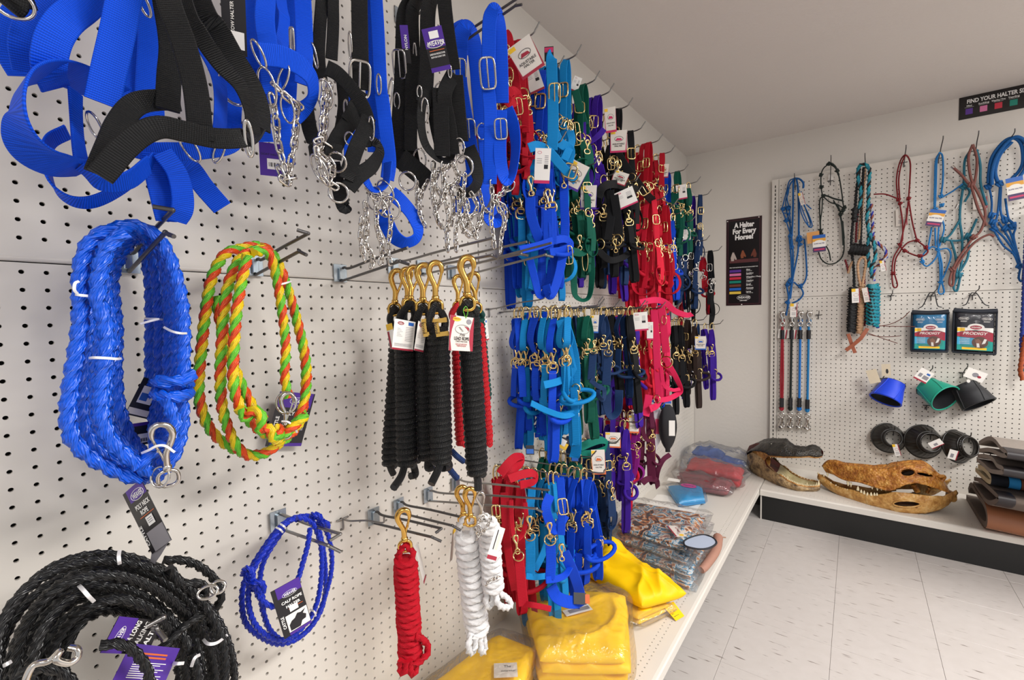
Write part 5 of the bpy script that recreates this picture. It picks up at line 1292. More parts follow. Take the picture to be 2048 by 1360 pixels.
HCOL = {'red': (REDW, 'red'), 'royal': (ROYAL, 'royal blue'), 'turq': (TURQ, 'turquoise'), 'green': (TEAL, 'dark green'), 'purple': (PURP, 'purple'), 'navy': (NAVY, 'navy'), 'black': (BLKW2, 'black'),
        'coral': (CORAL, 'coral red'), 'pink': (HOTPINK, 'hot pink'), 'maroon': (MAROON, 'maroon'), 'mag': (MAG, 'magenta'), 'brown': (BROWNW, 'brown')}
ORD = ['first', 'second', 'third', 'fourth', 'fifth', 'sixth', 'seventh', 'eighth', 'ninth', 'tenth', 'eleventh', 'twelfth']
HG = np.random.default_rng(11)
def halter(col, kind, pos, yaw, sc, label, metal=GOLD):
    o = thing('nylon_halter', pos, label, 'halter', 'nylon halters on the near pegboard')
    o.rotation_euler = (math.radians(HG.uniform(-5, 5)), math.radians(HG.uniform(-4, 4)), math.radians(yaw))
    v = int(HG.integers(5))
    for pn, me, mk in PROTO[kind, v]:
        c = bpy.data.objects.new(pn, me); COL.objects.link(c); c.parent = o
        if sc != 1: c.scale = (1, 1, sc)
        c.material_slots[0].link = 'OBJECT'; c.material_slots[0].material = HCOL[col][0] if mk == 'w' else metal
    return o
ROWN = {1: ('top-row', 1.985), 2: ('second-row', 1.70), 3: ('third-row', 1.225), 4: ('lowest-row', .725)}
BUNCH = {}
def bunch(row, y, x0, x1, items, desc, kind='a', sc=1.0, z=None, xt=None, metal=GOLD, hook=True, yaw=0):
    rn, zz = ROWN[row]; z = z or zz; n = len(items); xs = np.linspace(x0, x1, n); out = []
    xt = xt or x1 + .05
    if hook:
        q = np.array([.004, y, z - .012]); h = thing('peg_hook', q, 'single wire hook of the %s %s halters' % (rn, desc), 'hook', 'halter hooks')
        mb = MB(); wire(mb, [q, q + [.012, 0, .002], (xt * .5, y, z - .004), (xt - .02, y, z), (xt, y, z + .012), (xt + .012, y, z + .026)], .0023, 7)
        bl = [q + [.0, -.011, 0], q + [.0, .011, 0]]; wire(mb, [bl[0] + [.003, 0, 0], bl[1] + [.003, 0, 0]], .002, 6); mb.build('wire', STEEL, h)
    for k, (c, x) in enumerate(zip(items, xs)):
        kd = kind if kind != 'ab' else ('a' if HG.uniform() < .5 else 'b')
        zt = z - .004 + .012 * (x / max(xt, .1)) * .3
        lab = '%s nylon halter, %s from the board on the %s %s hook' % (HCOL[c][1], ORD[k], rn, desc)
        x = x + HG.uniform(-.006, .006); out.append(halter(c, kd, (x, y + HG.uniform(-.006, .006), zt), yaw + HG.uniform(-30, 30), sc * HG.uniform(.86, 1.12), lab, metal))
    BUNCH[row, desc] = out
    return out
bunch(1, 1.00, .06, .17, ['red'] * 5, 'red', 'b')
bunch(1, 1.10, .05, .19, ['royal'] * 6, 'royal blue', 'b', z=1.93)
bunch(1, 1.17, .10, .21, ['turq'] * 4, 'turquoise', 'b')
bunch(1, 1.315, .07, .20, ['green'] * 5, 'dark green', 'b', z=1.97)
bunch(1, 1.45, .07, .19, ['purple'] * 5, 'purple', 'b')
bunch(1, 1.595, .06, .20, ['navy', 'navy', 'black', 'navy', 'black'], 'navy and black', 'ab')
bunch(1, 1.75, .06, .19, ['black'] * 5, 'all-black', 'ab', z=1.95)
bunch(1, 2.02, .05, .17, ['red'] * 5, 'nearer red far-section', 'ab')
bunch(1, 2.20, .05, .17, ['red', 'red', 'coral', 'red', 'red'], 'farther red far-section', 'ab')
bunch(1, 2.42, .05, .17, ['royal', 'green', 'royal', 'green'], 'royal blue and green', 'ab', z=1.95)
bunch(1, 2.62, .05, .18, ['green'] * 4, 'farther green', 'ab', z=1.93)
bunch(1, 2.82, .05, .19, ['purple', 'navy', 'purple', 'navy'], 'purple and navy', 'ab', z=1.90)
bunch(2, 1.07, .05, .21, ['royal', 'turq', 'royal', 'turq', 'royal', 'turq', 'royal', 'royal'], 'royal blue and turquoise', 'a')
bunch(2, 1.20, .06, .17, ['turq', 'royal', 'turq', 'turq'], 'turquoise', 'b', z=1.68)
bunch(2, 1.31, .06, .20, ['green'] * 6, 'dark green', 'ab', .82)
bunch(2, 1.46, .06, .20, ['purple', 'purple', 'purple', 'black', 'black'], 'purple and black', 'ab', .82)
bunch(2, 1.59, .06, .23, ['navy', 'black', 'black', 'navy', 'black', 'black'], 'black and navy', 'a', .82)
bunch(2, 1.76, .06, .17, ['navy', 'purple', 'purple', 'navy'], 'navy and purple', 'a')
bunch(2, 1.93, .05, .22, ['coral'] * 8, 'nearer coral', 'ab', 1.08)
bunch(2, 2.08, .05, .22, ['pink', 'coral', 'pink', 'coral', 'coral', 'coral', 'red'], 'farther coral', 'ab', 1.1)
bunch(2, 2.28, .06, .19, ['royal'] * 6, 'royal blue far-section', 'ab')
bunch(2, 2.52, .05, .18, ['royal', 'green', 'navy', 'navy', 'navy'], 'navy', 'ab', metal=CHROME)
bunch(2, 2.74, .05, .20, ['navy', 'black', 'navy', 'black', 'navy'], 'farther navy', 'ab', z=1.62, metal=CHROME)
bunch(2, 2.95, .06, .22, ['red', 'black', 'red', 'black'], 'red and black', 'ab', z=1.58, metal=CHROME)
bunch(3, 1.09, .07, .26, ['royal', 'royal', 'turq', 'royal', 'royal', 'turq', 'turq', 'royal', 'turq', 'turq'], 'royal blue and turquoise', 'a', xt=.36)
bunch(3, 1.17, .04, .14, ['turq', 'royal', 'turq', 'royal'], 'inner blue', 'b', z=1.21)
bunch(3, 1.29, .06, .22, ['green'] * 6, 'dark green', 'a')
bunch(3, 1.46, .06, .20, ['navy'] * 5, 'navy', 'a', .85)
bunch(3, 1.58, .08, .25, ['black', 'navy', 'black', 'black', 'navy', 'black'], 'black', 'a', .88)
bunch(3, 1.74, .06, .20, ['purple'] * 5, 'purple', 'a')
bunch(3, 1.90, .06, .22, ['coral'] * 7, 'nearer coral', 'a', 1.05)
bunch(3, 2.03, .06, .25, ['pink', 'coral', 'pink', 'pink', 'coral', 'pink', 'pink'], 'pink', 'ab', 1.12)
bunch(3, 2.20, .05, .19, ['royal', 'maroon', 'royal', 'royal', 'royal'], 'royal blue far-section', 'ab', 1.1)
bunch(3, 2.40, .06, .20, ['black', 'black', 'green', 'black', 'black'], 'black and green', 'ab', 1.15, z=1.17)
bunch(3, 2.60, .06, .22, ['green', 'black', 'brown', 'brown', 'brown'], 'brown', 'ab', z=1.16)
bunch(3, 2.90, .10, .24, ['purple', 'navy', 'purple', 'purple'], 'purple far-section', 'ab', z=1.13)
bunch(4, .985, .05, .15, ['red'] * 5, 'red', 'a', 1.05, z=.735, hook=False)
bunch(4, 1.06, .10, .23, ['turq'] * 6, 'turquoise', 'a', 1.02)
bunch(4, 1.135, .17, .30, ['royal'] * 7, 'royal blue', 'a', 1.0)
bunch(4, 1.26, .05, .20, ['green'] * 6, 'dark green', 'a', 1.0)
bunch(4, 1.46, .05, .20, ['navy'] * 6, 'navy', 'ab', .95)
bunch(4, 1.68, .05, .20, ['purple'] * 6, 'purple', 'ab', .95, z=.76)
bunch(4, 1.82, .05, .19, ['coral', 'mag', 'mag', 'coral', 'mag'], 'magenta', 'ab', .92, z=.77)
bunch(4, 1.96, .05, .20, ['maroon'] * 5, 'maroon', 'ab', .92, z=.78)

# ------------------------------------------------------------------ halters standing out of the rows, and their cards
def adopt(mb, name, mats, parent, smooth=True):
    o = mb.build(name, mats, None, smooth); o.parent = parent; o.matrix_parent_inverse = parent.matrix_basis.inverted(); return o
def hero(label, mt, rows, hw=(), at=None, metal=GOLD):
    p = rows[0][2][0]; o = thing('nylon_halter', L(*p[:3]), label, 'halter', 'nylon halters on the near pegboard')
    webs(o, mt, rows)
    for a in hw:
        if a[0] == 'b': buckle(o, *a[1:6], rot=a[6] if len(a) > 6 else 0, m=metal)
        elif a[0] == 'r': oring(o, *a[1:6], m=metal, rot=a[6] if len(a) > 6 else 0, yaw=20)
        elif a[0] == 's': snap(o, L(*a[1]), L(*a[2]), m=metal, rr=1.1)
    return o
HE = {}
HE['turq'] = hero('turquoise nylon halter with a big brass buckle, foremost on the top row', TURQ, [
 ('crown_strap', 21, [(1104, 108, .24, 60), (1103, 122, .245, 0), (1104, 160, .245, 0), (1106, 215, .245, 0), (1106, 262, .245, 0), (1104, 300, .24, 0)]),
 ('cheek_strap', 18, [(1108, 260, .235, 20), (1120, 285, .24, 20), (1140, 300, .245, 0), (1137, 325, .245, 0)]),
 ('noseband', 17, [(1058, 296, .23, 10), (1075, 292, .24, 10), (1098, 304, .25, 0), (1118, 326, .255, 0), (1140, 350, .255, 0), (1152, 362, .25, 0)]),
 ('chin_strap', 15, [(1140, 262, .24, 0), (1143, 285, .245, 20), (1128, 320, .25, 0)])], [('b', 1109, 187, .252, 22, 36), ('r', 1118, 240, .25, 16, 20), ('b', 1140, 342, .262, 26, 26, -20), ('r', 1146, 352, .262, 24, 22), ('r', 1092, 300, .25, 12, 18)])
mb = MB(); q = L(1098, 108, .235); r_, u_, t_ = facing(q); box(mb, q, r_, u_, t_, .026, .036, .001, 0); quad(mb, q, r_, u_, -.012, .004, .012, .016, 1, .001); adopt(mb, 'hanger_card', [BLACKC, PINKP], HE['turq'], False)
HE['redtop'] = hero('red nylon halter with brass snaps behind the tall bright blue one', REDW, [
 ('crown_strap', 15, [(1010, 62, .17, 30), (1018, 76, .18, 10), (1022, 110, .185, 0), (1030, 150, .19, 0), (1035, 190, .19, 0), (1034, 235, .185, 0)]),
 ('cheek_strap', 16, [(962, 118, .12, 30), (980, 98, .13, 0), (996, 105, .135, 0)]), ('noseband', 18, [(1012, 190, .19, 0), (1026, 182, .195, 30), (1036, 195, .195, 10), (1022, 206, .195, 0), (1012, 196, .19, 0)])], [('b', 1035, 213, .195, 19, 30, 8), ('r', 1020, 150, .19, 14, 26), ('s', (1018, 160, .19), (1024, 190, .19)), ('r', 965, 110, .14, 16, 26), ('s', (1014, 90, .18), (1018, 118, .18))])
HE['royal'] = hero('royal blue nylon halter with a flat crossing strap at the second row', ROYAL, [
 ('cheek_strap', 19, [(1060, 395, .19, 0), (1062, 430, .19, 0), (1075, 470, .195, 0), (1086, 490, .195, 0)]), ('cheek_strap', 19, [(1095, 420, .22, 0), (1096, 460, .22, 0), (1097, 500, .22, 10)]), ('noseband', 15, [(1040, 500, .2, 10), (1075, 492, .21, 10), (1105, 482, .23, 0), (1130, 478, .24, 20), (1142, 490, .24, 40), (1125, 500, .24, 30), (1100, 505, .23, 0)]),
 ('crown_strap', 17, [(1128, 330, .22, 0), (1128, 400, .225, 0), (1130, 460, .23, 0), (1122, 530, .23, 10), (1108, 580, .22, 20), (1098, 592, .21, 40), (1092, 570, .2, 20)]), ('throat_strap', 14, [(1060, 520, .17, 0), (1070, 560, .18, 10), (1080, 592, .18, 40), (1096, 570, .18, 10), (1104, 520, .18, 0)])], [('s', (1060, 352, .19), (1063, 392, .19)), ('s', (1094, 378, .22), (1096, 416, .22)), ('b', 1137, 510, .245, 16, 36, 4), ('s', (1126, 340, .23), (1128, 376, .23))])
HE['turqlow'] = hero('turquoise nylon halter with a wide round noseband, foremost on the third row', TURQ, [
 ('cheek_strap', 15, [(1120, 640, .24, 0), (1128, 680, .245, 0), (1138, 720, .245, 0), (1146, 750, .24, 0)]), ('cheek_strap', 14, [(1132, 635, .22, 0), (1142, 690, .23, 0), (1152, 745, .235, 0)]),
 ('noseband', 11, [(1062, 806, .21, 20), (1095, 822, .23, 0), (1130, 832, .25, 0), (1152, 822, .255, 10), (1160, 805, .25, 20), (1150, 792, .24, 10)]), ('chin_strap', 14, [(1088, 770, .23, 0), (1110, 765, .235, 0), (1135, 758, .24, 0), (1148, 770, .245, 20)]), ('crown_strap', 20, [(1148, 820, .24, 0), (1152, 860, .24, 0), (1152, 900, .23, 0), (1148, 915, .22, 20)])], [('s', (1152, 765, .25), (1156, 800, .25)), ('r', 1150, 830, .25, 16, 18), ('r', 1130, 672, .25, 12, 30)])
HE['green'] = hero('dark green nylon halter with a long empty strap loop at the second row', TEAL, [
 ('crown_strap', 12, [(1148, 520, .2, 10), (1148, 570, .2, 10), (1152, 592, .2, 40), (1168, 600, .2, 60), (1180, 588, .2, 40), (1184, 540, .2, 10), (1180, 490, .2, 0), (1172, 440, .2, 0)]), ('cheek_strap', 14, [(1150, 180, .2, 0), (1162, 225, .2, 0), (1170, 250, .2, 0)]), ('noseband', 15, [(1120, 480, .2, 10), (1140, 500, .21, 10), (1165, 505, .21, 10), (1172, 490, .21, 30)])], [('b', 1152, 268, .21, 16, 42, 6), ('r', 1170, 520, .21, 12, 44), ('s', (1158, 470, .21), (1160, 500, .21)), ('s', (1136, 222, .2), (1142, 260, .2))])
HE['teal'] = hero('green nylon halter with a flat strap loop held level, lowest row', webbing('sea_green_webbing', '#0b7d6c', 1500), [('crown_strap', 15, [(1160, 895, .16, 10), (1180, 886, .18, 10), (1200, 880, .2, 20), (1212, 884, .21, 60), (1212, 896, .21, 60), (1200, 904, .2, 20), (1180, 908, .18, 10), (1162, 908, .16, 10)])], [('r', 1150, 905, .16, 10, 18)])
HE['black'] = hero('black nylon halter with a long strap reaching past the coral ones', BLKW2, [
 ('crown_strap', 15, [(1234, 306, .2, 0), (1252, 335, .21, 0), (1272, 362, .22, 0), (1292, 388, .22, 0), (1306, 402, .22, 0)]), ('cheek_strap', 15, [(1220, 380, .23, 0), (1222, 430, .23, 0), (1215, 480, .23, 0)]), ('cheek_strap', 16, [(1228, 390, .25, 0), (1234, 430, .25, 0), (1238, 475, .25, 0)]), ('noseband', 12, [(1195, 500, .2, 10), (1220, 520, .22, 0), (1245, 515, .23, 0), (1262, 505, .23, 10), (1270, 520, .23, 30)]), ('noseband', 15, [(1196, 395, .22, 0), (1205, 375, .23, 10), (1225, 368, .235, 10), (1250, 372, .24, 0), (1275, 380, .235, 0)])],
 [('b', 1288, 378, .23, 20, 22, 30), ('r', 1234, 480, .255, 20, 22), ('r', 1200, 488, .22, 18, 20), ('b', 1222, 328, .22, 14, 22), ('r', 1262, 354, .23, 18, 14), ('s', (1228, 478, .25), (1232, 505, .25))])
HE['coral'] = hero('hot pink nylon halter with a big triangular noseband, foremost of the coral ones', HOTPINK, [
 ('cheek_strap', 13, [(1308, 620, .24, 0), (1312, 680, .25, 0), (1315, 740, .255, 0), (1318, 795, .255, 0)]), ('cheek_strap', 14, [(1322, 610, .26, 0), (1328, 660, .265, 0), (1332, 705, .265, 0)]), ('noseband', 10, [(1316, 800, .255, 0), (1335, 798, .27, 0), (1352, 790, .285, 10), (1362, 780, .29, 40), (1352, 755, .285, 10), (1338, 730, .27, 0), (1328, 715, .265, 0)]), ('throat_strap', 7, [(1322, 735, .27, 0), (1328, 770, .275, 10), (1345, 780, .28, 10), (1360, 778, .29, 10)]), ('chin_strap', 13, [(1318, 800, .25, 0), (1312, 812, .25, 30), (1300, 818, .25, 10)]),
 ('crown_strap', 11, [(1280, 605, .25, 10), (1310, 600, .26, 0), (1330, 605, .27, 0), (1350, 622, .285, 0), (1372, 630, .29, 10), (1384, 628, .29, 30)]), ('tail_strap', 14, [(1298, 790, .23, 0), (1293, 820, .23, 0), (1291, 832, .23, 20)])], [('r', 1333, 724, .275, 24, 22, 20), ('r', 1314, 798, .265, 12, 16), ('b', 1320, 560, .24, 16, 22), ('r', 1328, 640, .27, 10, 18)])
HE['redlow'] = hero('red nylon halter whose noseband hangs down onto the bagged yellow slicker', REDW, [
 ('crown_strap', 17, [(1000, 948, .22, 10), (1016, 928, .23, 0), (1032, 914, .235, 20), (1044, 914, .235, 60), (1040, 928, .235, 40), (1022, 942, .23, 10), (1010, 960, .22, 0)]), ('side_strap', 16, [(1018, 958, .24, 10), (1040, 950, .25, 10), (1062, 946, .26, 20), (1072, 952, .26, 60), (1066, 964, .26, 40), (1040, 970, .25, 10)]),
 ('chin_strap', 19, [(1038, 1118, .27, 0), (1041, 1150, .275, 0), (1044, 1185, .28, 0), (1047, 1212, .285, 0)]), ('noseband', 10, [(1048, 1208, .285, 10), (1065, 1210, .31, 0), (1085, 1214, .33, 0), (1102, 1218, .345, 0)]), ('throat_strap', 9, [(1022, 1000, .22, 0), (1024, 1050, .23, 0), (1030, 1078, .24, 30), (1044, 1070, .245, 20), (1052, 1040, .25, 0), (1050, 1005, .245, 0)]), ('cheek_strap', 15, [(1008, 985, .2, 0), (1012, 1060, .21, 0), (1020, 1130, .215, 0), (1030, 1180, .22, 0)])], [('s', (1030, 1070, .25), (1036, 1108, .265)), ('r', 1037, 1112, .27, 22, 18), ('b', 992, 1022, .23, 16, 22, 4)])
HE['royallow'] = hero('royal blue nylon halter with a black slide, trailing onto the yellow slickers', ROYAL, [
 ('chin_strap', 19, [(1101, 1090, .32, 0), (1102, 1125, .325, 0), (1100, 1158, .33, 0)]), ('noseband', 12, [(1092, 1160, .33, 0), (1112, 1158, .335, 0), (1130, 1150, .335, 10), (1140, 1135, .33, 30)]), ('crown_strap', 20, [(1128, 1105, .33, 0), (1140, 1130, .33, 0), (1152, 1160, .33, 0), (1160, 1188, .33, 0)]), ('side_strap', 22, [(1102, 1172, .30, 10), (1112, 1192, .31, 10), (1130, 1202, .325, 10), (1150, 1204, .34, 0), (1168, 1196, .35, 10)]), ('cheek_strap', 15, [(1120, 955, .3, 0), (1124, 1010, .31, 0), (1122, 1070, .315, 0)]), ('cheek_strap', 18, [(1100, 990, .28, 10), (1092, 1020, .29, 10), (1110, 1060, .3, 10), (1130, 1030, .3, 0)])], [('b', 1126, 1013, .325, 19, 30, 8), ('s', (1098, 1045, .32), (1100, 1078, .32)), ('r', 1100, 1080, .325, 24, 20), ('s', (1122, 1088, .335), (1124, 1122, .335))])
mb = MB(); q = L(1160, 1197, .352); r_, u_, t_ = facing(q); box(mb, q, r_, u_, t_, .034, .028, .006, 0); box(mb, q + r_ * .02, r_, u_, t_, .012, .022, .007, 1); adopt(mb, 'slide_buckle', [BLACKC, ORANGEP], HE['royallow'], False)
HE['turq4'] = hero('turquoise nylon halter between the red and royal blue ones, lowest row', TURQ, [('chin_strap', 18, [(1060, 1078, .26, 0), (1061, 1115, .265, 0), (1060, 1150, .27, 0)]), ('noseband', 11, [(1052, 1152, .27, 0), (1072, 1154, .28, 0), (1092, 1152, .29, 0)]), ('throat_strap', 12, [(1070, 1140, .26, 0), (1085, 1110, .265, 0), (1094, 1085, .27, 0)]), ('crown_strap', 15, [(1064, 960, .2, 0), (1062, 1000, .21, 0), (1052, 1050, .22, 10)])], [('s', (1058, 1032, .26), (1060, 1068, .26)), ('r', 1060, 1072, .265, 22, 18)])
HE['maroon'] = hero('maroon nylon halter with a stiff strap end pointing at the bagged knits', MAROON, [('cheek_strap', 15, [(1300, 900, .2, 0), (1302, 930, .205, 0), (1303, 958, .21, 0)]), ('crown_strap', 9, [(1312, 962, .21, 10), (1316, 940, .22, 0), (1326, 920, .235, 0), (1340, 909, .25, 0)]), ('noseband', 11, [(1284, 966, .2, 10), (1296, 958, .21, 0), (1312, 960, .215, 20), (1316, 975, .21, 40)]), ('throat_strap', 9, [(1285, 840, .19, 0), (1287, 868, .195, 20), (1298, 880, .2, 30), (1308, 862, .2, 10), (1304, 836, .2, 0)])], [('r', 1301, 895, .205, 16, 16), ('s', (1300, 872, .2), (1301, 892, .2))])
HE['navy3'] = hero('navy nylon halter with a rolled noseband ring, foremost navy one in the third row', NAVY, [('chin_strap', 14, [(1186, 705, .24, 0), (1184, 735, .245, 0), (1182, 760, .25, 0)]), ('noseband', 9, [(1180, 760, .25, 10), (1195, 772, .26, 0), (1208, 780, .265, 20), (1206, 800, .265, 30), (1196, 788, .26, 20), (1200, 768, .255, 0)]), ('chin_strap', 16, [(1216, 708, .26, 0), (1214, 740, .265, 0), (1212, 770, .27, 0)]), ('crown_strap', 16, [(1215, 775, .25, 0), (1214, 810, .255, 10), (1222, 832, .26, 40), (1236, 820, .26, 30), (1238, 780, .255, 0)])], [('s', (1189, 680, .24), (1187, 704, .24)), ('r', 1187, 702, .245, 14, 12), ('s', (1218, 680, .26), (1217, 706, .26)), ('r', 1216, 706, .265, 17, 14)])
HE['purple'] = hero('purple nylon halter with doubled loops beside the empty hook of the second row', PURP, [('noseband', 13, [(1178, 320, .2, 0), (1186, 360, .2, 10), (1198, 382, .2, 50), (1206, 360, .2, 20), (1200, 330, .2, 0)]), ('cheek_strap', 12, [(1174, 262, .2, 0), (1180, 290, .2, 0), (1186, 318, .2, 0)]), ('throat_strap', 12, [(1165, 245, .2, 0), (1168, 275, .2, 30), (1182, 282, .2, 50), (1200, 268, .2, 10), (1208, 258, .2, 0)])], [('r', 1186, 300, .21, 14, 22), ('r', 1180, 250, .21, 10, 22)])
HC = dict(red=RED, pink=PINKP, purple=PURPLE, orange=ORANGEP, blue=BLUEP)
def htag(parent, px, py, d, wpx, hpx, rot=0, band='red', front=True, yaw=0.0):
    q = L(px, py, d); r, u, t = facing(q); s = ppm(q); a = math.radians(rot); r, u = r * math.cos(a) + u * math.sin(a), u * math.cos(a) - r * math.sin(a)
    w, h = wpx / s, hpx / s; O = q - r * w / 2 - u * h / 2; mb = MB(); box(mb, q, r, u, np.cross(r, u), w, h, .0007, 0); n = np.cross(r, u) * .0004; O = O + n
    quad(mb, O, r, u, 0, 0, w, .09 * h, 1, .0003)
    if front:
        poly(mb, O, r, u, [(0, .09 * h), (.06 * w, .09 * h), (.03 * w, .5 * h), (0, h)], 1, .0003); poly(mb, O, r, u, [(w, .09 * h), (w, h), (.97 * w, .5 * h), (.94 * w, .09 * h)], 1, .0003)
        quad(mb, O, r, u, .02 * w, .84 * h, .3 * w, .96 * h, 2, .0005); ring(mb, O + r * .52 * w + u * .62 * h, r, u, .26 * w, .11 * h, w * .012, 18, 4, 2, 3); poly(mb, O, r, u, [(.32 * w, .55 * h), (.72 * w, .55 * h), (.66 * w, .64 * h), (.4 * w, .66 * h)], 1, .0005)
        for k, (tx, sz) in enumerate((('ADJUSTABLE', .13), ('HALTER', .13))): text(mb, tx, O, r, u, .5 * w, (.36 - .10 * k) * h, sz * w, 3, .0006, .015)
    else:
        ring(mb, O + r * .28 * w + u * .88 * h, r, u, .13 * w, .035 * h, w * .012, 14, 4, 2, 1); quad(mb, O, r, u, .6 * w, .42 * h, .85 * w, .54 * h, 3, .0004)
        for k in range(5): quad(mb, O, r, u, .62 * w, (.78 - .05 * k) * h, .86 * w, (.795 - .05 * k) * h, 4, .0004)
        for k in range(3): quad(mb, O, r, u, .12 * w, (.7 - .06 * k) * h, .45 * w, (.712 - .06 * k) * h, 4, .0004)
    return adopt(mb, 'hang_tag', [CREAM if front else PAPER, HC[band], YELLOW, INK, GREY], parent, False)
B = BUNCH
for key, a in (('redtop', (1052, 115, .24, 52, 62, 30, 'red')), ('turq', (1085, 332, .27, 31, 66, -4, 'pink', False)), ('purple', (1177, 395, .22, 32, 46, -2, 'purple')), ('turq', (1151, 352, .24, 36, 52, -28, 'purple')), ('black', (1250, 397, .26, 42, 34, 20, 'pink', False)), ('black', (1240, 356, .25, 30, 24, -22, 'red')), ('navy3', (1173, 640, .2, 17, 44, -2, 'blue')), ('navy3', (1190, 648, .2, 15, 36, -3, 'blue')), ('coral', (1281, 643, .26, 28, 37, 4, 'pink', False)), ('coral', (1300, 662, .24, 12, 36, 0, 'pink', False)), ('teal', (1197, 924, .22, 27, 48, 3, 'orange'))): htag(HE[key], *a)
for row, ds, a in ((1, 'navy and black', (1221, 240, .22, 22, 46, 3, 'pink')), (1, 'all-black', (1237, 283, .23, 32, 41, -2, 'pink')), (1, 'farther red far-section', (1328, 342, .18, 18, 26, -4, 'red')), (1, 'farther green', (1363, 384, .2, 20, 28, 5, 'pink', False)), (2, 'farther navy', (1374, 470, .2, 14, 22, 0, 'purple', False)), (3, 'purple far-section', (1401, 686, .26, 21, 27, 0, 'blue')), (4, 'navy', (1226, 880, .2, 30, 30, 0, 'orange')), (4, 'magenta', (1268, 848, .2, 20, 36, 0, 'orange')), (1, 'dark green', (1152, 168, .2, 16, 26, -24, 'red', False)), (1, 'royal blue', (1068, 160, .18, 30, 44, 20, 'red', False))): htag(B[row, ds][-1], *a)
mb = MB(); q = L(1122, 884, .2); r_, u_, t_ = facing(q); a = -.5; R_, U_ = r_ * math.cos(a) + u_ * math.sin(a), u_ * math.cos(a) - r_ * math.sin(a); box(mb, q, R_, U_, t_, .05, .034, .001, 0); quad(mb, q, R_, U_, -.025, -.017, .025, .004, 1, .001); quad(mb, q, R_, U_, -.008, -.008, .016, .012, 2, .0012); adopt(mb, 'hang_tag', [BLACKC, YELLOW, PAPER], HE['turqlow'], False)
for px, py, d in ((1101, 912, .19), (1150, 915, .2), (1060, 900, .15)):
    mb = MB(); q = L(px, py, d); r_, u_, t_ = facing(q); box(mb, q, r_, u_, t_, .026, .028, .004, 0); box(mb, q - u_ * .004, r_, u_, t_, .022, .014, .005, 1); adopt(mb, 'plastic_header', [BLACKC, BLUEP], HE['turqlow'], False)
# ------------------------------------------------------------------ goods on the far pegboard
FB = braid('far_blue_cord', '#1768b4', '#12304f', 900); FBK = braid('far_black_cord', '#26302c', '#101413', 900); FRD = braid('far_red_cord', '#8c1d24', '#3a1013', 900)
FLB = braid('far_light_blue_cord', '#2a86cc', '#1c5c94', 900); FTE = braid('far_teal_cord', '#2f7f96', '#1d3c4c', 900); FBR = braid('far_brown_cord', '#8f5a52', '#4a2c2a', 900)
def cords(parent, mt, R, rows, ox, oy, sc, name='cord', closed=False):
    for r_ in rows:
        P = np.array([F(ox + q[0] / sc, oy + q[1] / sc, q[2] if len(q) > 2 else .03) for q in r_])
        mb = MB(); tube(mb, cat(P, 6, closed), R, 6, closed); mb.build(name, mt, parent)
def knots(parent, mt, pts, ox, oy, sc, r=.009, d=.03):
    for q in pts:
        c = F(ox + q[0] / sc, oy + q[1] / sc, q[2] if len(q) > 2 else d); rr, u, t = facing(c); g = random.uniform(-.8, .8)
        X = rr * math.cos(g) + u * math.sin(g); Yv = np.cross(t, X); mb = MB()
        th = np.linspace(0, 4 * PI, 26)
        P = c + X * (np.linspace(-1, 1, 26) * r * .8)[:, None] + Yv * (np.cos(th) * r * .75)[:, None] + t * (np.sin(th) * r * .75)[:, None]
        tube(mb, P, r * .5, 6); mb.build('knot', mt, parent)
def fpeg(base, tip, label, x=.11): return peg(base, tip, label, F, x, .015, DKSTEEL, .0024, 'peg hooks on the far pegboard')
def fcard(parent, px4, d, fn, mats, name='hang_tag'):
    mb, O, R, U, w, h = pcard(parent, 0, [F(p[0], p[1], e) for p, e in zip(px4, d if hasattr(d, '__len__') else [d] * 4)], None)
    fn(mb, O, R, U, w, h); mb.build(name, mats, parent, smooth=False)
def smalltag(mb, O, R, U, w, h):
    quad(mb, O, R, U, 0, .78 * h, .5 * w, h, 1, .0004); ring(mb, O + R * .55 * w + U * .55 * h + np.cross(R, U) * .0005, R, U, .3 * w, .1 * h, .0005, 16, 4, 2, 2)
    for k in range(3): quad(mb, O, R, U, .2 * w, (.3 - .08 * k) * h, .8 * w, (.33 - .08 * k) * h, 3, .0004)
    quad(mb, O, R, U, .9 * w, 0, w, h, 2, .0004)
STM = [PAPER, YELLOW, RED, GREY]
def showtag(mb, O, R, U, w, h):
    quad(mb, O, R, U, 0, .8 * h, w, h, 1, .0004); quad(mb, O, R, U, 0, .62 * h, w, .8 * h, 2, .0004); quad(mb, O, R, U, 0, 0, w, .28 * h, 4, .0004)
    poly(mb, O, R, U, disc(.5 * w, .5 * h, .44 * w, .2 * h), 0, .0006); text(mb, 'ROPE HALTER', O, R, U, .5 * w, .46 * h, .15 * w, 3, .0009, .03, .8 * w); quad(mb, O, R, U, .1 * w, .1 * h, .9 * w, .18 * h, 5, .0006)
SHM = [PAPER, BLUEP, mat('amber_print', '#e0a23a', .5), mat('violet_print', '#3d3a6e', .5), mat('dusk_print', '#46305e', .5), PINKP]
GH = 'rope halters on the far pegboard'
A1 = (1540, 290, 6.477); A2 = (1420, 400, 2.833); A3 = (1740, 140, 2.958); A4 = (1530, 330, 6.8); A5 = (1650, 300, 3.238)
fpeg((1591, 372), (1589, 352), 'short peg hook holding the long blue rope halter')
t1 = thing('rope_halter', F(1590, 352, .05), 'long dark blue rope halter hanging in bunched strands beside the slotted post', 'halter', GH)
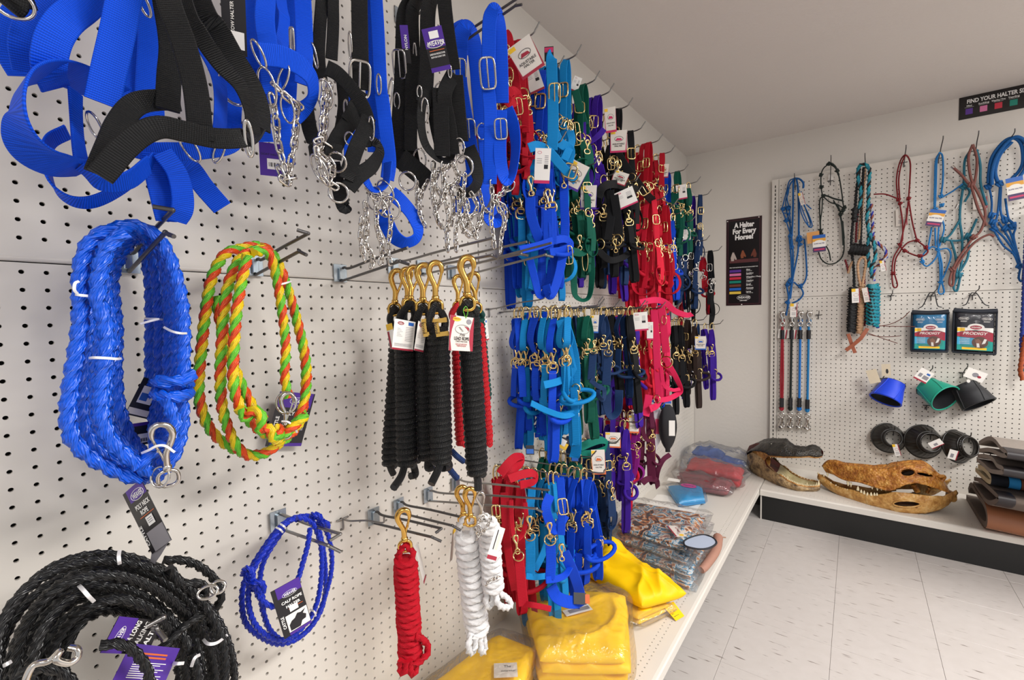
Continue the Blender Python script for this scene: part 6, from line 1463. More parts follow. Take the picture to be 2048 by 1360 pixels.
cords(t1, FB, .0036, [[(315, 430, .06), (250, 470, .05), (215, 600, .04), (168, 780, .03), (155, 830, .03), (190, 930, .03), (240, 1080, .03), (272, 1170, .03)], [(310, 432, .06), (240, 560, .05), (220, 680, .04), (240, 790, .03), (262, 900, .03)], [(300, 450, .05), (255, 520, .04), (232, 640, .035), (205, 720, .03), (215, 860, .025), (255, 1000, .02), (285, 1150, .02)],
  [(165, 820, .035), (200, 800, .035), (260, 790, .035), (262, 830, .035), (230, 930, .03), (200, 990, .03)], [(180, 880, .03), (250, 900, .03), (270, 1010, .03)], [(405, 600, .06), (392, 820, .06), (450, 980, .06), (520, 1065, .06), (545, 1035, .06), (500, 900, .06), (430, 760, .06)], [(415, 640, .055), (410, 800, .055), (470, 960, .055), (505, 1065, .05), (520, 1000, .05), (470, 850, .05), (430, 740, .05)], [(470, 770, .05), (535, 830, .05)]], *A1)
cords(t1, FB, .006, [[(312, 430, .06), (302, 520, .05), (298, 800, .04), (288, 1080, .035), (270, 1330, .03)], [(340, 432, .06), (362, 560, .05), (372, 850, .04), (372, 1180, .03)], [(310, 430, .06), (380, 440, .065), (430, 490, .07), (430, 560, .06)]], *A1)
cords(t1, FB, .0055, [[(448, 200, .03), (460, 330, .03), (462, 460, .03), (440, 600, .035), (432, 655, .04)], [(455, 150, .03), (470, 300, .03), (468, 470, .03)], [(505, 180, .035), (497, 300, .035), (470, 440, .03), (455, 560, .03)], [(535, 220, .03), (545, 340, .03), (545, 440, .03), (512, 490, .03), (475, 465, .03)], [(512, 490, .03), (528, 530, .03), (505, 565, .03), (465, 585, .03)], [(455, 440, .035), (435, 480, .035), (445, 550, .035), (440, 620, .04)]], *A2)
knots(t1, FB, [(262, 1175), (280, 1330), (375, 1190), (360, 1230), (385, 1290), (170, 830), (240, 820), (210, 980)], *A1, r=.011); knots(t1, FB, [(510, 225), (512, 488), (458, 462), (440, 480), (440, 580)], *A2, r=.012)
fcard(t1, [F_ for F_ in [(1602, 411), (1611, 408), (1604, 378), (1600, 386)]], .08, smalltag, [CREAM, YELLOW, RED, GREY])
fpeg((1661, 362), (1662, 316), 'peg hook holding the thin black rope halter', .13)
t2 = thing('rope_halter', F(1660, 330, .06), 'thin black rope halter drawn out in a tall open loop with an orange card', 'halter', GH)
cords(t2, FBK, .0036, [[(765, 245, .1), (695, 300, .07), (662, 390, .05), (662, 540, .04), (680, 655, .04)], [(775, 245, .1), (850, 300, .07), (892, 400, .05), (930, 620, .04), (945, 750, .04), (962, 820, .04)], [(690, 670, .04), (780, 742, .04), (870, 770, .04), (930, 805, .04)], [(682, 660, .04), (645, 720, .035), (645, 900, .03), (655, 1150, .03)], [(682, 660, .04), (672, 850, .03), (655, 980, .03), (658, 1170, .03)], [(870, 770, .04), (905, 850, .04), (905, 900, .04), (930, 1050, .035), (945, 1300, .03)], [(960, 830, .04), (930, 900, .04), (905, 860, .04), (820, 715, .04)]], *A1)
cords(t2, FBK, .0052, [[(680, 655, .045), (740, 660, .045), (830, 695, .045), (945, 722, .045)], [(765, 240, .1), (800, 240, .1), (850, 290, .08), (890, 390, .055)]], *A1)
cords(t2, FBK, .004, [[(1030, 700, .03), (1060, 850, .03), (1075, 1050, .03), (1070, 1180, .03), (1030, 1275, .03), (950, 1335, .03), (850, 1345, .03), (765, 1280, .03), (728, 1180, .03)], [(1055, 760, .03), (1078, 1000, .03)], [(830, 1100, .04), (870, 1180, .04), (892, 1300, .04)]], *A4)
knots(t2, FBK, [(762, 245, .1), (660, 390, .05), (872, 335, .06), (665, 545), (655, 1110), (660, 1150), (965, 810), (945, 850), (915, 900), (690, 660)], *A1, r=.0095, d=.04)
fcard(t2, [(1626, 505), (1652, 502), (1651, 470), (1640, 472)], .06, showtag, SHM)
fcard(t2, [(1615, 488), (1640, 484), (1636, 467), (1628, 467)], .055, lambda *a: None, [mat('tan_card', '#d89a56', .5)], 'tag_flap')
fcard(t2, [(1656, 361), (1667, 360), (1668, 349), (1657, 349)], .02, lambda *a: None, [PAPER], 'price_sticker')
fpeg((1732, 352), (1730, 312), 'peg hook carrying the heavy bunch of split lead ropes', .14)
TEALR = [fibre('teal_strand', '#17a3b4', .4), fibre('black_strand', '#101518', .4), fibre('teal_strand_two', '#1d8fa8', .4)]; MULT = [fibre('royal_strand', '#2433b8', .4), fibre('white_strand', '#cfd3dd', .4), fibre('orange_fleck_strand', '#a9593c', .4)]
TANR = fibre('tan_rope', '#d9ac84', .55); BKR = fibre('black_rope', '#121417', .5); REDR = fibre('dark_red_rope', '#7b1420', .5); LEATH = mat('tan_leather', '#a85a3a', .55, noise=.4, nscale=60); DKLE = mat('brown_leather', '#6a3a30', .5)
GL = 'lead ropes bunched on one far peg'
def frope(parent, mt, R, rows, **k):
    for r_ in rows:
        P = cat(np.array([F(1650 + q[0] / 3.238, 300 + q[1] / 3.238, q[2]) for q in r_]), 8); mb = MB(); rope(mb, P, R, per=6, m=3, **k); mb.build('rope_strand', mt, parent)
def fcoil(parent, mt, R, A, B, wpx, turns, **k):
    a, b = [F(1650 + q[0] / 3.238, 300 + q[1] / 3.238, q[2]) for q in (A, B)]; wa = wpx / 2 / 3.238 / ppm((a + b) / 2) - R
    mb = MB(); rope(mb, coil(a, b, wa, wa * .8, turns, R, .006, .05, 3), R, per=5, m=3, **k); mb.build('wrapped_rope', mt, parent)
    mb = MB(); tube(mb, [a, a * .7 + b * .3, a * .3 + b * .7, b], wa, 10); mb.build('inner_strands', mt, parent)
l1 = thing('lead_rope', F(1712, 420, .06), 'black rope lead with a white card, hanging in a knotted bundle on the far pegboard', 'lead rope', GL)
frope(l1, BKR, .0085, [[(225, 120, .10), (205, 250, .07), (195, 380, .06), (180, 480, .05), (170, 620, .05), (185, 760, .05), (190, 890, .06)], [(250, 110, .1), (240, 300, .06), (235, 480, .05), (230, 620, .05)]])
fcoil(l1, BKR, .009, (185, 890, .065), (170, 1180, .065), 62, 17); fcoil(l1, BKR, .010, (160, 640, .07), (285, 650, .07), 84, 6); fcoil(l1, BKR, .009, (195, 375, .07), (190, 460, .07), 50, 3)
fcard(l1, [(1704, 606), (1720, 605), (1719, 577), (1702, 578)], .105, smalltag, STM)
l2 = thing('lead_rope', F(1720, 500, .08), 'tan rope lead with leather poppers crossing at its foot', 'lead rope', GL)
frope(l2, TANR, .0085, [[(230, 880, .075), (215, 800, .08), (215, 730, .08), (245, 692, .08), (265, 720, .08), (255, 800, .08), (240, 880, .075)], [(180, 720, .05), (160, 760, .05), (150, 800, .05)], [(255, 120, .08), (250, 260, .06), (235, 420, .05), (220, 580, .05)]])
fcoil(l2, TANR, .0085, (240, 870, .06), (222, 1190, .06), 50, 19)
mb = MB(); web(mb, cr(1650, 300, 3.238, [(275, 1155, .09), (235, 1215, .1), (185, 1260, .1), (135, 1298, .1)]), wpx=22 / 3.238, M=F); web(mb, cr(1650, 300, 3.238, [(150, 1190, .08), (170, 1250, .085), (195, 1315, .09)]), wpx=20 / 3.238, M=F); mb2 = mb; mb.build('leather_popper', LEATH, l2)
l3 = thing('lead_rope', F(1730, 470, .05), 'dark red rope lead showing between the black and tan ones', 'lead rope', GL)
frope(l3, REDR, .007, [[(215, 380, .05), (205, 480, .045), (200, 600, .04)], [(130, 710, .05), (145, 760, .05), (150, 790, .05)], [(255, 800, .05), (255, 900, .05), (262, 1080, .05), (255, 1140, .05)]])
fcard(l3, [(1729, 605), (1741, 603), (1743, 575), (1730, 576)], .1, smalltag, [CREAM, CREAM, RED, GREY])
l4 = thing('lead_rope', F(1740, 400, .1), 'teal and black twisted rope lead wrapped thick at its foot', 'lead rope', GL)
frope(l4, TEALR, .011, [[(262, 92, .12), (225, 100, .11), (212, 160, .09), (232, 270, .08), (225, 360, .07), (205, 400, .06)], [(262, 92, .12), (288, 130, .11), (282, 240, .09), (280, 360, .08), (272, 450, .08), (285, 540, .08), (278, 640, .08), (285, 760, .08)], [(290, 540, .09), (320, 620, .09), (325, 700, .09), (300, 760, .09), (305, 830, .085)]], mi=[0, 1, 2])
fcoil(l4, TEALR, .0115, (312, 870, .075), (308, 1135, .075), 86, 12, mi=[0, 1, 2])
fcard(l4, [(1763, 543), (1773, 541), (1770, 520), (1762, 522)], .09, smalltag, STM)
l5 = thing('lead_rope', F(1760, 500, .05), 'royal blue rope lead flecked with white and orange, behind the teal one', 'lead rope', GL)
frope(l5, MULT, .0095, [[(300, 350, .05), (308, 480, .05), (315, 570, .06), (370, 630, .06), (395, 670, .06), (370, 730, .06), (320, 770, .055), (315, 850, .05)], [(330, 600, .05), (385, 640, .05), (400, 690, .05), (350, 720, .05)]], mi=[0, 1, 2])
fcoil(l5, MULT, .010, (338, 1050, .05), (330, 1145, .05), 50, 5, mi=[0, 1, 2])
cords(l5, DKLE, .0022, [[(350, 1142, .06), (430, 1125, .07), (500, 1090, .08), (548, 1045, .09)], [(340, 1138, .06), (440, 1142, .07), (585, 1143, .08)], [(265, 1190, .07), (330, 1205, .08), (400, 1210, .08), (485, 1204, .09)], [(265, 1180, .07), (360, 1215, .08), (470, 1252, .09)]], *A5, name='leather_lace')
fpeg((1808, 325), (1812, 296), 'peg hook holding the dark red rope halter')
t4 = thing('rope_halter', F(1810, 312, .05), 'dark red rope halter with a loose tail pointing toward the lead ropes', 'halter', GH)
cords(t4, FRD, .0040, [[(165, 765), (157, 650), (175, 550, .05), (208, 503, .09), (237, 545, .05), (236, 650), (228, 762)], [(176, 765), (170, 650), (185, 560, .05), (208, 506, .09)], [(165, 762, .04), (90, 735, .05), (22, 735, .06)], [(176, 790), (192, 900), (192, 1000), (178, 1030)], [(226, 775), (218, 860), (190, 980), (178, 1040)], [(230, 775), (250, 900), (277, 1008)], [(277, 1008), (330, 1050, .05), (340, 1080, .06), (295, 1103, .06), (205, 1070, .04), (178, 1040)], [(190, 1055), (225, 1020), (277, 1006)], [(180, 1040), (140, 1110), (130, 1200), (135, 1272), (150, 1288), (162, 1268), (145, 1200), (152, 1120), (190, 1055)]], *A3)
knots(t4, FRD, [(168, 768), (178, 790), (228, 762), (178, 1032), (277, 1008), (330, 1050, .05), (295, 1100, .06), (205, 1070, .04), (135, 1203)], *A3)
fcard(t4, [(1792, 453), (1815, 450), (1815, 417), (1791, 419)], .015, smalltag, [CREAM, CREAM, RED, GREY])
fpeg((1877, 317), (1886, 278), 'peg hook holding the light blue rope halter', .1)
t5 = thing('rope_halter', F(1880, 306, .05), 'light blue rope halter with a picture card at its middle', 'halter', GH)
cords(t5, FLB, .0042, [[(385, 825), (390, 700), (395, 540), (412, 492, .07), (430, 520), (431, 650), (420, 745)], [(380, 810), (383, 680), (388, 540), (412, 488, .075)], [(428, 752), (490, 716), (550, 672, .05)], [(415, 830), (402, 1000), (405, 1062)], [(365, 930), (345, 1045)], [(385, 935), (388, 1040)], [(345, 1055), (310, 1100), (310, 1140), (340, 1160), (390, 1112), (405, 1065)], [(345, 1055), (372, 1045), (402, 1062)], [(410, 1062), (460, 1058), (478, 1105), (445, 1200), (420, 1250)], [(400, 1070), (413, 1150), (415, 1250)], [(408, 1070), (425, 1150), (424, 1250)], [(418, 1255), (404, 1310), (420, 1326), (438, 1310), (424, 1255)], [(425, 880), (438, 940), (410, 1045)]], *A3)
knots(t5, FLB, [(420, 748), (425, 800), (385, 822), (402, 1062), (310, 1135), (420, 1255), (342, 1055)], *A3)
fcard(t5, [(1850, 451), (1881, 454), (1883, 420), (1858, 418)], .055, showtag, SHM)
fpeg((1950, 302), (1957, 268), 'peg hook holding the brown and the teal rope halters', .11)
t6 = thing('rope_halter', F(1955, 285, .07), 'brown rope halter looped small at the top, in front of the teal one', 'halter', GH)
cords(t6, FBR, .0062, [[(608, 440, .09), (582, 520, .07), (600, 650, .06), (650, 750, .06), (682, 850, .06), (655, 950, .06), (600, 1005, .06), (520, 1120, .06), (482, 1200, .06), (470, 1262, .06), (490, 1272, .06), (502, 1185, .06), (560, 1090, .06), (625, 1015, .06), (700, 975, .06), (735, 985, .06)], [(608, 440, .09), (632, 520, .07), (627, 620, .06), (602, 685, .06), (540, 620, .07), (490, 575, .08)], [(600, 690, .06), (640, 820, .06), (690, 920, .06)]], *A3)
knots(t6, FBR, [(598, 680, .06), (612, 990, .06), (490, 1180, .06)], *A3, r=.012)
mb = MB(); tube(mb, [F(1740 + 497 / 2.958, 140 + 580 / 2.958, .08), F(1740 + 484 / 2.958, 140 + 568 / 2.958, .08)], .0075, 8); mb.build('metal_tip', CHROME, t6)
fcard(t6, [(1946, 420), (1975, 416), (1976, 398), (1950, 396)], .02, smalltag, [CREAM, CREAM, RED, GREY])
t7 = thing('rope_halter', F(1950, 300, .03), 'teal rope halter with a round noseband, behind the brown one', 'halter', GH)
cords(t7, FTE, .0058, [[(590, 480, .06), (560, 540, .05), (555, 660), (535, 800), (532, 900), (545, 1000), (540, 1150), (520, 1215), (495, 1285), (515, 1305), (535, 1215)], [(630, 470, .06), (652, 560, .05), (655, 680), (690, 800, .03)], [(535, 880), (475, 975), (435, 1000)], [(435, 1005), (520, 1010), (580, 985), (632, 880)], [(582, 985), (580, 1100), (535, 1190)], [(480, 1010), (505, 1100), (515, 1200)], [(555, 680), (590, 720), (560, 780)]], *A3)
knots(t7, FTE, [(435, 1005), (580, 985), (525, 1215), (555, 690)], *A3, r=.014)
mb = MB(); tube(mb, [F(1740 + 520 / 2.958, 140 + 795 / 2.958, .06), F(1740 + 508 / 2.958, 140 + 820 / 2.958, .06)], .007, 8); mb.build('metal_tip', CHROME, t7)
fpeg((2009, 296), (2029, 264), 'peg hook holding the coiled blue rope halter', .12)
t8 = thing('rope_halter', F(2020, 290, .07), 'dark blue rope halter with a thick round coil and a picture card', 'halter', GH)
cords(t8, FB, .0085, [[(700, 670, .04), (705, 600, .05), (725, 510, .06), (790, 425, .07), (850, 402, .08), (895, 440, .07), (905, 540, .06), (880, 600, .05), (840, 640, .05)], [(720, 680, .05), (722, 600, .06), (750, 510, .07), (810, 430, .08), (870, 395, .09), (925, 440, .08), (925, 560, .07), (880, 640, .06)], [(760, 680, .04), (740, 600, .05), (770, 500, .06), (840, 425, .07)]], *A3)
cords(t8, FB, .0048, [[(700, 670), (720, 780), (715, 900), (740, 960)], [(770, 680), (755, 850), (740, 930), (800, 1000), (860, 1090), (890, 1180)], [(775, 690), (775, 850), (830, 960), (880, 1120)], [(800, 760), (820, 880), (860, 930), (850, 990), (890, 1150)], [(740, 960), (790, 1040), (850, 1090), (885, 1170)], [(890, 1170), (880, 1230), (900, 1250), (908, 1180)], [(780, 860), (840, 900), (850, 940), (800, 930)], [(760, 900), (830, 1010), (875, 1110)]], *A3)
knots(t8, FB, [(768, 675, .05), (720, 860), (725, 900), (735, 940), (800, 890), (845, 920), (885, 1160), (800, 940), (700, 690)], *A3, r=.013)
fcard(t8, [(2017, 403), (2052, 396), (2052, 354), (2008, 359)], .07, showtag, SHM)
fpeg((1782, 591), (1785, 586), 'bare short peg under the tail of the dark red rope halter', .05); fpeg((1637, 630), (1638, 626), 'bare short peg beside the bungee ties', .04); fpeg((1853, 811), (1850, 818), 'bare short peg below the turquoise bell boot', .03)

# bungee trailer ties
GT = 'bungee ties in a row'
for k, (x0, y0, x1, y1, c, c2, lab, wd) in enumerate([(1565, 626, 1563, 850, '#a81e2e', '#6e1420', 'red stretch tie with nickel snaps at both ends', 2), (1584, 626, 1580, 850, '#1c2420', '#0e1512', 'black stretch tie with nickel snaps at both ends', 1), (1601, 626, 1598, 850, '#1673c9', '#1161ae', 'bright blue stretch tie with nickel snaps, between the black tie and the other blue one', 1), (1618, 626, 1614, 853, '#1c7fc0', '#155f92', 'blue stretch tie with nickel snaps, farthest from the slotted post', 1)]):
    cm = braid('tie_cord_%d' % k, c, c2, 900); q = F(x0, y0, .03); o = thing('bungee_tie', q, lab, 'tie', GT)
    d = .025; ys = [y0 + 24, y0 + 60, y0 + 130, y1 - 44, y1 - 30]
    for s in ((-1, 1) if wd == 2 else (0,)):
        mb = MB(); tube(mb, cat(np.array([F(x0 + (x1 - x0) * (y - y0) / (y1 - y0) + s * (1.2 if 0 < i < 4 else .4) * (1.8 if i == 2 else 1), y, d) for i, y in enumerate(ys)]), 6), .0058 if wd == 2 else .0068, 8); mb.build('stretch_cord', cm, o)
    for ya, yb in ((y0 + 34, y0 + 52), (y1 - 54, y1 - 36)):
        mb = MB(); tube(mb, [F(x0 + (x1 - x0) * (y - y0) / (y1 - y0), y, d) for y in (ya, (ya + yb) / 2, yb)], .0125, 10); mb.build('heat_sleeve', BLACKC, o)
    for ya in (y0 + 20, y1 - 30):
        mb = MB(); c = F(x0 + (x1 - x0) * (ya - y0) / (y1 - y0), ya, d); r_, u_, t_ = facing(c); ring(mb, c + u_ * .012, r_, u_, .009, .014, .0055, 12, 6); mb.build('cord_loop', cm, o)
    xb = lambda y: x0 + (x1 - x0) * (y - y0) / (y1 - y0)
    snap(o, F(xb(y0), y0 - 2, .03), F(xb(y0 + 26), y0 + 26, .03), m=CHROME, rr=1.8); snap(o, F(xb(y1), y1 + 6, .03), F(xb(y1 - 24), y1 - 24, .03), m=CHROME, rr=1.7)
    if k < 2: fcard(o, [(x0 - 10, 676), (x0 + 7, 678), (x0 + 7, 660), (x0 - 10, 658)], .02, lambda mb, O, R, U, w, h: quad(mb, O, R, U, .85 * w, 0, w, h, 1, .0004), [PAPER, RED])
    if k == 1: fcard(o, [(1580, 634), (1594, 634), (1594, 607), (1579, 607)], .05, smalltag, STM)
fpeg((1590, 622), (1592, 618), 'hidden peg behind the white card of the bungee ties', .05)

# two zipped vinyl packs
NEO = mat('navy_binding', '#141a26', .7); VIN = film('clear_vinyl', gloss=.03, rough=.1, wr=.25, scale=30, haze=.01)
AQUA = mat('aqua_neoprene', '#0a6f9e', .7); DKN = mat('dark_neoprene', '#1b1c26', .7); TEALP = mat('teal_print', '#14968c', .45); AQP = mat('pale_blue_print', '#3aa3cc', .45); HORSEP = mat('brown_horse_print', '#5e3a2e', .5)
def pack(q4, body, label, d=.05):
    bl, br, tr, tl = [F(*p, d) for p in q4]; c = (bl + br + tr + tl) / 4
    o = thing('leg_wrap_pack', c, label, 'pack', 'zipped vinyl packs')
    R = nrm(br - bl); w = np.linalg.norm(br - bl); U = AX[2]; h = (np.linalg.norm(tl - bl) + np.linalg.norm(tr - br)) / 2; O = bl; n = np.cross(R, U)
    def puff(hw, hh, dep, back=0.0):
        s = np.linspace(-1, 1, 15); a, b = np.meshgrid(s, s, indexing='ij')
        z = dep * (1 - np.abs(a) ** 4) ** .5 * (1 - np.abs(b) ** 6) ** .5
        return O + R * (w / 2 + a * hw)[..., None] + U * (h / 2 + b * hh)[..., None] + n * (z + back)[..., None]
    mb = MB(); grid(mb, puff(w * .47, h * .47, .022)); grid(mb, puff(w * .47, h * .47, -.022)[::-1]); mb.build('folded_wraps', body, o)
    mb = MB(); quad(mb, O, R, U, .08 * w, .08 * h, .92 * w, .55 * h, 0, .0245); mb.build('backing_card', TEALP, o, smooth=False)
    mb = MB(); l = .0252
    poly(mb, O, R, U, [(.08 * w, .46 * h), (.08 * w, .38 * h), (.3 * w, .36 * h), (.5 * w, .35 * h), (.92 * w, .28 * h), (.92 * w, .47 * h), (.75 * w, .51 * h), (.5 * w, .525 * h), (.25 * w, .50 * h)], 1, l)
    poly(mb, O, R, U, [(.08 * w, .47 * h), (.25 * w, .505 * h), (.5 * w, .53 * h), (.75 * w, .515 * h), (.92 * w, .475 * h), (.92 * w, .58 * h), (.08 * w, .58 * h)], 0, l + .0002)
    poly(mb, O, R, U, disc(.52 * w, .585 * h, .2 * w, .085 * h), 0, l); poly(mb, O, R, U, disc(.52 * w, .585 * h, .14 * w, .045 * h), 1, l + .0004); text(mb, 'WEAVER', O, R, U, .52 * w, .57 * h, .06 * w, 0, l + .0008, .02, .22 * w)
    poly(mb, O, R, U, [(.08 * w, .49 * h), (.26 * w, .5 * h), (.26 * w, .57 * h), (.08 * w, .57 * h)], 2, l + .0004)
    text(mb, 'PRODIGY', O, R, U, .49 * w, .425 * h, .125 * w, 0, l + .0006, .02, .58 * w, 0, .25)
    quad(mb, O, R, U, .08 * w, .2 * h, .5 * w, .36 * h, 3, l)
    for k in range(4): quad(mb, O, R, U, .14 * w, (.33 - .035 * k) * h, .38 * w, (.338 - .035 * k) * h, 0, l + .0003)
    quad(mb, O, R, U, .2 * w, .095 * h, .78 * w, .145 * h, 2, l)
    poly(mb, O, R, U, disc(.62 * w, .26 * h, .19 * w, .125 * h), 4, l + .0005)
    poly(mb, O, R, U, [(.5 * w, .3 * h), (.58 * w, .34 * h), (.66 * w, .28 * h), (.62 * w, .18 * h), (.56 * w, .2 * h)], 5, l + .0008); poly(mb, O, R, U, [(.55 * w, .15 * h), (.62 * w, .15 * h), (.6 * w, .24 * h), (.54 * w, .24 * h)], 0, l + .001); poly(mb, O, R, U, [(.66 * w, .22 * h), (.74 * w, .24 * h), (.78 * w, .33 * h), (.72 * w, .34 * h)], 0, l + .001)
    for s in (-1, 1):
        text(mb, 'WEAVER', O, R, U, (.5 + s * .27) * w, .76 * h, .07 * w, 0, l - .001, .02, .19 * w); ring(mb, O + R * (.5 + s * .27) * w + U * .775 * h + n * (l - .001), R, U, .12 * w, .035 * h, .0006, 20, 4, 2, 0); text(mb, 'PRODIGY', O, R, U, (.5 + s * .27) * w, .70 * h, .05 * w, 0, l - .001, .02, .15 * w)
    mb.build('printed_insert', [PAPER, RED, YELLOW, AQP, HORSEP, mat('bay_print', '#8a5a44', .5)], o, smooth=False)
    mb = MB()
    tube(mb, cat(np.array([O + R * w * a + U * (h * .955 - .006 * math.sin(a * PI)) + n * .012 for a in (-.01, .25, .5, .75, 1.01)]), 5), .0125, 8); mb.build('top_binding', NEO, o)
    mb = MB(); tube(mb, cat(np.array([O + R * w * a + U * h * .02 + n * (.006 + .01 * math.sin(a * PI)) for a in (-.01, .25, .5, .75, 1.01)]), 5), .006, 8)
    mb.build('bottom_binding', NEO, o)
    for s in (0, 1): mb = MB(); tube(mb, [O + R * w * s + U * h * t_ + n * .006 for t_ in (.02, .5, .95)], .005, 8); mb.build('side_binding', NEO, o)
    mb = MB(); grid(mb, puff(w * .485, h * .47, .030)); mb.build('vinyl_window', VIN, o)
    return o, O, R, U, w, h, n
for q4, body, lab, hook, tip in (([(1822, 703), (1894, 705), (1902, 620), (1827, 620)], AQUA, 'clear zipped pack of aqua leg wraps with a teal and red insert', (1862, 592), (1874, 577)), ([(1905, 705), (1990, 710), (1995, 617), (1912, 617)], DKN, 'clear zipped pack of black leg wraps with a teal and red insert', (1945, 590), (1958, 577))):
    o, O, R, U, w, h, n = pack(q4, body, lab)
    fpeg(hook, tip, 'peg hook holding the ' + ('aqua' if body is AQUA else 'black') + ' leg wrap pack', .08)
    ap = F(tip[0] - 10, tip[1] + 9, .055)
    mb = MB(); wire(mb, [O + R * w * .2 + U * h * 1.06 + n * .01, O + R * w * .3 + U * h * 1.11 + n * .01, ap - R * .012 - U * .004, ap, ap + R * .012 - U * .004, O + R * w * .7 + U * h * 1.11 + n * .01, O + R * w * .82 + U * h * 1.06 + n * .01], .0026, 7); mb.build('wire_hanger', BLACKC, o)

# bell boots
def revolve(C, A, prof, n=36, ref=None, squash=1.0, wob=None):
    """surface about axis A from (along, radius) rows"""
    A = nrm(A); r0 = nrm(np.cross(A, ref if ref is not None else AX[2])); r1 = np.cross(A, r0); th = np.arange(n) * 2 * PI / n
    G = np.zeros((n, len(prof), 3))
    for j, (a, r) in enumerate(prof):
        rr = np.full(n, r) if wob is None else r * (1 + wob(th, j))
        G[:, j] = C + A * a + np.outer(np.cos(th) * rr, r0) + np.outer(np.sin(th) * rr * squash, r1)
    return G
GBB = 'neoprene bell boots'
def bellboot(px, py, d, axis, label, col, lin_, R0=.056, R1=.077, H=.112, overlap=True):
    C = F(px, py, d); A = nrm(axis); o = thing('bell_boot', C, label, 'bell boot', GBB); m = mat(label.split()[0] + '_neoprene', col, .55, sheen=.1); ml = mat(lin_ + '_lining', '#14161c' if lin_ == 'black' else '#14161c', .8)
    prof = [(-H / 2, R0), (-H / 4, R0 * 1.06), (0, R0 * 1.17), (H / 4, R0 + (R1 - R0) * .78), (H / 2, R1)]
    P2 = cat(np.array(prof), 4)
    mb = MB(); grid(mb, revolve(C, A, P2), 0, True); mb.build('outer_shell', m, o)
    mb = MB(); grid(mb, revolve(C, A, P2 - [0, .0045])[::-1], 0, True); mb.build('lining', ml, o)
    for a, r, mm, nm in ((-H / 2, R0 - .0022, BLACKC if lin_ == 'black' else m, 'top_binding'), (H / 2, R1 - .0022, m, 'hem_binding')):
        mb = MB(); r0 = nrm(np.cross(A, AX[2])); ring(mb, C + A * a, r0, np.cross(A, r0), r, r, .0042, 36, 8); mb.build(nm, mm, o)
    # the overlapping closure flap
    n = 14; G = np.zeros((n, len(P2), 3)); r0 = nrm(np.cross(A, AX[2])); r1 = np.cross(A, r0); t = toc(C); ph = math.atan2(t @ r1, t @ r0)
    for j, (a, r) in enumerate(P2):
        th = ph + np.linspace(-.9 + .5 * j / len(P2), .55 + .3 * j / len(P2), n)
        G[:, j] = C + A * a + np.outer(np.cos(th) * (r + .004), r0) + np.outer(np.sin(th) * (r + .004), r1)
    mb = MB(); grid(mb, G); 
    G2 = G.copy(); 
    for e in (G[0], G[-1]): tube(mb, e, .0030, 6)
    mb.build('closure_flap', m, o)
    return o
bb1 = bellboot(1779, 783, .07, (-.35, -.45, -.85), 'bright blue bell boot with a tan card, tipped toward the bungee ties', '#0a3fd6', 'black')
fcard(bb1, [(1741, 768), (1762, 764), (1785, 752), (1766, 750)], .12, lambda *a: None, [mat('kraft_card', '#cdbfa6', .6)]); fcard(bb1, [(1764, 752), (1782, 752), (1772, 736), (1752, 730)], .09, lambda mb, O, R, U, w, h: poly(mb, O, R, U, disc(.6 * w, .4 * h, .15 * w, .2 * h), 1, .0004), [mat('kraft_card', '#cdbfa6', .6), INK], 'tag_leaf')
bb2 = bellboot(1872, 785, .08, (.62, -.68, -.42), 'turquoise green bell boot with its dark opening facing out', '#0f9a80', 'black', .058, .078)
fcard(bb2, [(1826, 755), (1851, 768), (1872, 748), (1846, 736)], .13, lambda mb, O, R, U, w, h: (quad(mb, O, R, U, 0, 0, w, .12 * h, 1, .0004), quad(mb, O, R, U, .6 * w, .65 * h, .85 * w, .8 * h, 2, .0004), quad(mb, O, R, U, .15 * w, .3 * h, .4 * w, .6 * h, 3, .0004), quad(mb, O, R, U, .5 * w, .25 * h, .9 * w, .55 * h, 3, .0004)), [PAPER, RED, BLUEP, GREY])
bb3 = bellboot(1942, 790, .06, (.5, -.35, -.8), 'charcoal black bell boot with a white card, beside the turquoise one', '#17181d', 'black', .058, .075)
fcard(bb3, [(1926, 752), (1964, 766), (1977, 746), (1940, 735)], .07, lambda mb, O, R, U, w, h: (poly(mb, O, R, U, disc(.5 * w, .5 * h, .16 * w, .22 * h), 1, .0004), poly(mb, O, R, U, disc(.72 * w, .42 * h, .1 * w, .12 * h), 2, .0004)), [PAPER, GREY, RED])
mb = MB(); c = F(1937, 762, .125); r_, u_, t_ = facing(c); poly(mb, c, r_, u_, disc(0, 0, .007, .009), 0, 0); mb.build('reflective_dot', PAPER, bb3)
for q, s in (((1764, 757), 'blue'), ((1855, 748), 'turquoise'), ((1925, 745), 'charcoal')): fpeg(q, (q[0] + 10, q[1] - 12), 'peg hook holding the %s bell boot' % s, .07)
RUB = mat('black_rubber', '#17130f', .32, 0, .6)
GRB = 'ribbed rubber bell boots'
